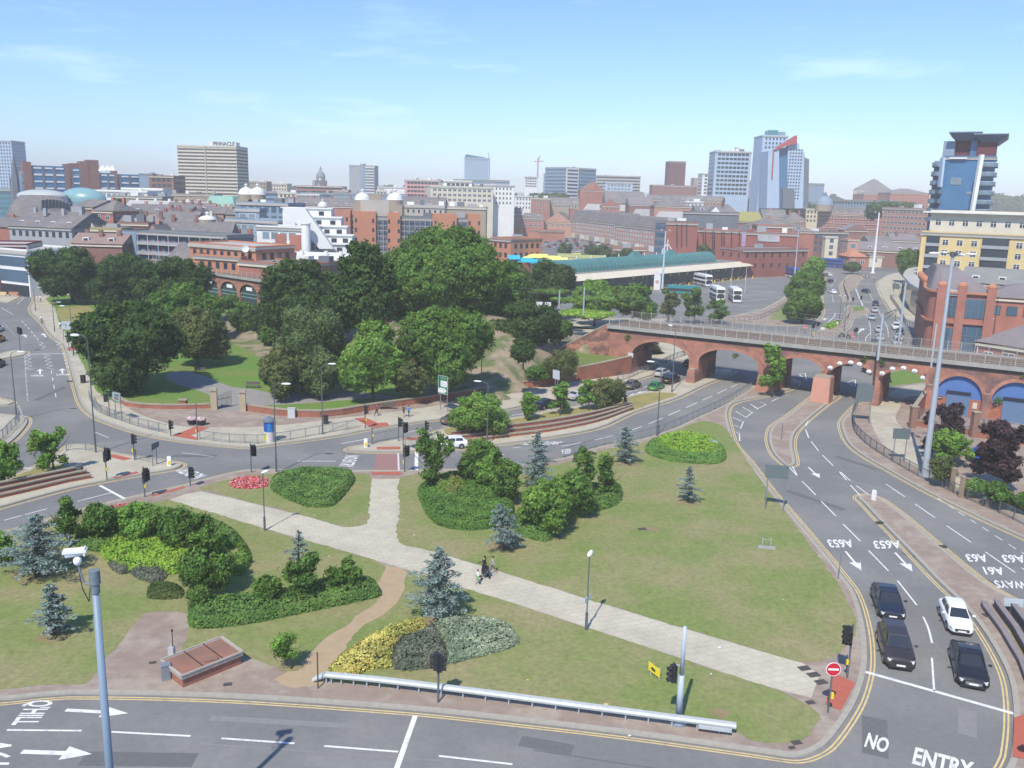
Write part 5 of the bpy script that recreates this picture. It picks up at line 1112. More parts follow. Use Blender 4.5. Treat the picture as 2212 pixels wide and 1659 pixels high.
# ------------------------------------------------------------------ people
def person(x,y,az,label,top,leg,hair=(.03,.02,.015),h=1.72,stride=.28,z=KH,arm=.0,skirt=False,bare=False,extra=None,hold=None,longhair=False):
    s=h/1.75;t=thing('person',label,'person',tuple(P(x,y,z)),R(az));V3=[];E=[];RR=[]
    def add(p,r,par=None): V3.append((p[0]*s,p[1]*s,p[2]*s));RR.append(r*s);i=len(V3)-1;(E.append((par,i)) if par is not None else 0);return i
    pel=add((0,0,.96),.125);ch=add((.02,0,1.28),.135,pel);nk=add((.02,0,1.47),.055,ch);hd=add((.03,0,1.60),.085,nk);hd2=add((.035,0,1.70),.075,hd);add((.12,0,1.61),.02,hd)
    for sd,st in ((1,stride),(-1,-stride)):
        hp=add((0,sd*.09,.90),.09,pel);kn=add((st*.55+.04,sd*.1,.5),.06,hp);an=add((st*.9-(.08 if st < 0 else 0),sd*.1,.09),.04,kn);add((st*.9+.14-(.06 if st < 0 else 0),sd*.11,.04),.035,an)
        sh=add((.01,sd*.19,1.40),.06,ch);el=add((-st*.35,sd*.25,1.13),.042,sh)
        wr=add((-st*.5+.12+(arm*.2),sd*(.24-arm*.1),.93+arm*.25),.03,el)
        pm_=add((V3[wr][0]/s+.05,V3[wr][1]/s,V3[wr][2]/s-.05),.034,wr)
        for q in range(4): add((V3[pm_][0]/s+.03+.008*q,V3[pm_][1]/s+(q-1.5)*.018,V3[pm_][2]/s-.07+.006*q),.009,pm_)
        add((V3[pm_][0]/s+.05,V3[pm_][1]/s-sd*.02,V3[pm_][2]/s-.02),.010,pm_)
    me=bpy.data.meshes.new('body');me.from_pydata(V3,E,[]);o=bpy.data.objects.new('body',me);C.objects.link(o)
    md=o.modifiers.new('s','SKIN');
    for i,r in enumerate(RR): me.skin_vertices[0].data[i].radius=(r,r)
    me.skin_vertices[0].data[0].use_root=True;o.modifiers.new('u','SUBSURF').levels=1
    dg=bpy.context.evaluated_depsgraph_get();m2=bpy.data.meshes.new_from_object(o.evaluated_get(dg));bpy.data.objects.remove(o)
    skin=M('skin',(.50,.30,.22),.6,.05,3);mt=M('cloth_%02d%02d%02d' % tuple(int(c*99) for c in top),top,.85,.08,4);ml=M('cloth_%02d%02d%02d' % tuple(int(c*99) for c in leg),leg,.85,.08,4);shoe=M('shoe',(.05,.045,.04),.7)
    m2.materials.clear()
    for m_ in (skin,mt,ml,shoe): m2.materials.append(m_)
    cut=.55 if bare else .12
    for f in m2.polygons:
        f.use_smooth=True;cz=f.center.z/s;cy=abs(f.center.y)/s
        f.material_index=3 if cz < .08 else (0 if cz < cut else (2 if cz < .98 and cy < .2 else (1 if cz < 1.47 and (cy < .21 or cz > 1.15) else 0)))
    b=bpy.data.objects.new('body',m2);C.objects.link(b);b.parent=t
    mb=MB();mb.ell((.0*s,0,1.68*s),(.105*s,.095*s,.115*s),10,7)
    if longhair: mb.ell((-.08*s,0,1.48*s),(.07*s,.12*s,.25*s),8,6)
    mb.build('hair',M('hair_%02d' % int(hair[0]*99),hair,.7,.2,8),t,smooth=True)
    if skirt: mb=MB();mb.lathe((0,0,0),[(.15*s,1.0*s),(.22*s,.75*s),(.26*s,.42*s),(.0,.42*s)],12);mb.build('skirt',ml,t,smooth=True)
    if hold: mb=MB();mb.box((.15*s,.32*s,.85*s),hold[1]);mb.build(hold[2],hold[0],t)
    return t
tw=azof(1046,1243,1100,1262)
person(1046,1244,200,'dark haired woman in a black strapless dress pushing a pushchair',(.015,.015,.018),(.012,.012,.015),h=1.7,skirt=True,arm=1,longhair=True)
person(1064,1239,190,'boy in grey shirt and dark shorts striding beside the woman in black',(.36,.36,.38),(.05,.05,.06),h=1.5,stride=.4,bare=True)
person(1032,1261,200,'small child in white top carrying a green toy',(.75,.75,.75),(.10,.10,.13),h=1.2,bare=True,hold=(M('toy_green',(.15,.45,.2),.6),(.06,.5,.3),'toy'))
t=thing('pushchair','black pushchair in front of the woman on the diagonal path','pushchair',tuple(P(1048,1249,KH)),R(200));mb=MB();mb.box((0,0,.5),(.5,.42,.12));mb.box((-.2,0,.75),(.12,.42,.5));mb.build('seat',black,t);mb=MB();mb.bar((.3,.2,.2),(-.45,.2,1.0),.03);mb.bar((.3,-.2,.2),(-.45,-.2,1.0),.03);mb.bar((-.45,-.2,1.0),(-.45,.2,1.0),.03);mb.build('frame',mgrey,t)
for u in (-.3,.35):
    for s in (-.22,.22): mb=MB();mb.cyl((u,s-.02,.1),(u,s+.02,.1),.1,.1,10);mb.build('wheel',tyre,t)
person(813,899,10,'walker in purple top with a bag passing the dark bench',(.10,.05,.13),(.02,.02,.03),hold=(black,(.25,.1,.25),'bag'))
person(872,901,60,'man in brown top and dark shorts beside the person in blue',(.10,.06,.045),(.03,.03,.05),h=1.78,bare=True);person(883,901,60,'person in a bright blue top on the park pavement',(.03,.22,.62),(.02,.02,.03),h=1.66)
person(90,697,280,'person in white top wheeling a cycle on the left kerb',(.75,.75,.76),(.05,.05,.06));person(130,711,90,'person in white beside the grey map sign',(.78,.78,.78),(.04,.04,.05),hold=(wpaint,(.1,.2,.3),'bag'))
person(81,652,270,'person in pink and white, left one of the far pair on the left pavement',(.72,.5,.52),(.5,.4,.38));person(88,652,270,'person in white, right one of the far pair on the left pavement',(.75,.74,.72),(.06,.06,.08))
t=thing('bicycle','bicycle wheeled along the left kerb by a person in white','bicycle',tuple(P(92,699,KH)),R(280));mb=MB()
for u in (-.5,.5):
    m_=MB()
    for i in range(16): a0,a1=2*math.pi*i/16,2*math.pi*(i+1)/16;m_.bar((u+.34*math.cos(a0),0,.35+.34*math.sin(a0)),(u+.34*math.cos(a1),0,.35+.34*math.sin(a1)),.035)
    m_.build('wheel',tyre,t)
mb.bar((-.5,0,.35),(-.1,0,.85),.04);mb.bar((-.1,0,.85),(.4,0,.85),.04);mb.bar((.4,0,.95),(.5,0,.35),.04);mb.bar((-.1,0,.4),(.4,0,.82),.04);mb.bar((.4,-.25,.98),(.4,.25,.98),.04);mb.build('frame',M('bike_frame',(.1,.1,.12),.4),t)
for i,(x,y,c,lab) in enumerate(((1865,600,(.6,.45,.45),'leftmost pedestrian of the group crossing at the far junction'),(1869,602,(.05,.06,.1),'pedestrian in dark clothes in the far crossing group'),(1872,603,(.65,.62,.6),'pedestrian in cream in the middle of the far crossing group'),(1876,602,(.3,.2,.3),'rightmost pedestrian of the far crossing group'),(1887,605,(.62,.6,.62),'pale dressed pedestrian walking apart right of the far crossing group'),(1890,607,(.2,.22,.3),'pedestrian in blue grey beside the pale one at the far junction'))): person(x,y,180,lab,c,(.06,.06,.08),z=.0)
person(1477,768,90,'pedestrian in black and white seen through the first arch',(.4,.4,.4),(.02,.02,.02));person(1736,742,90,'pedestrian in dark clothes seen above the parapet fence',(.02,.02,.03),(.03,.03,.04),z=0)
# ambulance-style van on the far left
t=car('van','white',62,628,262,'yellow and white chequered van on the far left road bend','cars on the road');
for ch in list(t.children):
    if ch.name.startswith('body'): ch.data.materials[0]=M('paint_yellow',(.62,.66,.10),.4)
# ------------------------------------------------------------------ foliage
def leafmat(name,col,col2=None,trans=.35):
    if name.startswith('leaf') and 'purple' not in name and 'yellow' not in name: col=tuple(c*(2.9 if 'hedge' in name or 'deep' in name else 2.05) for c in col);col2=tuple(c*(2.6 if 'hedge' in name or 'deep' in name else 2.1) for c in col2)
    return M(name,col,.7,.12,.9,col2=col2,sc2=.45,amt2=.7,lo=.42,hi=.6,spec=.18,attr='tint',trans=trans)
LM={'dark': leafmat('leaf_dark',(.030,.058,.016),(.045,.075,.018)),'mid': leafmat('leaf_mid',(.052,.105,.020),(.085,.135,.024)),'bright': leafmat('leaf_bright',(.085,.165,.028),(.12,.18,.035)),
      'olive': leafmat('leaf_olive',(.060,.080,.026),(.10,.105,.035)),'willow': leafmat('leaf_willow',(.065,.098,.035),(.09,.12,.045)),'blue': leafmat('needle_blue',(.20,.275,.25),(.26,.33,.30),.1),
      'lime': leafmat('leaf_lime',(.14,.24,.03),(.19,.27,.04)),'hedge': leafmat('leaf_hedge',(.055,.105,.026),(.085,.135,.032)),'yellow': leafmat('leaf_yellow',(.74,.66,.20),(.42,.46,.12)),'silver': leafmat('leaf_silver',(.15,.19,.125),(.24,.27,.19)),
      'grey': leafmat('leaf_grey',(.085,.105,.075),(.13,.13,.095)),'purple': leafmat('leaf_purple',(.065,.04,.05),(.10,.055,.06)),'pinkf': leafmat('petals_pink',(.60,.10,.09),(.62,.30,.30)),'far': leafmat('leaf_far',(.045,.075,.03),(.06,.09,.035)),'brown': leafmat('leaf_brown',(.12,.10,.05),(.09,.12,.04))}
barkm=M('bark',(.085,.065,.05),.95,.25,3,stretch=(1,1,.3),bump=.3)
def unit(n):
    v=RNG.normal(size=(n,3));return v/np.linalg.norm(v,axis=1,keepdims=True)
def quads(pts,nrm,size,asp=.62,tint=None,name='crown',m=None,parent=None,core=None):
    n=len(pts);r=RNG.normal(size=(n,3));t1=np.cross(nrm,r);t1 /= np.linalg.norm(t1,axis=1,keepdims=True)+1e-9;t2=np.cross(nrm,t1);t2 /= np.linalg.norm(t2,axis=1,keepdims=True)+1e-9
    s=np.asarray(size).reshape(-1,1)*np.ones((n,1));a=t1*s;b=t2*s*asp;bend=nrm*s*.15
    v=np.stack([pts-a,pts-b+bend,pts+a,pts+b+bend],1).reshape(-1,3).astype(np.float32)
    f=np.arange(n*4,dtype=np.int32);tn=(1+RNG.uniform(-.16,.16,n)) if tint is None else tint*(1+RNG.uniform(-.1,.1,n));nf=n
    me=bpy.data.meshes.new(name);cv=[]
    if core is not None:
        cvs,cfs=core;k=len(v);v=np.vstack([v,np.array(cvs,dtype=np.float32)]);
    me.vertices.add(len(v));me.vertices.foreach_set('co',v.ravel())
    loops=f;starts=np.arange(0,n*4,4,dtype=np.int32)
    if core is not None:
        cf=np.array(cfs,dtype=np.int32).ravel()+k;loops=np.concatenate([f,cf]);starts=np.arange(0,len(loops),4,dtype=np.int32);nf=len(starts)
    me.loops.add(len(loops));me.loops.foreach_set('vertex_index',loops.astype(np.int32));me.polygons.add(nf);me.polygons.foreach_set('loop_start',starts)
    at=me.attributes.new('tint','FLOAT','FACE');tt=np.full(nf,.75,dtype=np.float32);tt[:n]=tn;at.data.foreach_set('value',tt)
    me.materials.append(m);me.update(calc_edges=True);me.validate()
    o=bpy.data.objects.new(name,me);C.objects.link(o)
    if parent: o.parent=parent
    return o
def ellcore(c,r,k=.72,n=10,m=6):
    vs=[];fs=[]
    for j in range(m+1):
        ph=math.pi*j/m
        for i in range(n): t=2*math.pi*i/n;vs.append((c[0]+r[0]*k*math.sin(ph)*math.cos(t),c[1]+r[1]*k*math.sin(ph)*math.sin(t),c[2]+r[2]*k*math.cos(ph)))
    for j in range(m):
        for i in range(n): fs.append((j*n+i,(j+1)*n+i,(j+1)*n+(i+1) % n,j*n+(i+1) % n))
    return vs,fs
def petals(): return M('petals',(.62,.07,.07),.8,.2,5,col2=(.72,.42,.42),sc2=5,amt2=1,lo=.5,hi=.56,attr='tint')
def crown(blobs,leaf,m,parent,dens=1.0,clump=None,name='crown',droop=0,core=True,spread=.30):
    P_,N_,S_,T_=[],[],[],[];CV,CF=[],[]
    for (cx,cy,cz,rx,ry,rz) in blobs:
        Ap=4*math.pi*((rx*ry)**1.6/3+(rx*rz)**1.6/3+(ry*rz)**1.6/3)**(1/1.6);cs=clump or max(.5,.22*min(rx,rz)+.25)
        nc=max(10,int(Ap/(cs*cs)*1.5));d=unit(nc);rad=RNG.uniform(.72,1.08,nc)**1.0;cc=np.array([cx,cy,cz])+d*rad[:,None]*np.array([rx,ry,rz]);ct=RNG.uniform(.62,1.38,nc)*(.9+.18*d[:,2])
        k=max(6,int(dens*1.2*cs*cs/(leaf*leaf)))
        u=RNG.normal(size=(nc,k,3))*cs*spread;u[:,:,2] *= .75
        if droop: u[:,:,2] -= np.abs(RNG.normal(size=(nc,k)))*droop
        pp=(cc[:,None]+u).reshape(-1,3);nr=(d[:,None]*.9+u/(cs*.5)*.5+RNG.normal(size=(nc,k,3))*.55).reshape(-1,3);nr /= np.linalg.norm(nr,axis=1,keepdims=True)
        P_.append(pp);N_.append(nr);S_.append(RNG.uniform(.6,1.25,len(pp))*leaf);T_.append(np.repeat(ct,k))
        if core:
            v,f=ellcore((cx,cy,cz),(rx,ry,rz),.66);o=len(CV);CV += v;CF += [tuple(i+o for i in q) for q in f]
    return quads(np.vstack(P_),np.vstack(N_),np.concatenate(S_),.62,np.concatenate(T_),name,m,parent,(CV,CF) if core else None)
def trunk(t,h,r,branches=6,top=None,lean=(0,0)):
    mb=MB();tp=top or h*.7;mb.tube([(0,0,-.1),(lean[0]*.3,lean[1]*.3,tp*.4),(lean[0],lean[1],tp)],[r*1.25,r*.85,r*.45],9)
    for i in range(branches): a=2*math.pi*i/branches+random.uniform(-.3,.3);z=tp*random.uniform(.45,.8);l=h*random.uniform(.25,.4);mb.tube([(lean[0]*.5,lean[1]*.5,z),(math.cos(a)*l*.6,math.sin(a)*l*.6,z+l*.5),(math.cos(a)*l,math.sin(a)*l,z+l*.95)],[r*.45,r*.25,r*.08],6)
    return mb.build('trunk',barkm,t,smooth=True)
def tree(label,x0,x1,yt,yb,bx,by,m,leaf=.3,z=None,blobs=7,name='tree',seed=None,dens=1.0,ry=None,flat=1.0,group=None,trunk_r=None,shape='round',Y=None,droop=0,cat='tree'):
    if seed is not None: random.seed(seed)
    if Y is not None: p=V(bx,by,Y);p=Vector((p.x,p.y,0))
    else: p=P(bx,by,0)
    if z is None:
        z=KH
        for _ in range(3):
            q=P(bx,by,z) if Y is None else p;z=emb_z(q.x,q.y) if (x0 > 560 and x1 < 1330 and by < 800 and by > 640) else z
        p=P(bx,by,z) if Y is None else p
    dist=math.hypot(p.y,p.x)
    tp=V((x0+x1)/2,yt,p.y);bt=V((x0+x1)/2,yb,p.y);l=V(x0,(yt+yb)/2,p.y);r=V(x1,(yt+yb)/2,p.y)
    W_=(r.x-l.x)/2;cx=(l.x+r.x)/2-p.x;zt=tp.z-z;zb=max(.3,bt.z-z)
    if zt < zb+.8: print('SHORT',label,zt,zb,p);zt=zb+.8
    Hc=(zt-zb)/2;cz=(zt+zb)/2;ry=ry or W_*.9
    # the near side of the crown overlaps its own base line: pull the ellipsoid in a little
    t=thing(name,label,cat,(p.x,p.y,z),group=group)
    bl=[];leaf *= .78;W_ *= .94 if cat == 'tree' else .86;ry *= .94 if cat == 'tree' else .86
    if shape == 'round':
        bl.append((cx,0,cz,W_*.74,ry*.74,Hc*.76))
        for i in range(blobs):
            a=2*math.pi*(i+.5*random.random())/blobs;e=random.uniform(-.75,.8);s=random.uniform(.32,.56)
            bl.append((cx+math.cos(a)*W_*.68*math.cos(e*.8),math.sin(a)*ry*.66*math.cos(e*.8),cz+math.sin(e)*Hc*.72,W_*s,ry*s,Hc*s*flat))
        bl.append((cx+random.uniform(-.2,.2)*W_,0,cz+Hc*.55,W_*.42,ry*.42,Hc*.44))
        for i in range(8 if cat != 'tree' else 10): a=random.uniform(0,6.28);e=random.uniform(-.3,1.2);bl.append((cx+math.cos(a)*W_*.92*math.cos(e),math.sin(a)*ry*.92*math.cos(e),cz+math.sin(e)*Hc*.92,W_*.17,ry*.17,Hc*.17))
    elif shape == 'cone':
        for i in range(blobs):
            f=i/(blobs-1);k=(1-f)**.8*.85+.14;bl.append((cx+random.uniform(-.12,.12)*W_,random.uniform(-.12,.12)*ry,zb+Hc*.25+f*Hc*1.6,W_*k,ry*k,Hc*.36))
    elif shape == 'loose':
        for i in range(int(blobs*1.5)+6):
            a=random.uniform(0,6.28);q=random.uniform(.1,.78);bl.append((cx+math.cos(a)*W_*q,math.sin(a)*ry*q,zb+Hc*random.uniform(.35,1.7),W_*random.uniform(.16,.32),ry*random.uniform(.16,.32),Hc*random.uniform(.14,.28)))
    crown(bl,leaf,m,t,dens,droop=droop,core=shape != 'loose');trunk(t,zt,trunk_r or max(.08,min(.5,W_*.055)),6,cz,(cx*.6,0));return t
random.seed(11)
g_='park trees'
tree('broad very dark round tree at the left front of the park',170,398,652,868,292,842,LM['dark'],.30,blobs=11,seed=3,group=g_)
tree('dark bushy tree behind the round one at the far left',72,232,532,660,158,655,LM['dark'],.36,blobs=9,seed=4,group=g_)
tree('dark tree whose orange trunk base shows on the shaded lawn',195,335,548,690,262,672,LM['dark'],.36,blobs=8,seed=5,group=g_)
tree('tall dark tree left of the arcaded viaduct',300,462,556,700,385,705,LM['dark'],.34,blobs=8,seed=6,group=g_)
tree('mid green tree between the tall dark tree and the grey green one',335,470,610,730,405,735,LM['mid'],.32,blobs=8,seed=61,group=g_)
tree('round grey green tree above the gateway path',358,492,660,800,428,790,LM['olive'],.28,blobs=8,seed=7,group=g_)
tree('small tree on the lawn in front of the glazed arches',496,550,652,722,530,724,LM['mid'],.26,blobs=6,seed=8,group=g_)
tree('large dark tree right of the glazed arches',562,745,556,745,640,752,LM['dark'],.34,blobs=10,seed=9,group=g_)
tree('drooping pale green willow in the middle of the park',588,742,658,820,655,845,LM['willow'],.22,blobs=9,seed=10,droop=.9,group=g_)
tree('lower left bushy tree under the willow',562,650,745,866,606,866,LM['olive'],.24,blobs=7,seed=12,group=g_)
tree('smaller spreading tree right of the willow trunk',640,745,760,862,690,860,LM['willow'],.24,blobs=7,seed=13,group=g_)
tree('blackish green tree behind the willow, left of the giant tree',715,850,522,730,785,745,LM['dark'],.34,blobs=8,seed=14,shape='round',group=g_)
tree('giant fresh green tree towering over the middle of the park',818,1098,488,712,985,745,LM['mid'],.36,blobs=16,seed=15,flat=.9,group=g_)
tree('right shoulder tree merging with the giant one',1010,1135,560,745,1075,745,LM['mid'],.34,blobs=8,seed=151,group=g_)
tree('bright leafy tree behind the park wall, left one of the front pair',738,868,692,858,806,872,LM['bright'],.25,blobs=9,seed=16,group=g_)
tree('broad leafy tree behind the direction sign, right one of the front pair',868,1055,664,850,950,862,LM['mid'],.27,blobs=11,seed=17,group=g_)
tree('small brownish green tree between the front pair',840,928,776,862,884,872,LM['olive'],.22,blobs=6,seed=18,group=g_)
tree('dark tree on the slope left of the embankment bushes',1068,1212,648,775,1138,770,LM['dark'],.30,blobs=8,seed=19,group=g_)
tree('tall dark tree behind the pale railway masts',1128,1240,558,700,1184,690,LM['dark'],.36,z=1,blobs=8,seed=20)
for i,(a,b,c,d,m_,lab) in enumerate(((1185,1250,680,722,'bright','left bright bush on the embankment top'),(1235,1292,684,716,'bright','middle bright bush on the embankment top'),(1280,1326,672,716,'bright','round bright bush at the viaduct end'),(1150,1230,660,700,'mid','low bush around the white trackside cabinets'))):
    tree(lab,a,b,c,d,(a+b)/2,d,LM[m_],.26,z=7.0 if i < 3 else 7.3,blobs=6,seed=30+i,name='bush',cat='bush')
tree('ivy mound on the slope below the bright bushes',1190,1330,700,732,1260,734,LM['lime'],.26,z=5.0,blobs=8,seed=35,name='bush',cat='bush')
tree('weeping shrub hanging over the low terrace wall',1168,1250,755,832,1210,836,LM['olive'],.2,z=.9,blobs=7,seed=36,name='bush',droop=.5,cat='bush')
tree('clipped laurel patch in the terrace corner',1132,1190,790,834,1160,838,LM['mid'],.2,z=.9,blobs=7,seed=37,name='bush',cat='bush')
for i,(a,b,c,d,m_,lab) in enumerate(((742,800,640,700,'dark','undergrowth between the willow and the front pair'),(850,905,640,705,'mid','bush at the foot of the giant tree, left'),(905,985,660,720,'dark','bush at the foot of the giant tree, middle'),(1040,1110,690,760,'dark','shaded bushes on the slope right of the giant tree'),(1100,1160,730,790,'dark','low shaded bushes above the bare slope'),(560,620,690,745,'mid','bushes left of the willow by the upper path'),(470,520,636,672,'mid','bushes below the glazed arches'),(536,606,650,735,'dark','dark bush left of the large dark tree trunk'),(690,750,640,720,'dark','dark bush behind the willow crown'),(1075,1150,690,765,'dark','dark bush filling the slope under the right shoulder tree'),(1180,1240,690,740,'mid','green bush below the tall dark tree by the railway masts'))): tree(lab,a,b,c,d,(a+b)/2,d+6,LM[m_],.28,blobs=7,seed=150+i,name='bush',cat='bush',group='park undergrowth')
# behind the viaduct
for i,(a,b,c,d,by,m_,lab) in enumerate(((1238,1330,605,690,705,'bright','leftmost of the light green trees behind the viaduct end'),(1310,1420,612,690,705,'mid','broad light tree behind the viaduct parapet, second from the left'),(1408,1478,618,692,702,'olive','thin tree with blossom in front of the white totem'),(1470,1530,614,690,700,'mid','ragged tree in front of the teal bus'),(1520,1585,640,694,700,'mid','rightmost ragged tree before the front facing bus'))):
    tree(lab,a,b,c,d,(a+b)/2,by,LM[m_],.34 if i < 2 else .3,z=0,blobs=8 if i < 2 else 7,seed=40+i,shape='round' if i < 2 else 'loose',dens=.9,group='trees behind the viaduct')
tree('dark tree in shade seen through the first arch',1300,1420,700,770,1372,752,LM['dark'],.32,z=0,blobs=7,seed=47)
tree('shrub tree growing beside the second viaduct pier',1636,1706,738,852,1668,856,LM['bright'],.23,blobs=8,seed=48,shape='loose',dens=1.3)
for i,(a,b,c,d,by,m_,lab) in enumerate(((1690,1775,628,700,700,'mid','nearest dense tree on the verge beyond the viaduct'),(1703,1778,590,670,664,'mid','middle dense tree on the verge beyond the viaduct'),(1722,1782,553,630,628,'bright','farthest dense tree on the verge beyond the viaduct'))):
    tree(lab,a,b,c,d,(a+b)/2,by,LM[m_],.34,z=0,blobs=9,seed=50+i,group='verge trees')
tree('round street tree before the yellow apartment block',1936,1994,538,610,1966,612,LM['mid'],.4,z=0,blobs=9,seed=54)
tree('low trees round the information board at the far junction',1820,1862,566,590,1842,592,LM['far'],.4,z=0,blobs=6,seed=55,name='bush',cat='bush')
tree('purple leaved maple by the palisade fence, left one',1992,2096,866,985,2043,990,LM['purple'],.25,blobs=14,seed=56,shape='loose',dens=1.4,group='maples')
tree('larger purple leaved maple at the right edge',2096,2235,900,1055,2170,1066,LM['purple'],.25,blobs=18,seed=57,shape='loose',dens=1.4,group='maples')
tree('spreading lime green tree between the purple maples',2008,2110,920,1000,2058,1012,LM['bright'],.23,blobs=14,seed=58,shape='loose',dens=1.4,group='maples')
t=thing('parasol','bright blue tarpaulin glimpsed between the maples','tarpaulin',tuple(P(2128,1000,KH)));mb=MB();mb.lathe((0,0,0),[(2.2,1.0),(1.6,1.6),(.05,2.2)],10);mb.build('cover',M('tarp_blue',(.03,.12,.55),.6),t,smooth=True)
for i,(a,b,c,d,lab,m_) in enumerate(((2012,2066,985,1052,'dusty shrub behind the tall mast footpath','olive'),(2080,2135,1035,1075,'low green shrub by the timber posts','hedge'),(2125,2190,1042,1100,'mounded green shrub at the right footpath edge','mid'),(2185,2240,1070,1110,'last green shrub cut by the right edge','mid'))): tree(lab,a,b,c,d,(a+b)/2,d,LM[m_],.16,blobs=6,seed=60+i,name='bush',cat='bush')
for i,(x,y,yt,lab) in enumerate(((2055,1060,1012,'left one of the tan timber posts behind the footpath'),(2075,1075,1030,'middle tan timber post behind the footpath'),(2133,1095,1052,'right one of the tan timber posts behind the footpath'))): p=P(x,y,KH);t=thing('timber_post',lab,'post',tuple(p));mb=MB();mb.box((0,0,hgt(p,yt)/2),(.35,.35,hgt(p,yt)),.3);mb.build('post',M('tan_timber',(.30,.22,.15),.9,.15,2),t);mb=MB();mb.box((0,0,hgt(p,yt)+.03),(.42,.42,.06),.3);mb.build('cap',stone,t)
# little median trees
tree('wide low spreading tree at the left end of the dry grass median',972,1096,852,948,1040,940,LM['bright'],.2,blobs=10,seed=70,group='median trees')
tree('slender forked tree, first of two in the dry grass median',1122,1168,836,902,1142,907,LM['bright'],.19,blobs=8,seed=71,shape='loose',dens=1.6,group='median trees')
tree('slender forked tree, second of two in the dry grass median',1184,1236,822,892,1210,897,LM['bright'],.19,blobs=8,seed=72,shape='loose',dens=1.6,group='median trees')
tree('upright tree beside the wide dark one on the median',1246,1296,812,884,1272,886,LM['bright'],.2,blobs=8,seed=73,shape='loose',dens=1.6,group='median trees')
tree('wide dark green tree at the right end of the median grass',1278,1352,818,888,1316,888,LM['olive'],.2,blobs=8,seed=74,group='median trees')
tree('young tree on the left median beside the stop line',60,150,920,1020,118,1026,LM['bright'],.18,blobs=8,seed=75,shape='loose',dens=1.3,group='median trees')
tree('young tree at the left edge above the stepped terrace',-20,42,952,1045,12,1052,LM['bright'],.18,blobs=7,seed=76,group='median trees')
# blue cedars: tiers of drooping needle boughs
def cedar(label,x0,x1,yt,yb,bx,by,seed,m=LM['blue'],nb=48):
    rg=random.Random(seed);p=P(bx,by,KH);h=hgt(p,yt);l=V(x0,by-20,p.y);r=V(x1,by-20,p.y);W_=(r.x-l.x)/2;cx=(l.x+r.x)/2-p.x
    t=thing('cedar',label,'blue cedar',tuple(p),group='blue cedars');pts,nr,sz,tn=[],[],[],[];mb=MB();mb.tube([(0,0,-.1),(cx*.3,0,h*.5),(cx*.7,0,h*.95)],[.05*W_+.06,.05*W_,.02],8)
    for i in range(nb):
        f=(i+.5)/nb;z=h*(.12+.85*f);a=i*2.399+rg.uniform(-.3,.3);ln=W_*min(1.15,.9+.6*f if f < .25 else 1.38*(1.04-f)**.75)*rg.uniform(.45,1.2);base=Vector((cx*f*.7,0,z));d=Vector((math.cos(a),math.sin(a),rg.uniform(-.02,.3)));mb.tube([base,base+d*ln*.9],[.035,.01],5)
        n=int(60*ln+26)
        for _ in range(n):
            s=rg.uniform(.1,1.05);w_=(.30*ln*(1-abs(s-.45))+.06);q=base+d*ln*s+Vector((-d.y,d.x,0))*rg.gauss(0,.5)*w_+Vector((0,0,-.16*s*s*ln+rg.gauss(0,.05)));pts.append(q);nr.append((rg.gauss(0,.35),rg.gauss(0,.35),1));sz.append(rg.uniform(.07,.15));tn.append(rg.uniform(.8,1.2)*(.85+.3*s))
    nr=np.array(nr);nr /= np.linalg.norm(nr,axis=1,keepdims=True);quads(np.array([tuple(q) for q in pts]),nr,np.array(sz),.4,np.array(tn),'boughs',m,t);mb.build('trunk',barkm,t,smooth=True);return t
cedar('largest blue cedar by the junction of the path and the dirt track',886,1012,1178,1310,945,1336,1,nb=60)
cedar('blue cedar at the front of the large shrub bed',1036,1112,1086,1180,1092,1188,2)
cedar('tall dense blue cedar behind the large shrub bed',1114,1200,930,1050,1160,1062,3,nb=70)
cedar('blue cedar left of the bright oval hedge',1318,1378,920,995,1351,1001,4)
cedar('young leaning blue cedar alone on the big lawn',1458,1512,1004,1084,1487,1086,5,nb=30)
cedar('small blue cedar on the left lawn beside the camera column',68,158,1260,1365,117,1372,6,nb=44)
cedar('wide blue cedar overlapping the left shrub bed',8,168,1108,1235,80,1246,7,nb=64)
cedar('thin blue cedar top rising beside the diagonal path',624,670,1144,1180,645,1215,8,nb=18)
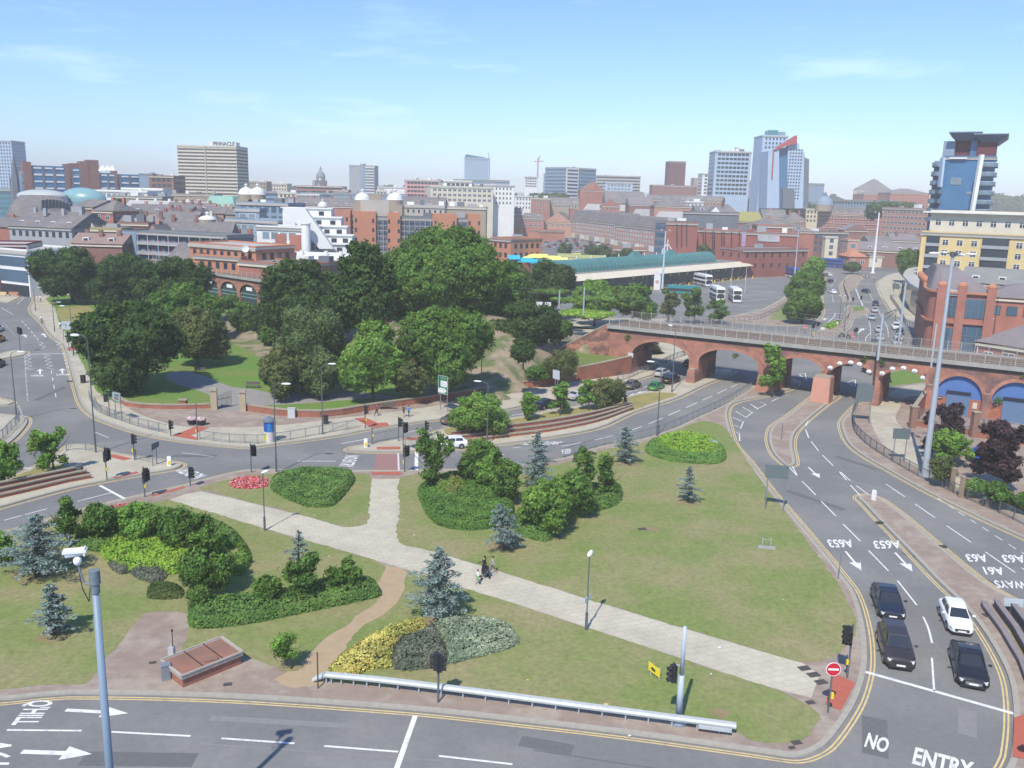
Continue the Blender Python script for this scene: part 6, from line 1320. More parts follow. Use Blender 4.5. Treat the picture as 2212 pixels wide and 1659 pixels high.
# ------------------------------------------------------------------ shrub beds
def bed(label,pts,h,m,leaf=.13,name='hedge',dens=1.0,dome=.5,z=KH,rough=.12,cat='hedge',edge=.7,k=3,obj=None):
    ps=smooth2(GP(pts),k);leaf *= .78;h *= .9
    if area(ps) < 0: ps.reverse()
    xs=[p.x for p in ps];ys=[p.y for p in ps];A_=abs(area(ps));c=Vector((sum(xs)/len(xs),sum(ys)/len(ys),z))
    t=obj or thing(name,label,cat,tuple(c));arr=np.array([(p.x,p.y) for p in ps]);ed=np.roll(arr,-1,0)-arr;L2_=(ed**2).sum(1)+1e-9
    def dist(q):
        d=q[:,None]-arr[None];tt=np.clip((d*ed[None]).sum(2)/L2_[None],0,1);e=d-tt[:,:,None]*ed[None];return np.sqrt((e**2).sum(2)).min(1)
    n=int(A_*dens*1.7/(leaf*leaf));q=np.stack([RNG.uniform(min(xs),max(xs),n*3),RNG.uniform(min(ys),max(ys),n*3)],1)
    ins=np.zeros(len(q),bool);j=len(arr)-1
    for i in range(len(arr)):
        a,b=arr[i],arr[j];cnd=((a[1] > q[:,1]) != (b[1] > q[:,1])) & (q[:,0] < (b[0]-a[0])*(q[:,1]-a[1])/(b[1]-a[1]+1e-12)+a[0]);ins ^= cnd;j=i
    q=q[ins][:n];dd=dist(q);sm=lambda qq: np.sin(qq[:,0]*1.7+qq[:,1]*.6)*np.cos(qq[:,1]*1.5-qq[:,0]*.5)+.6*np.sin(qq[:,0]*4.1)*np.sin(qq[:,1]*3.7)
    zz=h*(np.clip(dd/edge,0,1)**dome)*(.9+rough*sm(q));top=np.stack([q[:,0],q[:,1],zz+z+RNG.normal(size=len(q))*leaf*.5+(RNG.uniform(size=len(q)) > .96)*RNG.uniform(0,.25,len(q))*min(h,1)],1);nt_=RNG.normal(size=(len(q),3))*.65+np.array([0,0,1])
    # sides
    ln=np.sqrt(L2_);ns=int(ln.sum()*h*dens*1.7/(leaf*leaf));idx=RNG.choice(len(arr),ns,p=ln/ln.sum());s=RNG.uniform(0,1,ns);b=arr[idx]+ed[idx]*s[:,None];on=np.stack([ed[idx][:,1],-ed[idx][:,0]],1)/ln[idx][:,None];zf=RNG.uniform(0,1,ns)
    b=b+on*(RNG.normal(size=ns)*leaf*.4-.12-.35*edge*zf**2)[:,None];sd_=np.stack([b[:,0],b[:,1],z+h*.85*zf],1);nsd=np.concatenate([on,np.full((ns,1),.4)],1)+RNG.normal(size=(ns,3))*.45
    pts_=np.vstack([top,sd_])-np.array(t.location)[None];nr=np.vstack([nt_,nsd]);nr /= np.linalg.norm(nr,axis=1,keepdims=True)
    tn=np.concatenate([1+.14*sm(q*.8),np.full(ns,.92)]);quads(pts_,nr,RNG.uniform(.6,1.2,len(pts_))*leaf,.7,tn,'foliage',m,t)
    inn=offset(ps,.18);mb=MB();mb.prism(inn,0,z+h*.45);mb.build('inner_fill',M('hedge_inside',(.02,.03,.012),.95),t,True);inn=offset(ps,.18+edge*.5)  # solid dark green fill that keeps the hedge opaque between leaves
    if area(inn) > 1: mb=MB();mb.prism(inn,z+h*.44,z+h*.72);mb.build('inner_fill',MATS['hedge_inside'],t,True)
    return t
bed('clipped triangular hedge on the small lawn beside the red flowers',[(585,1045),(590,1066),(655,1097),(700,1100),(722,1095),(745,1072),(766,1042),(753,1026),(667,1022),(605,1032)],.95,LM['hedge'])
bed('long clipped hedge running below the upright shrubs',[(406,1335),(413,1362),(470,1362),(542,1353),(680,1325),(818,1295),(822,1285),(806,1268),(750,1262),(693,1274),(567,1300),(427,1312)],1.15,LM['hedge'])
bed('large dark hedge mass at the front of the centre shrub bed',[(901,1068),(919,1112),(949,1140),(1019,1150),(1097,1136),(1112,1110),(1090,1060),(1020,1040),(969,1034),(914,1057)],1.1,leafmat('leaf_deep',(.05,.10,.022),(.065,.12,.024)))
bed('long hedge along the right front of the centre shrub bed',[(1112,1120),(1112,1155),(1177,1175),(1205,1157),(1248,1122),(1330,1096),(1345,1074),(1335,1060),(1235,1062),(1150,1090)],1.1,LM['hedge'])
bed('low ring hedge round the bright oval bed',[(1392,972),(1411,955),(1461,947),(1524,952),(1561,969),(1568,996),(1536,1006),(1461,1001),(1406,988)],.7,leafmat('leaf_ring',(.09,.17,.04),(.12,.2,.05)),.12)
bed('tall lime green laurel filling the oval hedge',[(1415,966),(1435,952),(1480,948),(1525,955),(1548,968),(1545,985),(1515,990),(1450,984)],1.25,LM['lime'],.17)
bed('lime green laurel patch in the left shrub bed',[(218,1176),(225,1212),(262,1238),(330,1246),(400,1240),(440,1200),(400,1172),(300,1166)],.9,LM['lime'],.15)
bed('dark green hedge mass at the back of the left shrub bed',[(160,1182),(200,1196),(226,1196),(300,1175),(420,1172),(500,1190),(520,1170),(470,1140),(400,1120),(300,1108),(215,1125),(176,1150)],1.1,LM['hedge'])
bed('grey green lavender clump at the left of the laurel',[(233,1210),(238,1232),(262,1246),(284,1238),(276,1214),(255,1205)],.7,LM['grey'],.1)
bed('dusty grey heather mound in the left shrub bed',[(280,1238),(300,1256),(340,1266),(362,1246),(352,1226),(310,1224)],.7,LM['grey'],.1)
bed('low dark cotoneaster patch below the left shrub bed',[(316,1288),(322,1298),(352,1300),(392,1296),(397,1280),(378,1268),(340,1266),(322,1272)],.55,leafmat('leaf_low',(.05,.085,.022),(.085,.10,.035)),.1)
bed('bright shrub at the right tip of the left shrub bed',[(470,1150),(500,1165),(522,1215),(535,1225),(543,1212),(530,1180),(505,1155),(480,1142)],.9,LM['mid'],.14)
bed('pale variegated bush on the right rim of the left shrub bed',[(492,1228),(500,1246),(522,1248),(541,1225),(540,1205),(525,1200),(505,1212)],.9,LM['bright'],.14)
bed('golden variegated shrubs by the steel barrier',[(705,1460),(722,1470),(768,1466),(800,1452),(848,1446),(856,1400),(919,1366),(919,1354),(890,1354),(856,1363),(798,1388),(743,1426)],.9,LM['yellow'],.13)
bed('grey green shrubs in the middle of the variegated bed',[(850,1452),(934,1449),(968,1440),(960,1400),(938,1366),(905,1380),(855,1400)],.95,LM['grey'],.12)
bed('silver variegated shrubs at the right of the variegated bed',[(966,1440),(1007,1432),(1098,1408),(1122,1391),(1100,1362),(1060,1350),(1000,1346),(944,1352),(940,1368),(962,1402)],.85,LM['silver'],.12)
bed('oval bed of red flowers left of the triangular hedge',[(496,1048),(505,1057),(545,1059),(575,1055),(581,1045),(572,1036),(535,1034),(505,1039)],.25,petals(),.11,name='flower_bed',cat='flower bed',edge=.3)
bed('narrow bed of red flowers behind the left shrubs',[(228,1108),(236,1114),(275,1106),(298,1098),(290,1092),(255,1096),(232,1102)],.25,petals(),.11,name='flower_bed',cat='flower bed',edge=.3)
bed('yellow green laurel patch inside the centre bed',[(930,1060),(945,1085),(985,1090),(1010,1070),(1000,1050),(960,1046)],1.3,leafmat('leaf_yg',(.13,.19,.04),(.15,.13,.05)),.14)
bed('planter of pale shrubs on the far median',[(1780,708),(1792,712),(1812,704),(1813,698),(1800,700)],1.2,LM['lime'],.3,name='planter_shrub',cat='planter',k=1,z=0)
# upright shrubs and small trees inside the beds
for i,(a,b,c,d,by,m_,lab) in enumerate(((886,985,925,1055,1062,'mid','tall ragged shrub at the left end of the centre bed'),(985,1088,948,1040,1050,'mid','bushy shrub in front of the white car'),(1025,1075,985,1060,1065,'bright','yellowish shrub in the middle of the centre bed'),(1060,1128,990,1085,1090,'mid','dark green shrub left of the dense blue cedar'),(1120,1240,1035,1148,1156,'bright','big leafy shrub at the front of the centre bed'),(1190,1290,1020,1110,1118,'mid','leafy shrub between the front shrub and the pair of spires'),(1232,1290,962,1060,1085,'mid','left one of the two spiky shrub tops at the right of the bed'),(1280,1342,975,1070,1082,'mid','right one of the two spiky shrub tops at the right of the bed'))):
    tree(lab,a,b,c,d,(a+b)/2,by,LM[m_],.19,blobs=9,seed=80+i,name='shrub',dens=1.1,cat='shrub',group='shrubs in the centre bed',shape='round' if i not in (0,6,7) else 'loose')
for i,(a,b,c,d,by,m_,lab) in enumerate(((110,192,1065,1175,1182,'mid','upright tree behind the wide blue cedar'),(178,250,1090,1170,1178,'mid','shrub between the upright tree and the narrow flower bed'),(255,350,1090,1165,1172,'bright','leafy shrub in front of the narrow red flower bed'),(345,430,1095,1180,1190,'mid','leafy shrub at the top right of the left bed'),(400,470,1105,1195,1205,'mid','thin shrub with a stray shoot near the path'),(380,500,1150,1272,1284,'mid','big dark shrub at the right front of the left bed'),(-20,30,1150,1215,1222,'bright','green shrub cut by the left edge'),(606,700,1185,1300,1306,'mid','conical shrub rising from the long clipped hedge'),(700,785,1210,1272,1284,'mid','round shrub at the right of the long clipped hedge'),(548,606,1252,1304,1312,'mid','small shrub left of the conical one'),(408,452,1272,1322,1326,'mid','small leafy shrub at the left end of the long hedge'))):
    tree(lab,a,b,c,d,(a+b)/2,by,LM[m_],.17,blobs=8,seed=95+i,name='shrub',dens=1.1,cat='shrub',group='shrubs in the left beds',shape='loose' if i in (0,4,7,8) else 'round')
tree('thin sparse sapling beside the dirt track',572,645,1362,1425,630,1445,LM['bright'],.11,blobs=5,seed=110,name='sapling',shape='loose',dens=.7,trunk_r=.05)
# bushes softening the arch undersides
for i,(x,y) in enumerate(((1357,728),(1590,768),(1868,775),(1905,782),(2155,865),(2215,810))):
    s,z=FP(x,y);q=fw(s,z,.15);t=thing('wall_plant',['tuft of buddleia above the left springing of the first arch','tuft growing on the brickwork above the second pier','small tuft below the parapet near the railway mast','trailing tuft over the arch with lamps','bushy tuft between the two blue arches','tuft above the right hand blue arch'][i],'plant',tuple(q));crown([(0,0,0,.45,.25,.4)],.12,LM['mid'],t,.9,core=False,name='foliage')
# ------------------------------------------------------------------ the city
def fac(n,c,v=.10,r=.85,s=.25,c2=None): return M('facade_'+n,c,r,v,s,col2=c2,sc2=.08,amt2=.4)
FM={'brick': fac('brick',(.37,.155,.115),.16,c2=(.25,.115,.09)),'orange': fac('orange',(.46,.20,.12)),'dbrick': fac('dark_brick',(.23,.12,.10),.16),'play': fac('play_brick',(.29,.105,.085),.12,c2=(.2,.085,.075)),'pbrick': fac('pale_brick',(.44,.24,.18)),'maroon': fac('maroon',(.13,.04,.045)),'white': fac('white',(.70,.70,.68)),'cream': fac('cream',(.62,.56,.44)),'yellow': fac('yellow',(.62,.47,.22)),'grey': fac('grey',(.32,.33,.34)),'dgrey': fac('dark_grey',(.14,.155,.18)),'bluegrey': fac('blue_grey',(.22,.29,.37)),'pale': fac('pale_blue',(.38,.48,.60)),'conc': fac('concrete',(.42,.39,.34)),'blue': fac('blue_glass',(.06,.16,.30),.12,.15),'teal': fac('teal_glass',(.07,.22,.25),.12,.2),'mint': fac('mint',(.30,.52,.42)),'red': fac('red',(.38,.09,.09)),'stone': fac('stone',(.34,.28,.21)),'black': fac('black',(.03,.035,.045)),'pink': fac('pink',(.55,.30,.27))}
RM={'slate': M('roof_slate',(.165,.155,.155),.85,.2,.6,col2=(.26,.22,.195),sc2=.1),'felt': M('roof_felt',(.22,.22,.21),.95,.15,.3),'tile': M('roof_tile',(.27,.19,.165),.9,.15,.5),'light': M('roof_light',(.42,.41,.39),.9,.12,.2),'white': M('roof_white',(.68,.68,.66),.7,.06,.2),'green': M('roof_copper',(.25,.45,.36),.7,.1,.3),'moss': M('roof_moss',(.30,.28,.10),.9,.1,.3),'purple': M('roof_purple',(.21,.185,.19),.9,.12,.3)}
gd=glass('window_glass_dark',(.03,.04,.055));gb=glass('window_glass_blue',(.07,.13,.19));gl=glass('window_glass_pale',(.18,.24,.28),.2)
frm=M('window_frame_white',(.66,.65,.62),.6);frd=M('window_frame_dark',(.06,.06,.06),.6)
WC={}
def winmesh(w_,h_,st):
    k=(round(w_,1),round(h_,1),st)
    if k in WC: return WC[k]
    mb=MB();fr={'w': (frm,gd),'d': (frd,gd),'b': (frm,gb),'p': (frm,gl),'k': (frd,gb),'P': (frm,glass('window_glass_bright',(.36,.42,.43),.3))}[st]
    mb.k=0;mb.box((0,.02,0),(w_+.3,.12,h_+.3));mb.k=1;mb.box((0,-.03,0),(w_,.08,h_))
    if st == 'w' and w_ > 1.1: mb.k=0;mb.box((0,-.05,0),(.14,.1,h_));mb.box((0,-.05,h_*.18),(w_,.1,.1))
    o=mb.build('window',list(fr));WC[k]=o.data;bpy.data.objects.remove(o);return WC[k]
def windows(t,o,T,N,L_,zt,zb,st,cnt,z_off=1.9,margin=1.2,yb=None,name='window'):
    w_,h_,px,fh,sy=st;n=max(1,int((L_-2*margin+px-w_)/px));me=winmesh(w_,h_,sy);yaw=math.atan2(T.y,T.x);rest=MB();z=zt-z_off-h_/2+.4;x0=(L_-(n-1)*px)/2
    while z-h_/2 > zb+.8:
        q0=o+T*L_/2;
        if yb and proj((q0.x,q0.y,z))[1] > yb: break
        for i in range(n):
            p=o+T*(x0+i*px)+N*.02;p=Vector((p.x,p.y,z))
            if cnt[0] < 96:
                w=bpy.data.objects.new(name,me);C.objects.link(w);w.parent=t;w.location=p-t.location;w.rotation_euler=(0,0,yaw);cnt[0] += 1
            else:
                m3=Matrix.Rotation(yaw,3,'Z');rest.k=0;rest.box(p,(w_+.3,.14,h_+.3),M3=m3);rest.k=1;rest.box(p+N*.04,(w_,.12,h_),M3=m3)
        z -= fh
    if rest.v: r=rest.build(name,list(me.materials),t,True);r['kind']='stuff'
WS={'s': (1.0,1.6,2.6,3.4,'w'),'sd': (1.0,1.5,2.8,3.3,'d'),'l': (2.2,1.6,3.6,3.4,'w'),'lw': (1.6,1.7,4.2,3.3,'w'),'o': (2.4,1.7,3.3,3.5,'d'),'g': (1.9,1.9,3.4,3.6,'k'),'gp': (2.6,2.2,3.4,3.4,'p'),'band': (0,1.5,0,3.5,'d'),'bandw': (0,1.7,0,3.5,'k'),'F': (2.2,1.5,4.3,2.75,'P'),'q': (.8,1.5,4.6,4.2,'d')}
def B(label,x0,x1,yt,Y0,Y1=None,dep=16,wall='brick',roof='felt',rt='flat',rh=3.5,win=None,yb=None,name='building',zoff=1.9,side=True,clutter=0,cat='building',z_low=0,over=.25):
    Y0=P(x0,-Y0).y if Y0 < 0 else Y0;Y1=(P(x1,-Y1).y if Y1 < 0 else Y1) if Y1 else Y0;a=V(x0,yt,Y0);zt=a.z;b=V(x1,yt+(x1-x0)*.0262,Y1);a=Vector((a.x,a.y,0));b=Vector((b.x,b.y,0));T=(b-a);L_=T.length;T.normalize();N=Vector((T.y,-T.x,0))
    wm=FM[wall];rm=RM[roof];t=thing(name,label,cat,tuple(a));ez=zt-(rh if rt != 'flat' else 0);q=[a,b,b-N*dep,a-N*dep]
    mb=MB();mb.prism(q,z_low,ez);mb.build('wall',wm,t,True)
    if rt == 'flat':
        mb=MB();mb.prism([a-T*over+N*over,b+T*over+N*over,b+T*over-N*(dep+over),a-T*over-N*(dep+over)],ez-.35,ez+.12,True);mb.build('roof',rm,t,True)
        mb=MB()
        for i in range(4): p0,p1=q[i],q[(i+1) % 4];mb.bar((p0.x,p0.y,ez+.3),(p1.x,p1.y,ez+.3),.3,.55)
        mb.build('parapet',wm,t,True)
    else:
        o=.5;A_,B_,C_,D_=a-T*o*(rt != 'x')+N*o,b+T*o+N*o,b+T*o-N*(dep+o),a-T*o-N*(dep+o);z=lambda p,h: (p.x,p.y,h)
        if rt == 'gable': r0,r1=a-T*o-N*dep/2,b+T*o-N*dep/2;vs=[z(A_,ez),z(B_,ez),z(C_,ez),z(D_,ez),z(r0,zt),z(r1,zt)];fs=[(0,1,5,4),(2,3,4,5),(1,2,5),(3,0,4),(0,3,2,1)]
        elif rt == 'hip': k=min(dep/2,L_*.45);r0,r1=a+T*k-N*dep/2,b-T*k-N*dep/2;vs=[z(A_,ez),z(B_,ez),z(C_,ez),z(D_,ez),z(r0,zt),z(r1,zt)];fs=[(0,1,5,4),(2,3,4,5),(1,2,5),(3,0,4),(0,3,2,1)]
        elif rt == 'mansard': k=1.8;i_=[a+T*k-N*k,b-T*k-N*k,b-T*k-N*(dep-k),a+T*k-N*(dep-k)];vs=[z(p,ez) for p in (A_,B_,C_,D_)]+[z(p,zt) for p in i_];fs=[(0,1,5,4),(1,2,6,5),(2,3,7,6),(3,0,4,7),(4,5,6,7),(3,2,1,0)]
        else: # front gable
            m0,m1=(a+b)/2+N*o,(a+b)/2-N*(dep+o);vs=[z(A_,ez),z(B_,ez),z(C_,ez),z(D_,ez),z(m0,zt),z(m1,zt)];fs=[(0,4,5,3),(4,1,2,5),(2,3,5),(0,3,2,1),(0,1,4)]
        mb=MB();mb.add(vs,fs);mb.build('roof',rm,t,True)
        if rt in ('gable','mansard') and L_ > 14 and roof != 'white' and roof != 'light':
            nd=min(9,int(L_/6.5))
            for i in range(nd): p=a+T*L_*(i+.5)/nd-N*(1.0 if rt == 'mansard' else dep*.18);zz=ez+min(1.2,(zt-ez)*.35);mb=MB();mb.box((p.x,p.y,zz),(1.9,1.6,1.5),math.atan2(T.y,T.x));d_=mb.build('dormer',frm,t,True);mb=MB();q_=p+N*.82;mb.box((q_.x,q_.y,zz),(1.3,.1,1.0),math.atan2(T.y,T.x));mb.build('dormer_window',gd,t,True)
        if rt == 'front': m0=(a+b)/2;mb=MB();mb.add([z(a+N*(o+.03),ez),z(b+N*(o+.03),ez),z(m0+N*(o+.03),zt-.35)],[(0,1,2)]);mb.build('gable',wm,t,True)
    if L_ > 9: p0,p1=a+N*.25-T*.2,b+N*.25+T*.2;mb=MB();mb.bar((p0.x,p0.y,ez-.6),(p1.x,p1.y,ez-.6),.35,.45);mb.build('cornice',FM['cream'] if wall in ('brick','pbrick','dbrick','cream','stone') else FM['conc'],t,True)
    cnt=[0]
    if win:
        st=WS[win];sd=(x0+x1)/2 > 1106;so,sT,sN=(a-N*dep,N,-T) if sd else (b,-N,T)
        if st[0] == 0:
            zz=ez-1.2-st[1]/2;yb_=yb or 9999
            while zz > z_low+1 and proj((a.x,a.y,zz))[1] < yb_+15:
                mb=MB();mm=(a+b)/2+N*.05;mb.box((mm.x,mm.y,zz),(L_-1.2,.2,st[1]),math.atan2(T.y,T.x));mb.build('window_band',gd if win == 'band' else gb,t,True)
                if side: mm=so+sT*dep/2+sN*.05;mb=MB();mb.box((mm.x,mm.y,zz),(dep-1.2,.2,st[1]),math.atan2(sT.y,sT.x));mb.build('window_band',gd if win == 'band' else gb,t,True)
                zz -= st[3]
        else:
            windows(t,a,T,N,L_,ez,z_low,st,cnt,zoff,yb=yb)
            if side and dep > 6: windows(t,so,sT,sN,dep,ez,z_low,st,cnt,zoff,yb=yb)
    for i in range(clutter):
        f=(i+.5)/clutter+random.uniform(-.1,.1)/clutter;p=a+T*L_*f-N*dep*random.uniform(.3,.7);s_=random.uniform(1.5,4.5);h=random.uniform(1.2,3)
        if rt == 'flat': mb=MB();mb.box((p.x,p.y,ez+h/2+.1),(s_,s_*.7,h),math.atan2(T.y,T.x));mb.build('roof_plant',[MATS['facade_grey'],MATS['facade_white'],MATS['facade_dark_grey']][i % 3],t,True)
        else: mb=MB();mb.box((p.x,p.y,zt-.2),(1.2,.8,2.6),math.atan2(T.y,T.x));mb.build('chimney',wm,t,True)
    return t,a,b,T,N,zt,L_
def part(t,nm,m,pr,z0,z1): mb=MB();mb.prism(pr,z0,z1,True);return mb.build(nm,m,t,True)
def dome(t,c,r,z,hs=1.0,m=None,lantern=True,drum=2.0):
    mb=MB();pf=[(r,0)]+[(r*math.cos(a),r*hs*math.sin(a)) for a in [i*math.pi/2/8 for i in range(9)]];mb.lathe((c.x,c.y,z),pf,16);mb.build('dome',m or RM['white'],t,True,True)
    mb=MB();mb.cyl((c.x,c.y,z-drum),(c.x,c.y,z),r*.95,r*.98,16);mb.build('drum',FM['stone'],t,True)
    if lantern: mb=MB();zt_=z+r*hs;mb.cyl((c.x,c.y,zt_-.1),(c.x,c.y,zt_+r*.22),r*.16,r*.16,8);mb.ell((c.x,c.y,zt_+r*.28),(r*.26,r*.26,r*.14),10,5);mb.cyl((c.x,c.y,zt_+r*.3),(c.x,c.y,zt_+r*.6),r*.04,.02,5);mb.build('lantern',m or RM['white'],t,True)
random.seed(21)
# far hills and woods on the skyline
mb=MB();hv=[];nx=60
for j,(Yh,hh) in enumerate(((2600,0),(3200,20),(4200,52),(5200,62),(6500,40))):
    for i in range(nx+1): X=(i/nx-.5)*1.5*Yh;hv.append((X,Yh,max(-1,hh*(.72+.28*math.sin(i*.31+j)+.14*math.sin(i*.9+2*j)+.25*(i/nx)))))
mb.add(hv,[(j*(nx+1)+i,j*(nx+1)+i+1,(j+1)*(nx+1)+i+1,(j+1)*(nx+1)+i) for j in range(4) for i in range(nx)]);struct(mb.build('hills',M('hill_green',(.07,.10,.05),.95,.25,.01,col2=(.14,.13,.11),sc2=.004),smooth=True))
def wood(label,x0,x1,yt,Y,dep,hgt_,n,m='far',leaf=1.5,kind='stuff',z=0,name='wood',cat='wood'):
    a=V(x0,yt,Y);b=V(x1,yt,Y);c=(a+b)/2;t=thing(name,label,cat,(c.x,c.y,z));t['kind']=kind;bl=[]
    for i in range(n): f=random.random();g=random.random();s=random.uniform(.75,1.15);h=hgt_*s;X=a.x+(b.x-a.x)*f-c.x;bl.append((X,g*dep,a.z-z-h*.55-random.uniform(0,.25)*hgt_,h*.6,h*.6,h*.55))
    crown(bl,leaf,LM[m],t,.8,clump=hgt_*.22,name='foliage')
wood('belt of dark woodland on the hill right of the glass tower',2120,2330,418,1500,160,26,26,leaf=2.6)
wood('line of trees along the horizon right of the thin masts',1755,1860,420,1400,90,17,14,leaf=2.2)
wood('belt of trees under the red office block',1520,1655,423,800,40,13,20,leaf=1.1);wood('trees left of the long department store',1645,1770,430,760,40,13,22,leaf=1.1)
wood('trees behind the hipped roofs left of the glass tower',1905,2010,434,600,30,9,12,leaf=.9)
wood('small green hill with trees behind the brick blocks',790,850,398,1500,60,16,9,leaf=2.2);wood('trees below the white office and red crane',1105,1240,414,800,40,9,12,leaf=1.2);wood('trees on the skyline behind the domes',590,690,402,1300,60,13,12,leaf=2)
tree('single tree among the brick rooftops at the left',244,278,430,486,262,500,LM['far'],.7,z=0,blobs=7,seed=130,Y=390)
# ---- towers on the skyline
def tower_stripes(t,a,T,N,L_,zt,zb,step,th,m,dep,nm='floor_band',side=1):
    z=zt-step*.6
    while z > zb:
        mb=MB();mm=a+T*L_/2-N*dep/2;mb.box((mm.x,mm.y,z),(L_+.7,dep+.7,th),math.atan2(T.y,T.x));mb.build(nm,m,t,True);z -= step
B('pale residential tower cut by the left edge',-40,24,303,900,None,25,'pale','light',win='sd',yb=440,clutter=2)
B('turquoise glazed podium at the left edge',-60,29,408,620,None,30,'teal','light',win='bandw',yb=445)
t,a,b,T,N,zt,L_=B('dark gothic church with a tall crocketed spire',32,50,395,600,None,16,'dgrey','slate','gable',5,cat='church',name='church')
q=V(33.5,395,598);zt2=V(30,331,598).z;mb=MB();mb.cyl((q.x,q.y,0),(q.x,q.y,q.z),4.2,3.6,8);mb.build('tower',FM['dgrey'],t,True);mb=MB();mb.cyl((q.x,q.y,q.z),(q.x,q.y,zt2),3.2,.1,8);s_=mb.build('spire',FM['dgrey'],t,True)
for k in range(4): mb=MB();c_,d_=math.cos(k*1.57+.78)*3.2,math.sin(k*1.57+.78)*3.2;mb.cyl((q.x+c_,q.y+d_,q.z-2),(q.x+c_,q.y+d_,q.z+6),.7,.05,6);mb.build('pinnacle',FM['dgrey'],t,True)
t,a,b,T,N,zt,L_=B('long office block of blue glass bays between dark brick towers',50,302,372,560,600,22,'blue','felt',cat='office block')
def xat(x,Y=None): return (x-50)/252*L_
def blockon(nm,m,xa,xb,yt,out=.5,dep=12,zb=0):
    zz=V(xa,yt,a.y+(b.y-a.y)*xat(xa)/L_).z;p0,p1=a+T*xat(xa)+N*out,a+T*xat(xb)+N*out;return part(t,nm,FM[m] if m in FM else m,[p0,p1,p1-N*dep,p0-N*dep],zb,zz),zz
for xa,xb,yt in ((68,137,357),(151,186,362),(212,247,373),(256,301,376)):
    _,zz=blockon('glass_bay','blue',xa,xb,yt,.3)
    for k in range(5):
        n=max(1,int((xb-xa)/17.5))
        for i in range(n): x_=xat(xa+(xb-xa)*(i+.5)/n);p=a+T*x_+N*.55;mb=MB();mb.box((p.x,p.y,zz-1.5-k*4.1),((xb-xa)/252*L_/n*.72,.3,.9),math.atan2(T.y,T.x));mb.build('spandrel_panel',FM['white'],t,True)
        for i in range(n+1):
            if k == 0: x_=xat(xa+(xb-xa)*i/n);p=a+T*x_+N*.5;mb=MB();mb.box((p.x,p.y,(zz)/2),(1.2,.5,zz),math.atan2(T.y,T.x));mb.build('mullion',FM['dgrey'],t,True)
for xa,xb,yt in ((50,67,349),(137,147,354),(152,187,352),(186,210,345),(243,250,367),(170,188,348)): blockon('brick_tower','maroon' if 0 else 'dbrick',xa,xb,yt,1.2 if xb-xa < 30 and xa != 152 else -3)
for x in (222,233,243): p=V(x,360,575);mb=MB();mb.cyl((p.x,p.y,p.z-2.5),(p.x,p.y,p.z+1),3.2,.1,8);mb.build('tent_roof',RM['white'],t,True)
B('grey clad wing between the glass block and the brown office',300,328,376,590,None,18,'bluegrey','felt',clutter=1)
B('brown brick office with rows of dark windows',321,375,380,585,None,20,'dbrick','felt',win='o',yb=412,clutter=2)
t,a,b,T,N,zt,L_=B('big cream tower with dark horizontal window bands and a rooftop name sign',382,510,314,720,716,24,'cream','light',win=None,cat='office tower',name='office_tower')
z=zt-2.6
for k in range(17): mb=MB();mm=(a+b)/2+N*.05;mb.box((mm.x,mm.y,z-k*2.62),(L_-.5,.3,1.15),math.atan2(T.y,T.x));mb.build('window_band',M('band_dark',(.10,.085,.08),.6,.3,.5),t,True)  # plain dark brown colour of the window bands
for k in range(17): mb=MB();mm=b-N*12+T*.05;mb.box((mm.x,mm.y,z-k*2.62),(.3,23,1.15),math.atan2(T.y,T.x));mb.build('window_band',MATS['band_dark'],t,True)
mb=MB();mm=a+T*L_*.475+N*.3;mb.box((mm.x,mm.y,zt/2),(.8,.5,zt),math.atan2(T.y,T.x));mb.build('centre_joint',FM['conc'],t,True)
p0,p1=a+T*L_*.53,a+T*L_*.98;zz=V(490,307,718).z;part(t,'plant_room',FM['white'],[p0-N*2,p1-N*2,p1-N*10,p0-N*10],zt,zz)
text_mesh('PINNACLE',M('sign_dark',(.05,.05,.06),.6),'rooftop_sign',Vector(((a+T*L_*.60-N*1.9).x,(a+T*L_*.60-N*1.9).y,zt+.5)),T*L_*.36,Vector((0,0,3.2)),.03,t)
t,a,b,T,N,zt,L_=B('slim grey tower with white balconies on its right half',754,810,357,1000,None,24,'grey','light',win=None,cat='tower',name='tower')
part(t,'blue_strip',FM['bluegrey'],[a+T*L_*.44+N*1,a+T*L_*.6+N*1,a+T*L_*.6-N*10,a+T*L_*.44-N*10],0,zt+2)
for k in range(12): mb=MB();mm=a+T*L_*.8+N*1;mb.box((mm.x,mm.y,zt-2-k*3),(L_*.36,1.6,1.0),math.atan2(T.y,T.x));mb.build('balcony',FM['white'],t,True)
t,a,b,T,N,zt,L_=B('pale blue tower with a sloping glass crown and thin mast',1003,1057,341,1100,None,26,'pale','light',win='sd',yb=396,cat='tower',name='tower',side=False)
zz=V(1006,335,1100).z;mb=MB();mb.add([tuple(p)+() for p in [Vector((a.x,a.y,zt)),Vector((b.x,b.y,zt)),Vector(((b-N*20).x,b.y+20,zt)),Vector((a.x,a.y+20,zt)),Vector((a.x+2,a.y,zz+1)),Vector((b.x-6,b.y,zz-2)),Vector((b.x-6,b.y+18,zz-2)),Vector((a.x+2,a.y+18,zz+1))]],[(0,1,5,4),(1,2,6,5),(2,3,7,6),(3,0,4,7),(4,5,6,7)]);mb.build('glass_crown',FM['blue'],t,True);zz=V(1056,330,1100).z;mb=MB();mb.bar((b.x-1,b.y,zt),(b.x-1,b.y,zz),.9);mb.build('mast',FM['grey'],t,True)
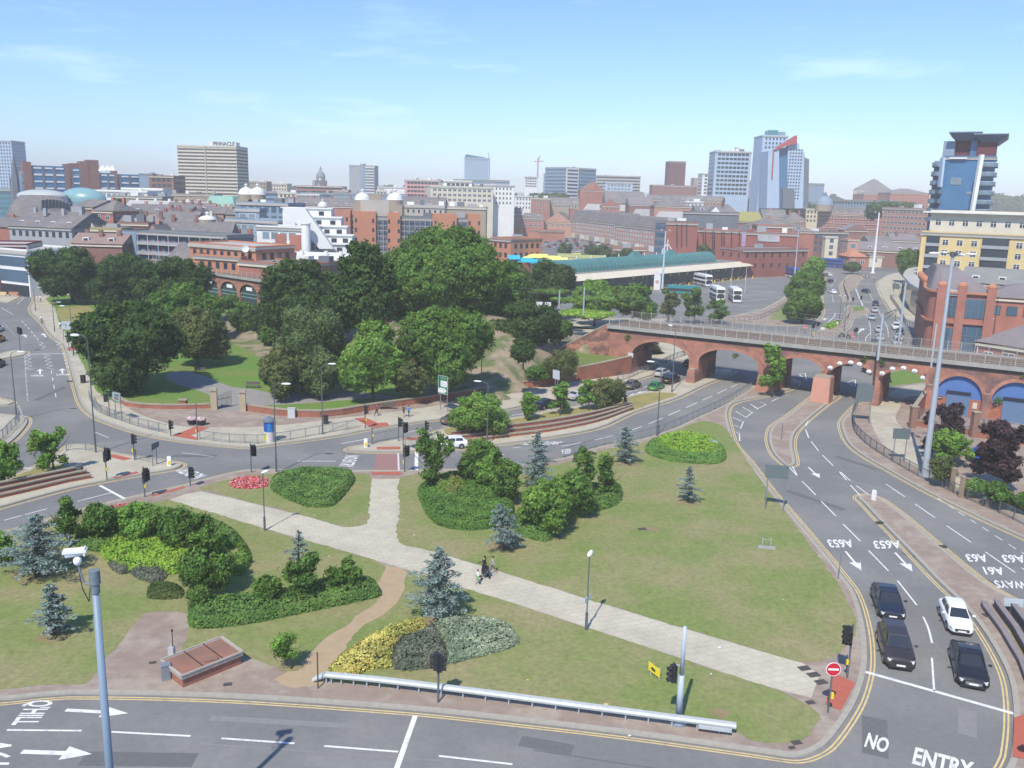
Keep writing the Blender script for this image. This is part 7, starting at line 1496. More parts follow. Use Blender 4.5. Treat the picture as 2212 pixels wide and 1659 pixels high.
for (lab,x0,x1,yt,Y,w_,r_,wn,yb,cl) in (('small white office left of the red crane',1133,1162,382,1300,'white','felt','o',404,1),('cream block with few windows, centre skyline',1188,1224,372,1000,'cream','light','sd',418,1),('blue grey slab beside the cream skyline block',1176,1190,376,1020,'bluegrey','felt',None,410,0),('long white banded car park deck on the skyline',1288,1384,379,1050,'conc','light','band',409,2),('low block of blue and white stripes',1308,1367,394,900,'pale','light','gp',415,0),('deep red windowless tower',1445,1482,349,1100,'maroon','slate',None,405,0),('low dark red block under the deep red tower',1410,1520,400,1000,'dbrick','purple',None,419,1),('white and pink residential tower',1518,1547,375,950,'white','light','o',419,0),('distant brown skyline block',1500,1520,385,1200,'stone','felt',None,400,0),('tall pale blue tower with a dense grid of dark windows',1546,1624,327,760,'pale','light','o',424,3)):
    B(lab,x0,x1,yt,Y,None,24,w_,r_,win=wn,yb=yb,clutter=cl,name='tower' if yt < 380 else 'building',cat='tower' if yt < 380 else 'building')
t,a,b,T,N,zt,L_=B('blue and white office tower with a rooftop plant box',1224,1288,362,900,930,30,'bluegrey','light',win='bandw',yb=424,clutter=1,cat='office tower',name='office_tower');part(t,'white_panel',FM['white'],[a+N*.6,a+T*L_*.40+N*.6,a+T*L_*.40-N*2,a-N*2],0,zt)
for k in range(10): mb=MB();mm=a+T*L_*.2+N*.65;mb.box((mm.x,mm.y,zt-2.5-k*3.5),(L_*.34,.2,1.6),math.atan2(T.y,T.x));mb.build('window_band',gd,t,True)
B('red brick hall with a broad gable below the skyline blocks',1254,1308,391,800,None,30,'brick','slate','front',8)
t,a,b,T,N,zt,L_=B('tower with rooftop radio mast frame',1590,1597,319,762,None,4,'white','light',name='radio_mast',cat='mast',side=False)
p=V(1162.5,341,1500);t=thing('tower_crane','thin red tower crane on the skyline','crane',(p.x,p.y,0));mb=MB();mb.bar((0,0,0),(0,0,p.z),2);mb.build('mast',FM['red'],t);mb=MB();mb.bar((0,0,p.z-6),(3,0,p.z+4),1.2);mb.bar((-6,0,p.z-6),(9,0,p.z-5),1.2);mb.build('jib',FM['red'],t)
# glass wedge cluster
t,a,b,T,N,zt,L_=B('pale ribbed tower with a turquoise cap behind the red edged wedge',1648,1703,293,720,None,26,'pale','light',win='sd',yb=385,name='tower',cat='tower',side=False)
part(t,'turquoise_cap',FM['teal'],[a+T*L_*.25-N*2,a+T*L_*.62-N*2,a+T*L_*.62-N*14,a+T*L_*.25-N*14],zt-4,V(1670,281,722).z);part(t,'rear_block',FM['bluegrey'],[a+T*L_*.45-N*8,b-N*8,b-N*20,a+T*L_*.45-N*20],0,V(1690,285,728).z)
t=thing('wedge_tower','angular pale tower with a red slanted fin and stepped right side','tower',tuple(Vector((V(1658,400,690).x,690,0))))
def poly_face(t,nm,m,pts,Y,dep):
    q=[V(x,y,Y) for x,y in pts];n=len(q);mb=MB();mb.add([tuple(p) for p in q]+[(p.x,p.y+dep,p.z) for p in q],[tuple(range(n)),tuple(range(2*n-1,n-1,-1))]+[(i,n+i,n+(i+1) % n,(i+1) % n) for i in range(n)]);return mb.build(nm,m,t,True)
poly_face(t,'main_slab',FM['pale'],[(1700,450),(1702,318),(1712,310),(1726,309),(1727,322),(1738,328),(1739,342),(1746,345),(1746,450)],690,26)
poly_face(t,'left_slab',FM['pale'],[(1656,450),(1660,326),(1672,320),(1683,320),(1683,450)],688,24);poly_face(t,'glass_infill',FM['blue'],[(1681,450),(1683,320),(1704,318),(1703,450)],692,20);poly_face(t,'red_fin',FM['red'],[(1670,324),(1690,312),(1722,292),(1722,310),(1700,315),(1677,324)],687,8);poly_face(t,'red_strip',FM['red'],[(1666,388),(1670,322),(1673,322),(1669,388)],687.5,1);poly_face(t,'dark_side',FM['dgrey'],[(1735,450),(1738,340),(1748,344),(1746,450)],689.5,30);poly_face(t,'base_glass',FM['dgrey'],[(1690,450),(1691,407),(1716,407),(1717,450)],689,4)
cnt=[0];a_=V(1703,330,690);a_=Vector((a_.x,690,0));b_=V(1737,330,690);windows(t,a_,Vector((1,0,0)),Vector((0,-1,0)),b_.x-a_.x,V(1710,318,690).z,0,(.9,.9,2.1,2.4,'d'),cnt,yb=430)
B('dark blue grey box beside the wedge tower',1716,1781,396,840,None,24,'bluegrey','felt',win=None)
# red office block with hipped roof
B('stepped red brick office block with grey hipped roofs',1581,1691,391,900,860,30,'brick','slate','hip',6,win='F',yb=440,clutter=2)
B('pale green rounded roof behind the red office block',1618,1650,386,960,None,20,'cream','green','hip',3)
B('hipped roof offices with tan gable fronts on the hill',1846,1925,386,1200,1180,40,'stone','slate','hip',14,win='F',yb=430,clutter=1);B('long purple brown hipped roofs beside the hill offices',1868,1960,408,1050,None,34,'brick','purple','hip',6);B('purple brown roofed block just left of the glass tower',1925,2010,406,980,None,34,'brick','purple','hip',5)
# domed department store and grid block
t,a,b,T,N,zt,L_=B('long brick department store with a grey dome on its left corner',1768,1907,446,700,660,26,'brick','slate','mansard',5.5,win='s',yb=500,cat='department store')
p=V(1780,442,693);dome(t,p,6.6,p.z,1.0,FM['bluegrey'],True,5)
for k in range(4): mb=MB();mm=(a+b)/2+N*.2;mb.box((mm.x,mm.y,zt-5-k*3.6),(L_,.5,.5),math.atan2(T.y,T.x));mb.build('string_course',FM['pink'],t,True)
B('grey attic storey with small windows above the department store',1796,1908,432,740,700,20,'bluegrey','slate',win='sd',yb=445,side=False)
t,a,b,T,N,zt,L_=B('brick warehouse offices with white window grids',1907,2008,449,600,560,24,'pbrick','felt',win='l',yb=520,clutter=3)
B('narrow cream and pink block left of the domed store',1740,1768,452,720,None,18,'cream','light',win='sd',yb=480)
B('dark brick offices with blue window bands at the far junction',1716,1832,501,-556,-556,18,'dbrick','felt',win='g',yb=552,clutter=3)
t,a,b,T,N,zt,L_=B('cream concrete stair tower with a grid of panes',1784,1811,513,-558,None,5,'cream','light',win='g',yb=556,zoff=1.2,name='stair_tower')
B('low brown brick shops behind the lamp masts',1832,1995,521,455,440,16,'dbrick','purple','gable',4);B('cream fronted two storey shops at the far junction',1880,1960,541,-577,None,12,'cream','slate','gable',2.5,win='lw',yb=578)
B('white and brick flat with glazed corner beside the pavilion',1832,1856,519,440,None,10,'pbrick','light',win='gp',yb=545)
t,a,b,T,N,zt,L_=B('small orange roofed pavilion at the far junction',1836,1876,541,-581,None,14,'brick','tile','hip',3,win='lw',yb=570);[setattr(ch.data,'name',ch.data.name) for ch in t.children]
for ch in t.children:
    if ch.name.startswith('roof'): ch.data.materials[0]=FM['orange']
B('dark red brick gabled house behind the pavilion',1826,1876,483,560,None,12,'dbrick','purple','front',4)
# white edged theatre roofs, court and playhouse
for (lab,x0,x1,yt,Y0,Y1,dp,w_,r_,rt,rh,wn,yb,cl) in (
 ('dark grey clad fly tower above the playhouse',1476,1597,458,470,465,22,'dgrey','felt','flat',0,None,480,0),
 ('tall plain brick playhouse block with slit windows',1440,1508,481,402,400,26,'play','felt','flat',0,None,567,3),
 ('long brick playhouse wing with slit windows and a banner',1505,1622,497,420,412,26,'play','felt','flat',0,None,567,3),
 ('brick playhouse corner block with a poster panel',1612,1726,503,402,395,24,'play','felt','flat',0,None,540,2),
 ('lower brick wing beside the blue and white bus',1606,1745,540,-600,-596,14,'play','felt','flat',0,'q',590,1),
 ('slate roof with white hips at the right of the playhouse',1612,1762,472,470,None,24,'brick','slate','hip',6,None,490,1),
 ('mustard coloured sloping roof behind the playhouse',1588,1650,457,560,None,26,'play','moss','gable',6,None,470,0),
 ('long brick flats with dormered slate mansard, left half',1236,1334,454,690,590,18,'pbrick','slate','mansard',7,'F',516,0),
 ('long brick flats with dormered slate mansard, right half',1330,1416,464,585,520,18,'pbrick','slate','mansard',6.5,'F',528,0),
 ('white edged grey roof standing behind the left flats',1262,1370,440,760,720,20,'grey','light','mansard',5,'s',452,0),
 ('white edged grey roof standing behind the right flats',1366,1418,451,650,620,18,'grey','light','mansard',5,None,466,0),
 ('white edged grey roof nearest the playhouse',1416,1478,456,560,540,18,'grey','light','mansard',5,'s',480,0),
 ('stone hall with a balustraded slate roof, far market side',1148,1258,437,820,800,24,'stone','slate','mansard',7,'s',460,0),
 ('narrow red brick block stepping down to the flats',1232,1246,452,700,None,18,'brick','slate','flat',0,None,490,0),
 ('ornate red brick warehouse with tall arched windows',1033,1128,447,690,690,18,'brick','slate','gable',4,'s',492,3),
 ('red brick shop with grey attic and white triple windows',1128,1176,460,690,None,14,'brick','slate','mansard',3.5,'l',490,0),
 ('red brick gabled warehouse with cream stripes',1176,1236,457,700,695,20,'pbrick','slate','front',8,'lw',490,0),
 ('plain orange brick box in the market car park',1163,1220,499,-521,-521,12,'orange','felt','flat',0,None,520,0),
 ('low red brick toilet block by the market trees',1324,1396,537,-566,None,10,'brick','slate','flat',0,'sd',565,1),
 ('maroon low hall under the green strip roof',1360,1412,425,700,None,24,'dbrick','purple','gable',6,None,440,0),
 ('brown roofed church like hall right of centre',1310,1395,412,760,None,30,'dbrick','slate','gable',9,None,440,0),
 ('long red brick range with small windows below the maroon tower',1395,1560,420,720,700,20,'brick','slate','gable',4,'s',440,0),
 ('grey hipped villa among trees right of centre',1415,1495,428,600,None,20,'pbrick','slate','hip',5,'s',450,0),
 ('white gabled sheds behind the fly tower',1505,1560,444,500,None,14,'white','slate','gable',3,None,455,0),
 ('white gable end just behind the fly tower',1536,1556,445,480,None,10,'white','slate','front',3,None,455,0),
 ('long white portico building with brick panels',930,1066,402,640,650,30,'cream','light','flat',0,'l',440,3),
 ('central raised pavilion of the white portico building',958,1020,391,650,None,20,'white','light','flat',0,'o',402,0),
 ('white colonnaded wing right of the portico',1018,1112,399,660,None,26,'white','felt','flat',0,'s',445,1),
 ('pink and cream office block with flat cornices',874,952,389,800,790,30,'pink','light','flat',0,'o',428,3),
 ('white boiler house with three short stacks',815,880,404,950,None,20,'white','light','flat',0,None,415,3),
 ('glass and brick galleria roofline behind the portico',980,1100,388,760,None,30,'bluegrey','felt','flat',0,None,400,0),
 ('red brick block with white bands behind the town dome',640,740,401,900,None,24,'brick','light','flat',0,'band',415,1),
 ('low grey roofed sheds below the town dome',560,720,414,700,None,24,'bluegrey','felt','flat',0,'bandw',425,4),
 ('white flat block with plant left of the town dome',560,620,396,950,None,20,'cream','light','flat',0,'sd',410,2),
 ('grey stone block behind the left pair of white domes',505,575,391,900,None,20,'stone','light','flat',0,'sd',405,2),
 ('long dark blue metal roof across the middle distance',720,880,417,640,None,20,'bluegrey','felt','flat',0,None,430,2),
 ('dark slate market hall roof with low brick gables',600,800,424,560,540,22,'brick','slate','gable',5,'s',452,5),
 ('dark roofs right of the second pair of domes',866,960,424,560,None,24,'dbrick','slate','gable',5,None,445,3),
 ('mixed flat roofs with white railings before the portico',940,1050,447,450,None,18,'stone','light','flat',0,None,462,5),
 ('flat stone roofs above the orange brick block',850,960,444,430,None,16,'conc','light','flat',0,'s',460,5),
 ('white long block with square dark openings at the left',188,318,411,520,515,16,'white','white','flat',0,'gp',428,2),
 ('stepped end of the white long block',262,352,407,530,None,12,'white','white','flat',0,None,415,0),
 ('red brick hall with two big arches',156,199,430,360,355,16,'brick','slate','gable',3,'o',458,0),
 ('square red brick office with white sash windows',199,242,432,345,342,14,'brick','slate','hip',4,'lw',480,2),
 ('long grey rendered warehouse side with dark slate roof',16,152,455,300,292,18,'grey','slate','gable',5,'sd',512,4),
 ('red gable end at the left of the grey warehouse',-30,18,470,300,None,14,'brick','slate','gable',3,None,530,1),
 ('dark glass block below the fan shaped glass roof',108,198,462,340,None,14,'dgrey','slate','flat',0,'g',500,1),
 ('white gabled house among the dark roofs',183,213,479,300,None,10,'white','slate','front',3.5,None,500,0),
 ('smaller white gable attached to the white house',211,236,485,300,None,9,'white','slate','front',2,None,500,0),
 ('buff flat roofed extension in front of the white house',196,262,494,285,None,8,'stone','moss','flat',0,None,505,1),
 ('dark brick sheds with rusty roofs behind the left trees',152,262,504,275,None,12,'dbrick','tile','gable',3,None,530,3),
 ('terracotta building with a round turret gable',272,355,440,400,None,16,'orange','slate','gable',4,'lw',465,2),
 ('long row of small white gables behind the rooftops',270,440,432,450,None,14,'white','light','gable',3,None,440,5),
 ('brown brick backs with chimneys below the cream tower',355,452,436,430,None,16,'dbrick','slate','gable',4,'s',455,5),
 ('flat pink stone block below the cream tower',350,460,419,560,None,18,'stone','felt','flat',0,None,432,4),
 ('long brown flat block left below the cream tower',240,350,424,480,None,16,'stone','felt','flat',0,'s',434,4),
 ('white building with a mint green glazed roof',444,504,422,520,515,20,'white','green','mansard',6,None,440,0),
 ('cream chimneyed terrace in front of the mint roof',445,482,446,400,None,12,'pbrick','slate','gable',3,'lw',462,3),
 ('blue grey pitched roof in the middle of the rooftops',325,420,455,370,None,14,'dbrick','slate','gable',5,None,470,2),
 ('brown hipped roof block in the rooftops',290,345,462,345,None,14,'dbrick','tile','hip',3,'s',482,2),
 ('big dark slate roof with white lantern gable',345,430,470,330,None,14,'dbrick','slate','gable',6,None,490,2),
 ('long dark slate roof beside the blue grey flats',384,490,479,310,None,16,'dbrick','slate','gable',7,None,505,2),
 ('brick gabled house with dormer before the slate roofs',308,352,484,305,None,12,'pbrick','slate','front',5,'s',500,1),
 ('brown flat roofs above the gallery flats',255,320,482,315,None,12,'dbrick','tile','flat',0,None,500,4),
 ('blue grey flats with stacked balconies, rear block',512,622,438,375,370,16,'bluegrey','light','flat',0,'g',500,4),
 ('long low brick market shed behind the yellow stalls',1090,1150,520,350,None,12,'brick','slate','flat',0,None,545,1)):
    B(lab,x0,x1,yt,Y0,Y1,dp,w_,r_,rt,rh,wn,yb,clutter=cl)
for i,(x0,x1,yt,Y,w_,r_,rt,wn,lab) in enumerate(((262,292,452,385,'pbrick','slate','front','s','small gabled brick house left of the terracotta turret'),(300,330,447,420,'cream','slate','gable','s','little cream terrace above the terracotta turret'),(352,380,448,395,'brick','tile','front','s','red gabled house right of the terracotta turret'),(380,408,444,410,'white','slate','gable','s','white fronted shop below the cream tower'),(410,440,452,385,'brick','slate','front','s','brick gable beside the thin slate roofs'),(486,516,446,400,'stone','slate','gable','s','stone terrace right of the mint glazed roof'),(250,280,470,335,'brick','slate','gable','s','brick cottage row by the single rooftop tree'),(428,470,462,350,'cream','slate','hip','s','cream house between the dark slate roofs'),(600,640,416,640,'cream','light','flat','sd','small cream block right of the first white domes'),(640,690,420,600,'white','light','flat','sd','small white block below the town dome'),(720,752,411,760,'brick','light','flat','s','small brick block left of the slim grey tower'),(812,850,412,800,'cream','light','flat','sd','cream block right of the slim grey tower'),(872,915,431,520,'stone','slate','mansard','s','stone block behind the glazed brick block'),(912,950,436,500,'pbrick','slate','gable','s','brick terrace in front of the pink office block'),(1060,1100,438,800,'brick','slate','gable','s','brick range right of the white portico'),(1098,1140,440,800,'cream','light','flat','sd','pale flat block right of the white portico'),(1112,1150,424,760,'white','light','flat','s','low white block under the skyline trees'),(1148,1188,428,730,'brick','light','flat','s','brick block with white roof edge under the cream skyline block'),(1190,1250,426,740,'stone','slate','gable','s','grey roofed range below the blue and white office tower'),(1300,1340,430,700,'brick','slate','front','s','brick gable behind the white edged roofs'),(1480,1520,436,620,'white','light','flat','s','low white block beside the small white gables'),(1560,1592,440,560,'brick','slate','hip','s','brick house behind the fly tower'),(1650,1700,452,600,'pbrick','slate','gable','s','brick range below the wedge tower'),(1700,1742,458,580,'brick','slate','hip','s','brick corner house left of the cream and pink block'),(1640,1712,488,440,'brick','felt','flat',None,'dark brick roof level behind the playhouse poster'),(1880,1930,510,470,'brick','slate','gable','s','brick shops below the white grid offices'),(1930,1985,505,480,'dbrick','purple','gable','s','brown shops beside the slim white mast'))): B(lab,x0,x1,yt,Y,None,13,w_,r_,rt,3.5 if Y < 500 else 5,wn,yt+26,clutter=i % 3)
for o in [o for o in bpy.data.objects if o.get('label','').startswith('long brick flats with')]:
    w_=[c for c in o.children if c.name.startswith('cornice')][0];vs_=[w_.matrix_basis@v.co for v in w_.data.vertices];p0,p1=vs_[0]+Vector(o.location),vs_[4]+Vector(o.location);a_,b_=Vector((min(p0.x,p1.x),0,0)),Vector((max(v.x for v in vs_)+o.location.x,0,0));a_.y=[v for v in vs_ if v.x == min(q.x for q in vs_)][0].y+o.location.y;b_.y=[v for v in vs_ if v.x == max(q.x for q in vs_)][0].y+o.location.y;d_=b_-a_
    for i in range(9): q0,q1=a_+d_*(i+.08)/9,a_+d_*(i+.92)/9;mb=MB();mb.bar((q0.x,q0.y-.3,2.2),(q1.x,q1.y-.3,2.2),.3,3.2);mb.build('shopfront',[FM['cream'],FM['stone'],FM['white']][i % 3],o,True)
# slits and banners on the playhouse
def slit(x,y0,y1,Y,nm='slit_window',w_=.7,m=None,t=None):
    a=V(x,y0,Y);b=V(x,y1,Y);mb=MB();mb.bar(a,b,w_,.3);mb.build(nm,m or gd,t,True)
ph=[o for o in bpy.data.objects if o.get('label','').startswith(('tall plain brick playhouse','long brick playhouse wing','brick playhouse corner'))];ph={o['label'][:4]: o for o in ph}
for x in (1462,1472,1483): slit(x,484,530,400.3,w_=.85,t=ph['tall'])
for x in (1519,1524,1539,1543,1559,1564,1580,1597): slit(x,500,540,418.0-(x-1505)*.068,w_=.85,t=ph['long'])
q=[V(1603,502,412.3),V(1614,502,412),V(1611,556,412),V(1600,556,412.3)];mb=MB();mb.quad(*[tuple(p) for p in q[::-1]]);mb.build('banner',M('banner_lilac',(.38,.30,.50),.6,.3,.3,col2=(.55,.60,.62),sc2=.12,amt2=1),ph['long'],True)
q=[V(1637,506,400),V(1684,508,397.2),V(1684,523,397.2),V(1637,521,400)];mb=MB();mb.quad(*[tuple(p) for p in q[::-1]]);mb.build('poster_panel',M('poster_grey',(.40,.42,.44),.6,.3,.4,col2=(.55,.3,.35),sc2=.2,amt2=1),ph['bric'],True)
# glazed stair of the playhouse
t,a,b,T,N,zt,L_=B('dark glazed corner stair of the playhouse',1416,1441,479,408,402,14,'dgrey','felt',win='bandw',yb=565,name='glazed_stair')
# town hall dome
p=V(693,402,1250);t=thing('town_hall_dome','dark columned clock tower with a ribbed dome on the skyline','clock tower',(p.x,p.y,0));zb=p.z;zt=V(692,359,1250).z;h=zt-zb
mb=MB();mb.box((p.x,p.y,zb/2),(26,16,zb));mb.build('base_block',FM['stone'],t,True);dk_=M('soot_stone',(.14,.135,.14),.9)
mb=MB();mb.box((p.x,p.y,zb+h*.14),(15,13,h*.3));
for i in range(7): mb.cyl((p.x-9+i*3,p.y-7,zb-2),(p.x-9+i*3,p.y-7,zb+h*.28),.7,.7,6)
mb.build('colonnade',dk_,t,True);mb=MB();mb.box((p.x,p.y,zb+h*.35),(10,10,h*.16));mb.build('clock_stage',dk_,t,True);mb=MB();mb.cyl((p.x,p.y-5.1,zb+h*.36),(p.x,p.y-5.3,zb+h*.36),2,2,14);mb.build('clock_face',RM['white'],t,True)
mb=MB();mb.lathe((p.x,p.y,zb+h*.42),[(6.4,0),(6.6,h*.06),(6.0,h*.16),(4.6,h*.25),(2.6,h*.32),(1.3,h*.35),(1.5,h*.42),(1.3,h*.48),(.4,h*.55),(.1,h*.6)],14);mb.build('dome',M('dome_lead',(.20,.23,.24),.7),t,True,True)
def market_dome(lab,x,ytop,ybase,r,Y):
    q=V(x,ybase,Y);zt=V(x,ytop,Y).z;t=thing('market_dome',lab,'dome',(q.x,q.y,0));part(t,'turret',FM['stone'],[q+Vector((s,u,0)) for s,u in ((-r,-r),(r,-r),(r,r),(-r,r))],0,q.z-2.2);dome(t,q,r,q.z,(zt-q.z)/r/1.5,RM['white'],True,2.5)
for a_ in (('left one of the pair of white domes right of the cream tower',532,396,420,3.6,420),('right one of the pair of white domes right of the cream tower',557,396,420,3.6,420),('white dome behind the concrete plant rooms, left',783,408,432,3.7,420),('white dome above the orange brick block, right',853,408,432,3.9,420),('small white dome behind the ziggurat flats',697,430,446,2.2,400),('small white roof dome among the slate roofs',448,461,474,3.0,320)): market_dome(*a_)
for x,yt,yb,lab in ((657,446,476,'striped brick and stone turret'),(420,417,448,'thin chimney below the cream tower')):
    pass
# corn exchange: oval dark roof, glass fan and two pale shells behind
t=thing('oval_hall','dark oval domed hall with a fan of roof glazing','hall',tuple(Vector((V(90,460,375).x,375,0))));c=V(90,466,375);r=(V(163,466,375).x-V(17,466,375).x)/2;zt=V(90,423,375).z-c.z
mb=MB();pf=[(1.0,0),(.97,.12),(.88,.45),(.74,.75),(.62,.92),(.55,1.0),(.5,1.02),(0,1.05)];n=28;vs=[]
for a_,b_ in pf: vs += [(c.x+r*a_*math.cos(2*math.pi*i/n),c.y+r*.6*a_*math.sin(2*math.pi*i/n),c.z+zt*b_) for i in range(n)]
mb.add(vs,[(j*n+i,j*n+(i+1) % n,(j+1)*n+(i+1) % n,(j+1)*n+i) for j in range(len(pf)-1) for i in range(n)]);mb.build('roof',RM['slate'],t,True,True)
mb=MB();mb.add([(c.x+r*math.cos(2*math.pi*i/n),c.y+r*.6*math.sin(2*math.pi*i/n),z) for z in (0,c.z) for i in range(n)],[(i,(i+1) % n,n+(i+1) % n,n+i) for i in range(n)]);mb.build('wall',FM['dbrick'],t,True)
mb=MB();mf=MB();K=9;g=[[V(91+(158-91)*i/K,432+11*math.sin(i/K*1.3)-14*math.sin(i/K*math.pi)*.5+(22-2*i/K*4)*j,352-3*(1-j)) for j in (0,1)] for i in range(K+1)]
for i in range(K): mb.quad(*[tuple(p) for p in (g[i][1],g[i+1][1],g[i+1][0],g[i][0])])
for i in range(K+1): mf.bar(g[i][0]+Vector((0,-.2,0)),g[i][1]+Vector((0,-.2,0)),.35)
mb.build('glass_fan',gb,t,True);mf.build('glazing_bars',FM['grey'],t,True)
def shell(lab,x0,x1,yt,yb,Y,m,dp=.6):
    c=V((x0+x1)/2,yb,Y);r=(V(x1,yb,Y).x-V(x0,yb,Y).x)/2;h=V((x0+x1)/2,yt,Y).z-c.z;t=thing('shell_roof',lab,'roof shell',(c.x,c.y,0));mb=MB();mb.ell((c.x,c.y,c.z),(r,r*dp,h),24,12);mb.build('shell',m,t,True,True);mb=MB();n=20;mb.add([(c.x+r*.97*math.cos(2*math.pi*i/n),c.y+r*dp*.97*math.sin(2*math.pi*i/n),z) for z in (0,c.z) for i in range(n)],[(i,(i+1) % n,n+(i+1) % n,n+i) for i in range(n)]);mb.build('wall',FM['pale'],t,True)
shell('pale glazed shell roof behind the oval hall',38,146,409,424,430,M('shell_pale',(.42,.46,.45),.4,.1,.2));shell('turquoise glazed shell roof behind the red arches',128,230,405,434,440,M('shell_teal',(.20,.36,.38),.3,.1,.2))
# gallery flats
t,a,b,T,N,zt,L_=B('grey two storey gallery flats with red doors and slim posts',260,490,500,285,268,12,'dgrey','felt',cat='flats');part(t,'metal_panel',FM['bluegrey'],[a+N*1.6,a+T*L_*.19+N*1.6,a+T*L_*.19-N*6,a-N*6],0,zt)
for k in range(3): part(t,'gallery_deck',FM['conc'],[a+T*L_*.19+N*1.5,b+N*1.5,b,a+T*L_*.19],zt-.5-k*3.1,zt-.15-k*3.1)
for k in range(2):
    for i in range(8):
        p=a+T*(L_*.22+L_*.098*i)+N*.1
        mb=MB();mb.box((p.x,p.y,zt-2.3-k*3.1),(1.6,.12,1.6),math.atan2(T.y,T.x));mb.build('window',gl,t,True)
        p=p+T*2.4;mb=MB();mb.box((p.x,p.y,zt-2.4-k*3.1),(1.1,.12,2.1),math.atan2(T.y,T.x));mb.build('door',FM['red'],t,True)
    mb=MB();p0,p1=a+T*L_*.19+N*1.45,b+N*1.45;mb.bar((p0.x,p0.y,zt-2.4-k*3.1),(p1.x,p1.y,zt-2.4-k*3.1),.06,.06);mb.bar((p0.x,p0.y,zt-2.9-k*3.1),(p1.x,p1.y,zt-2.9-k*3.1),.05,.7);mb.build('balustrade',FM['grey'],t,True)
for i in range(9): p=a+T*(L_*.2+L_*.098*i)+N*1.5;mb=MB();mb.bar((p.x,p.y,0),(p.x,p.y,zt-.2),.16);mb.build('post',FM['pale'],t,True)
# modern shop block at the left edge
t,a,b,T,N,zt,L_=B('white framed glass shop building with a dark ground floor',-60,58,534,250,238,16,'white','light',cat='shop')
for k,(z0,z1,m_) in enumerate(((zt-4.2,zt-1.6,gb),(zt-8.4,zt-5.2,gb),(0,zt-9.2,FM['black']))): part(t,'glass_front',m_,[a+N*.15+T*.8,b+N*.15-T*.5,b-N*.3-T*.5,a-N*.3+T*.8],z0,z1)
B('dark red shop building next to the white framed one',57,90,531,246,262,14,'maroon','light',win='gp',yb=590)
for lab,x,y,m_ in (('orange barrier boards by the far left road works',30,640,FM['orange']),('yellow and orange barriers at the left edge',4,640,FM['yellow'])): q=P(x,y,KH);t=thing('barrier_board',lab,'barrier',tuple(q));mb=MB();mb.box((0,0,.8),(2.6,.2,.8));mb.box((-1.1,0,.3),(.1,.5,.6));mb.box((1.1,0,.3),(.1,.5,.6));mb.build('boards',m_,t)
# red brick block with satellite dishes
t,a,b,T,N,zt,L_=B('low orange brick block with a satellite dish behind the dark trees',409,552,526,250,236,14,'orange','light',win='sd',yb=560)
q=V(530,538,236);t=thing('satellite_dish','white satellite dish on the low orange brick block','satellite dish',tuple(q));mb=MB();mb.lathe((0,0,0),[(0,0),(.5,.08),(.95,.3)],14);d_=mb.build('dish',RM['white'],t);d_.rotation_euler=(R(75),0,.2);mb=MB();mb.bar((0,0,-1.4),(0,0,0),.12);mb.build('stand',FM['grey'],t)
B('lower orange brick front wing above the arcaded viaduct',420,520,552,243,236,8,'orange','felt',win='sd',yb=580);B('long brick shed with cream bands beside the viaduct',516,640,566,232,222,12,'brick','felt',win=None);B('grey sloping roof left of the orange brick block',358,412,526,252,250,14,'dgrey','slate','gable',5)
# blue grey flats with red piers
t,a,b,T,N,zt,L_=B('grey flats with red brick piers and wide glazing',487,600,474,330,318,14,'bluegrey','light',win='gp',yb=525,cat='flats')
for f in (.02,.22,.44,.66,.86): part(t,'red_pier',FM['red'] if 0 else FM['brick'],[a+T*L_*f+N*.7,a+T*L_*(f+.08)+N*.7,a+T*L_*(f+.08)-N,a+T*L_*f-N],0,zt-3)
B('upper grey storeys of the flats with red piers',508,560,452,340,None,10,'bluegrey','light',win='gp',yb=476)
# white ziggurat flats
t=thing('stepped_flats','white stepped ziggurat apartment building','flats',tuple(Vector((V(700,540,300).x,300,0))));zb0=0
steps=[(610,715,449),(650,736,469),(672,748,489),(690,760,508),(705,768,528)]
for k,(x0,x1,y) in enumerate(steps):
    Yk=318-k*5;p0,p1=V(x0,y,Yk),V(x1,y+2,Yk);zt=p0.z;f_=[Vector((p0.x,p0.y,0)),Vector((p1.x,p1.y,0)),Vector((p1.x,p1.y+6,0)),Vector((p0.x,p0.y+6,0))];part(t,'storey',FM['white'],f_,0,zt);part(t,'roof_terrace',RM['white'],[f_[0]+Vector((-.6,-.6,0)),f_[1]+Vector((.6,-.6,0)),f_[2],f_[3]],zt,zt+.35)
    for f in (.45,.8): mb=MB();mb.box((p0.x+(p1.x-p0.x)*f,Yk-.05,zt-1.6),(1.8,.2,1.4));mb.build('window',gd,t,True)
q=[V(612,449,293),V(660,449,293),V(722,537,293),V(692,537,293)];mb=MB();mb.add([tuple(p+Vector((0,-1.5,0))) for p in q]+[tuple(p+Vector((0,4,-1.0))) for p in q],[(3,2,1,0),(4,5,6,7),(0,1,5,4),(1,2,6,5),(2,3,7,6),(3,0,4,7)]);mb.build('sloping_roof',RM['white'],t,True)
p0,p1=V(616,449,314),V(640,449,314);part(t,'end_wall',FM['white'],[Vector((p0.x,312,0)),Vector((p1.x,312,0)),Vector((p1.x,318,0)),Vector((p0.x,318,0))],0,p0.z-.1)
q=V(660.5,484,288);t=thing('stair_drum','plain white cylindrical stair tower','stair tower',(q.x,q.y,0));mb=MB();mb.cyl((0,0,0),(0,0,q.z),1.45,1.45,24);mb.build('drum',FM['white'],t);mb=MB();mb.cyl((0,0,q.z),(0,0,q.z+.3),1.75,1.75,24);mb.build('cap',RM['white'],t)
t,a,b,T,N,zt,L_=B('white and red clad flats left of the white drum',554,652,490,296,290,12,'white','felt',win='gp',yb=545,cat='flats')
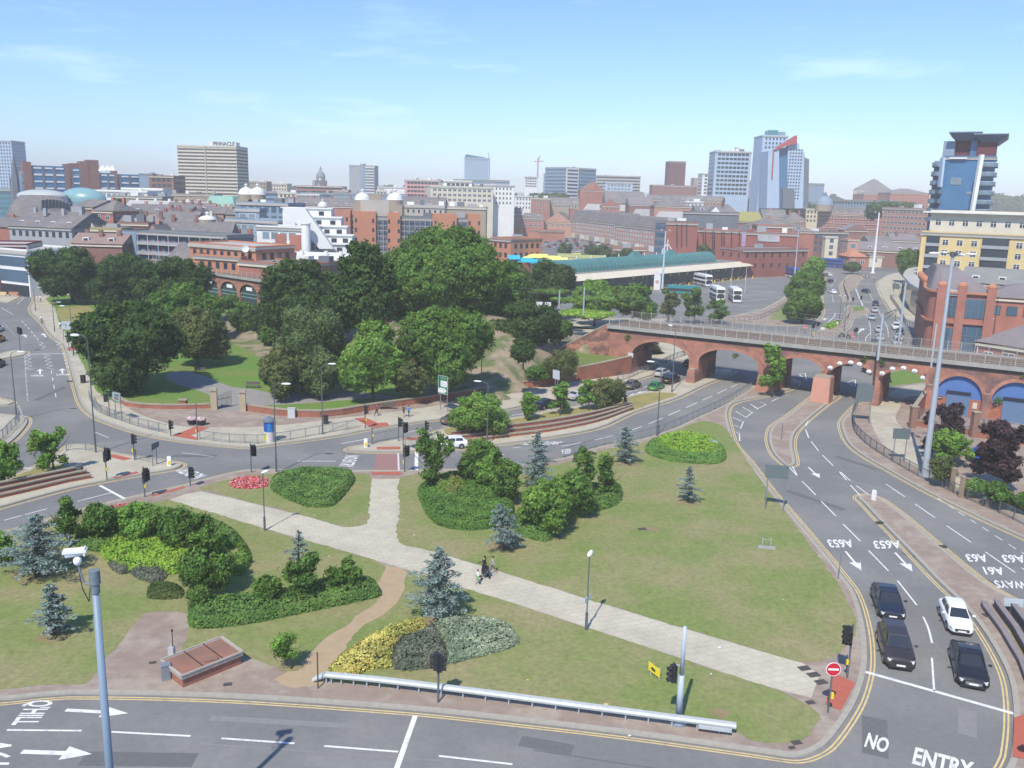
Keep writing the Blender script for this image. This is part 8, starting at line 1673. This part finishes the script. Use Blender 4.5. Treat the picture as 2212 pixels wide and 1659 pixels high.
for f in (.42,.74): part(t,'red_panel',FM['brick'],[a+T*L_*f+N*.3,a+T*L_*(f+.24)+N*.3,a+T*L_*(f+.24)-N,a+T*L_*f-N],0,zt-2)
t,a,b,T,N,zt,L_=B('long white metal roofed hall below the ziggurat flats',536,770,545,262,262,18,'cream','white','gable',2.2)
for f in (.45,.68,.82): p=a+T*L_*f-N*6;mb=MB();mb.cyl((p.x,p.y,zt-1),(p.x,p.y,zt+.6),.6,.6,10);mb.build('roof_vent',RM['white'],t,True)
B('brown flat roofed block in front of the white hall',590,700,566,246,240,10,'dbrick','felt',clutter=3)
# orange brick block with glazed bays
t,a,b,T,N,zt,L_=B('orange brick block of alternating towers and scaffold like glazed bays',742,1036,468,345,352,16,'dgrey','felt',win='g',yb=520,clutter=4)
for xa,xb,yt in ((742,757,454),(763,811,456),(836,863,459),(933,985,462),(1010,1037,463)):
    f0,f1=(xa-742)/294,(xb-742)/294;zz=V(xa,yt,345).z;p0,p1=a+T*L_*f0+N*2,a+T*L_*f1+N*2;part(t,'brick_tower',FM['orange'],[p0,p1,p1-N*14,p0-N*14],0,zz)
    for k in range(5):
        for f in (.12,.88) if xb-xa > 20 else (.5,): p=p0.lerp(p1,f)+N*.03;mb=MB();mb.box((p.x,p.y,zz-3.4-k*3.6),(.8,.1,1.5),math.atan2(T.y,T.x));mb.build('window',gd,t,True)
for k in range(7): mb=MB();p=(a+b)/2+N*.9;mb.box((p.x,p.y,zt-1-k*2.0),(L_*.99,.12,.18),math.atan2(T.y,T.x));mb.build('scaffold_rail',FM['grey'],t,True)
for i in range(26):
    p=a+T*L_*(i+.5)/26+N*.95;mb=MB();mb.bar((p.x,p.y,0),(p.x,p.y,zt),.16);mb.build('scaffold_post',FM['grey'],t,True)
p0,p1=a+T*L_*.12-N*4,a+T*L_*.33-N*4;part(t,'plant_tower',FM['conc'],[p0,p1,p1-N*8,p0-N*8],0,V(800,432,350).z);p0,p1=a+T*L_*.19-N*5,a+T*L_*.27-N*5;part(t,'plant_top',FM['stone'],[p0,p1,p1-N*6,p0-N*6],0,V(800,419,350).z)
B('dark red building peeping through the giant tree',1004,1060,560,240,None,10,'maroon','felt');B('orange brick block with grey roof beside the yellow stalls',1060,1104,515,330,322,16,'orange','slate',win='sd',yb=560)
# market stalls
for i,(x0,x1,y,m_,lab) in enumerate(((1098,1124,551,(.03,.42,.60),'leftmost turquoise market stall roof'),(1118,1152,557,(.03,.42,.60),'second turquoise market stall roof'),(1148,1190,560,(.03,.42,.60),'third turquoise market stall roof'),(1220,1238,567,(.03,.42,.60),'fourth turquoise market stall roof'),(1236,1256,573,(.03,.42,.60),'rightmost turquoise market stall roof'),(1116,1146,548,(.75,.72,.20),'leftmost pale yellow market stall roof'),(1146,1184,548,(.75,.72,.20),'second pale yellow market stall roof'),(1172,1212,552,(.75,.72,.20),'third pale yellow market stall roof'),(1208,1228,556,(.75,.72,.20),'fourth pale yellow market stall roof'),(1230,1252,559,(.75,.72,.20),'rightmost pale yellow market stall roof'),(1205,1250,547,(.33,.36,.16),'left olive green market stall roof'),(1245,1310,550,(.33,.36,.16),'middle olive green market stall roof'),(1310,1348,558,(.33,.36,.16),'right olive green market stall roof'))):
    Y=318 if i < 5 else (326 if i < 10 else 338);a=V(x0,y+4,Y);b=V(x1,y+5,Y);t=thing('market_stall',lab,'market stall',(a.x,a.y,0),group='market stalls');mm=M('canvas_%d' % int(m_[0]*100),m_,.7,.06,.3);w_=b.x-a.x
    mb=MB();z=a.z;mb.add([(0,0,z-.6),(w_,0,z-.6),(w_,3.5,z+.5),(0,3.5,z+.5),(w_,7,z-.6),(0,7,z-.6),(0,0,z-.9),(w_,0,z-.9)],[(0,1,2,3),(3,2,4,5),(6,7,1,0),(0,3,5),(1,4,2)]);mb.build('canopy',mm,t)
    for u in (.1,w_-.1): mb=MB();mb.bar((u,.1,0),(u,.1,z-.6),.12);mb.build('post',FM['grey'],t)
# bus station
a,b=P(1240,642,0),P(1622,600,0);T=(b-a);L_=T.length;T.normalize();N=Vector((T.y,-T.x,0));t=thing('bus_station','long low bus station with a cream canopy and arched green glass roof','bus station',tuple(a));zc=hgt(a,601);yaw=math.atan2(T.y,T.x)
pr=lambda o0,o1,f0=0,f1=1: [a+T*L_*f0+N*o0,a+T*L_*f1+N*o0,a+T*L_*f1-N*o1,a+T*L_*f0-N*o1]
part(t,'glazed_front',M('station_glass',(.045,.075,.08),.2,.3,.4),pr(-2.2,18),0,zc-.9)
mb=MB();q=pr(.8,4);mb.add([(q[0].x,q[0].y,zc-.9),(q[1].x,q[1].y,zc-.9),(q[2].x,q[2].y,zc+.6),(q[3].x,q[3].y,zc+.6),(q[2].x,q[2].y,zc-.9),(q[3].x,q[3].y,zc-.9)],[(0,1,2,3),(1,4,2),(0,3,5),(0,5,4,1)]);mb.build('canopy',FM['cream'],t,True)
part(t,'flat_roof',RM['felt'],pr(-4,15),zc-.9,zc+.62)
g0,g1=V(1232,592,262),V(1577,578,318);mb=MB();K=8;base0=a+T*1-N*12;prof=[(math.cos(math.pi*i/K)*4.2,math.sin(math.pi*i/K)*4.0) for i in range(K+1)];mb.add([tuple(base0+N*u+Vector((0,0,zc+.5+v))) for u,v in prof]+[tuple(base0+T*(L_*.86)+N*u+Vector((0,0,zc+.5+v))) for u,v in prof],[(i,i+1,K+2+i,K+1+i) for i in range(K)]+[tuple(range(K,-1,-1)),tuple(range(K+1,2*K+2))]);mb.build('glass_vault',M('green_glass',(.075,.20,.19),.25,.12,.3),t,True)
mb=MB();n=46
for i in range(n+1):
    o=base0+T*L_*.86*i/n
    for j in range(K): u,v=prof[j];u2,v2=prof[j+1];mb.bar(o+N*u*1.01+Vector((0,0,zc+.5+v*1.01)),o+N*u2*1.01+Vector((0,0,zc+.5+v2*1.01)),.13)
mb.build('vault_ribs',M('rib_green',(.10,.24,.22),.6),t,True)
for f in (.42,.62): o=base0+T*L_*f;mb=MB();mb.add([tuple(o+T*u+N*v+Vector((0,0,zc+w_))) for u,v,w_ in ((-7,4.4,.6),(7,4.4,.6),(7,-4.4,.6),(-7,-4.4,.6),(-1.5,0,6.2),(1.5,0,6.2))],[(0,1,5,4),(1,2,5),(2,3,4,5),(3,0,4)]);mb.build('glass_lantern',MATS['green_glass'],t,True)
for i in range(9): o=a+T*L_*(.04+.07*i)-N*16;mb=MB();mb.bar(o+Vector((0,0,0)),o+Vector((0,0,zc+5)),.3);mb.bar(o+Vector((0,0,zc+3)),o+N*4-T*3+Vector((0,0,zc+.8)),.15);mb.build('mast_strut',FM['white'],t,True)
for i in range(14): o=a+T*L_*(.30+.05*i)-N*(-2.3)-N*4.4;mb=MB();mb.box((o.x,o.y,zc-2.0),(1.0,.12,.8),yaw);mb.build('stand_sign',M('sign_lime',(.40,.55,.15),.5),t,True)
for i in range(13):
    o=a+T*L_*(.32+.053*i)+N*1.2;q=thing('stand_barrier','orange barrier rail of the bus stands','barrier',(o.x,o.y,0),yaw,'orange stand barriers');q['label']='orange barrier rail in the row before the bus station stands'
    mb=MB();mb.bar((-1.6,0,.95),(1.6,0,.95),.18);mb.bar((-1.6,0,0),(-1.6,0,.95),.12);mb.bar((1.6,0,0),(1.6,0,.95),.12);mb.build('rail',M('barrier_orange',(.62,.26,.12),.6),q);mb=MB();mb.cyl((1.9,-1.2,0),(1.9,-1.2,1.1),.2,.2,8);mb.build('yellow_bollard',yplate,q)
pp=P(1418.5,626,0);h=hgt(pp,585);t=thing('station_totem','tall white totem with a red circled letter M','totem sign',tuple(pp));mb=MB();mb.add([(u,v,w_) for v in (-.25,.25) for u,w_ in ((-1.1,0),(1.1,0),(1.15,h*.72),(.55,h),(-.75,h),(-1.1,h*.72))],[(0,1,2,3,4,5),(11,10,9,8,7,6)]+[(i,6+i,6+(i+1) % 6,(i+1) % 6) for i in range(6)]);mb.build('body',FM['white'],t)
mb=MB();n=20;z=h*.42
for i in range(n): a0,a1=2*math.pi*i/n,2*math.pi*(i+1)/n;mb.quad((.62*math.cos(a0),-.27,z+.62*math.sin(a0)),(.62*math.cos(a1),-.27,z+.62*math.sin(a1)),(.48*math.cos(a1),-.27,z+.48*math.sin(a1)),(.48*math.cos(a0),-.27,z+.48*math.sin(a0)))
mb.weld().build('red_ring',FM['red'],t);text_mesh('M',FM['red'],'letter',Vector((-.3,-.28,z-.28)),Vector((.6,0,0)),Vector((0,0,.56)),.05,t,z=1);mb=MB();mb.bar((-.75,-.27,h*.98),(1.1,-.27,h*.73),.08,.02);mb.build('dark_line',FM['dgrey'],t)
q=V(1442,532,345);t=thing('lattice_sign_tower','white triangular lattice frame standing over the bus station','frame tower',(q.x,q.y,0));zt=V(1442,526,345).z;z1=V(1442,541,345).z;z0=V(1442,556,345).z
mb=MB();
for s in (-2,2): mb.bar((s,0,0),(s,0,z1),.3);mb.bar((s,0,z1),(0,0,zt),.3)
mb.bar((0,0,0),(0,0,zt+1.5),.3);mb.build('frame',FM['white'],t);mb=MB();mb.box((0,0,(z0+z1)/2),(4,.6,z1-z0));mb.build('panel',FM['pale'],t)
# parked cars in the market car park
cols=['white','silver','red','navy','black','grey','silver','blue'];k=0;random.seed(5)
for r_ in range(9):
    for c_ in range(11):
        x=1128+c_*16.5+r_*3+random.uniform(-1,1);y=497+r_*4.6+c_*.6
        if random.random() < .12 or (1160 < x < 1222 and 499 < y < 522) or x > 1330: continue
        cl=random.choice(cols);car('hatch' if k % 3 else 'saloon',cl,x,y,60 if r_ % 2 else 240,'%s car parked in the crowded market car park' % {'navy': 'dark blue'}.get(cl,cl),'cars parked in the market car park');k += 1
car('van','white',1298,524,170,'white van by the shops under the long brick flats');car('van','white',1246,551,150,'white van near the olive green stalls');car('van','white',1320,541,90,'white van beside the low red brick toilet block')
for i,(x0,x1,y0,y1,lab) in enumerate(((1206,1234,524,555,'left market car park tree'),(1262,1292,526,560,'second market car park tree'),(1288,1318,528,562,'third market car park tree'),(1340,1368,536,566,'tree before the toilet block'),(1505,1540,527,566,'tree in front of the playhouse slits'),(1250,1280,548,578,'tree between the stalls and green vault'),(1320,1350,545,575,'tree behind the green vault'))): tree(lab,x0,x1,y0,y1,(x0+x1)/2,y1,LM['far'],.55,z=0,blobs=6,seed=140+i,Y=[440,430,420,400,400,345,350][i],group='market trees')
# ---- right side: glass tower, yellow flats, round fronted warehouse
t,a,b,T,N,zt,L_=B('tall blue glass apartment tower with curved balconies and a white fin',2040,2152,340,335,327,26,'blue','felt',cat='tower',name='glass_tower')
def onT(x): return a+T*L_*(x-2040)/112
zt0=V(2052,291,333).z;zt1=V(2160,291,328).z
part(t,'crown_red',FM['maroon'],[onT(2058)-N*3,onT(2095)-N*3,onT(2095)-N*20,onT(2058)-N*20],zt,zt0-1.5);part(t,'crown_red',FM['maroon'],[onT(2108)-N*1,onT(2150)-N*1,onT(2150)-N*20,onT(2108)-N*20],zt,zt1-1.5)
part(t,'crown_glass',FM['bluegrey'],[onT(2034)-N*2,onT(2060)-N*2,onT(2060)-N*22,onT(2034)-N*22],zt-2,zt0-2);part(t,'crown_glass',FM['blue'],[onT(2094)-N*2,onT(2110)-N*2,onT(2110)-N*22,onT(2094)-N*22],zt-2,zt1)
def tray(x0,x1,y,Yo,ex):
    zz=V(x0,y,330).z;p=[onT(x0)+N*2.5,onT(x1)+N*2.5,onT(x1)-N*26,onT(x0)-N*26];mb=MB();i_=offset(p,ex if area(p) > 0 else -ex);mb.add([(q.x,q.y,zz) for q in p]+[(q.x,q.y,zz-2.6) for q in i_],[(0,1,2,3),(4,7,6,5)]+[(i,4+i,4+(i+1) % 4,(i+1) % 4) for i in range(4)]);mb.build('winged_roof',M('tray_dark',(.09,.12,.18),.5),t,True)
    part(t,'roof_edge',FM['bluegrey'],p,zz,zz+.35)
tray(2044,2116,285,330,3);tray(2098,2172,291,328,3)
zb=V(2050,455,330).z;k=0;z=zt-3.4
while z > zb-6:
    for (x0,x1,nm) in ((2014,2046,'balcony'),(2112,2158,'balcony')):
        p0,p1=onT(x0),onT(x1);c=(p0+p1)/2-N*2;rx=(p1-p0).length/2;n=14;ring=[c+T*rx*math.cos(q)+N*4.6*math.sin(q) for q in [math.pi*i/n for i in range(n+1)]];ring=ring+[c-T*rx-N*8,c+T*rx-N*8]
        mb=MB();mb.prism(ring,z,z+.35,True);mb.build(nm,FM['dgrey'],t,True);mb=MB()
        for i in range(n): q0,q1=ring[i],ring[i+1];mb.quad((q0.x,q0.y,z+.35),(q1.x,q1.y,z+.35),(q1.x,q1.y,z+1.45),(q0.x,q0.y,z+1.45))
        mb.build('balustrade',M('balustrade_glass',(.16,.24,.30),.2),t,True);mb=MB();mb.sweep([(q.x,q.y,z+1.5) for q in ring[:n+1]],.12,.12);mb.build('handrail',FM['white'] if x0 > 2100 else FM['grey'],t,True)
    z -= 3.3;k += 1
part(t,'left_core',FM['bluegrey'],[onT(2018)-N*4,onT(2042)-N*4,onT(2042)-N*24,onT(2018)-N*24],0,zt-1)
p0,p1=V(2121,334,322),V(2100,456,322);mb=MB();mb.bar(p1,p0,1.5,1.2);mb.build('white_fin',FM['white'],t,True);p0,p1=V(2037,340,326),V(2030,404,326);mb=MB();mb.bar(p1,p0,2.2,.8);mb.build('pale_fin',FM['pale'],t,True)
p=onT(2071)+N*1;zz=V(2071,341,330).z;mb=MB();mb.box((p.x,p.y,zz),(L_*.34,.5,.5),math.atan2(T.y,T.x));mb.build('white_gantry',FM['white'],t,True)
for x,y,w_ in ((2072,391,3.6),(2106,417,2.4)): p=onT(x)+N*.1;mb=MB();mb.box((p.x,p.y,V(x,y,330).z),(w_,.2,2.6 if w_ > 3 else .8),math.atan2(T.y,T.x));mb.build('pale_window',gl,t,True)  # two panes in a paler glass colour
t,a,b,T,N,zt,L_=B('cream upper storeys with a curved white roof edge under the glass tower',2012,2300,457,302,276,22,'cream','white',win='lw',yb=505,cat='flats',over=2.0,zoff=3.0)
t,a,b,T,N,zt,L_=B('yellow brick apartment block with dark recessed balconies',1992,2300,502,292,268,26,'yellow','felt',win='lw',yb=585,cat='flats',zoff=2.4)
for f0,f1 in ((.04,.14),(.45,.64)):
    part(t,'dark_panel',gd,[a+T*L_*f0+N*.25,a+T*L_*f1+N*.25,a+T*L_*f1-N*.5,a+T*L_*f0-N*.5],zt-16,zt-.9)  # proud glass panel; its dark colour alone stands for the recess
    for k in range(4): part(t,'balcony_rail',FM['grey'],[a+T*L_*f0+N*.6,a+T*L_*f1+N*.6,a+T*L_*f1+N*.3,a+T*L_*f0+N*.3],zt-4.2-k*3.6,zt-3.2-k*3.6)
B('blue grey shed roof behind the round fronted warehouse',2080,2320,578,250,235,16,'dgrey','felt','gable',4)
# round fronted warehouse
base=[P(1988,765),P(1996,772),P(2030,780),P(2080,784),P(2122,782)];c0=base[0];zt=hgt(P(2060,783),632);zr=hgt(P(2060,783),585)
pts=smooth2([P(1986,748),P(1984,760),P(1992,770),P(2016,776)],4,False)+[P(2126,786)];back=Vector((.35,.94,0))*24;foot=pts+[pts[-1]+back,pts[0]+back*.9]
t=thing('brick_warehouse','red brick warehouse with a rounded glazed corner and grey hipped roof','warehouse',tuple(Vector((pts[0].x,pts[0].y,0))));part(t,'wall',FM['brick'],foot,0,zt)
rf=offset(foot,-.6 if area(foot) > 0 else .6);part(t,'cornice',FM['brick'],rf,zt*.545,zt*.575);part(t,'cornice',FM['orange'],rf,zt-.4,zt)
c=sum((Vector(p) for p in foot),Vector((0,0,0)))/len(foot);mb=MB();n=len(foot);top=[c+(p-c)*.35 for p in foot];mb.add([(p.x,p.y,zt) for p in foot]+[(p.x,p.y,zr) for p in top],[(i,(i+1) % n,n+(i+1) % n,n+i) for i in range(n)]+[tuple(range(n,2*n))]);mb.build('roof',RM['purple'],t,True)
T=(P(2126,786)-P(2016,776));L_=T.length;T.normalize();N=Vector((T.y,-T.x,0));a=P(2016,776);yaw=math.atan2(T.y,T.x);d2=pts[-1]
def wpan(f,z,w_,h_,m=gb,nm='window',fr=True,o=.06):
    p=a+T*L_*f+N*o;mb=MB();mb.k=0;mb.box((p.x,p.y,z),(w_+.4,.14,h_+.4),yaw);mb.k=1;mb.box((p.x,p.y,z)+() if 0 else (p.x+N.x*.05,p.y+N.y*.05,z),(w_,.14,h_),yaw);mb.k=0
    for i in range(1,3): q=p+T*(w_*(i/3-.5))+N*.1;mb.box((q.x,q.y,z),(.12,.12,h_),yaw)
    for i in range(1,3): q=p+N*.1;mb.box((q.x,q.y,z-h_/2+h_*i/3),(w_,.12,.1),yaw)
    mb.build(nm,[FM['dgrey'],m],t,True)
fl=zt*.44
for f in (.09,.27): wpan(f,zt*.77,2.0,zt*.25);wpan(f+.02,zt*.28,2.6,zt*.36)
for f in (.56,.80): wpan(f,zt*.77,2.5,zt*.25)
wpan(.68,zt*.32,5.2,zt*.38,gb)
for f in (.0,.40,.96): p=a+T*L_*f;mb=MB();mb.box((p.x+N.x*.2,p.y+N.y*.2,(zt+1)/2),(1.6,1.2,zt+1),yaw);mb.build('pier',FM['brick'],t,True);mb=MB();mb.ell((p.x,p.y,zt+1.2),(1.0,.8,.7),10,6);mb.build('finial',FM['orange'],t,True)
for i in range(6): p=pts[0]+back*(.12+.14*i);mb=MB();mb.ell((p.x,p.y,zt+.5),(.8,.8,.8),8,6);mb.build('finial',FM['orange'],t,True)
p0=a+T*L_*.02+N*.3;mb=MB();mb.box(((a+T*L_*.16+N*.3).x,(a+T*L_*.16+N*.3).y,zt-.2),(4.6,.15,1.3),yaw);mb.build('sign_board',FM['grey'],t,True);text_mesh('HOUSE',white,'sign_letters',Vector(((a+T*L_*.10+N*.4).x,(a+T*L_*.10+N*.4).y,zt-.55)),T*2.9,Vector((0,0,.75)),.02,t)
t,a,b,T,N,zt,L_=B('red brick warehouse extension with a small pyramid roof',2128,2300,612,205,198,16,'brick','purple','hip',3,win='g',yb=690,zoff=2.5)
t,a,b,T,N,zt,L_=B('small red brick house with a grey hipped roof and white windows',2118,2330,688,172,158,14,'brick','purple','hip',4.5,win=None,cat='house',name='brick_house')
for f,w_ in ((.115,.5),(.165,.5),(.36,2.0)): p=a+T*L_*f+N*.05;me=winmesh(w_,1.3 if w_ < 1 else 1.9,'w');w=bpy.data.objects.new('window',me);C.objects.link(w);w.parent=t;w.location=Vector((p.x,p.y,zt-7.0))-t.location;w.rotation_euler=(0,0,math.atan2(T.y,T.x))
mb=MB();p=a+T*.3+N*.2;mb.bar((p.x,p.y,0),(p.x,p.y,zt-4.8),.14);mb.build('downpipe',wpaint,t,True)
t=thing('glazed_showroom','dark glazed curved showroom with a white roof edge before the yellow flats','showroom',tuple(P(1960,650)));q=GP([(1952,652),(1952,640),(1962,628),(1990,622),(2040,622),(2040,680),(1985,690)]);h=hgt(P(1975,660),608);part(t,'glass_wall',gd,smooth2(q,2),0,h);part(t,'roof',RM['light'],smooth2(offset(q,-.8 if area(q) > 0 else .8),2),h,h+.6)
p=P(1946,640);t=thing('banner_sign','tall colourful banner sign beside the dark showroom','sign',tuple(p));mb=MB();mb.bar((0,0,0),(0,0,hgt(p,610)),.12);mb.build('pole',dgrey,t);mb=MB();mb.box((.6,0,hgt(p,610)-2.2),(1.2,.1,4));mb.build('banner',M('banner_lime',(.55,.60,.35),.6,.3,1,col2=(.6,.2,.1),sc2=.8,amt2=1),t)
# air
mb=MB();mb.box((0,3970,90),(9000,8060,184));hz=mb.build('haze',[]) if 0 else None
hm_=bpy.data.materials.new('haze');hm_.use_nodes=True;nt_=hm_.node_tree;nt_.nodes.remove(nt_.nodes['Principled BSDF']);pv=nt_.nodes.new('ShaderNodeVolumePrincipled');pv.inputs['Color'].default_value=(1.0,.98,.94,1);pv.inputs['Density'].default_value=.00029;pv.inputs['Anisotropy'].default_value=-.4;nt_.links.new(pv.outputs[0],nt_.nodes['Material Output'].inputs['Volume'])
hz=mb.build('haze',hm_);hz['kind']='stuff';hz['label']='thin pale summer haze over the whole city';hz['category']='haze'
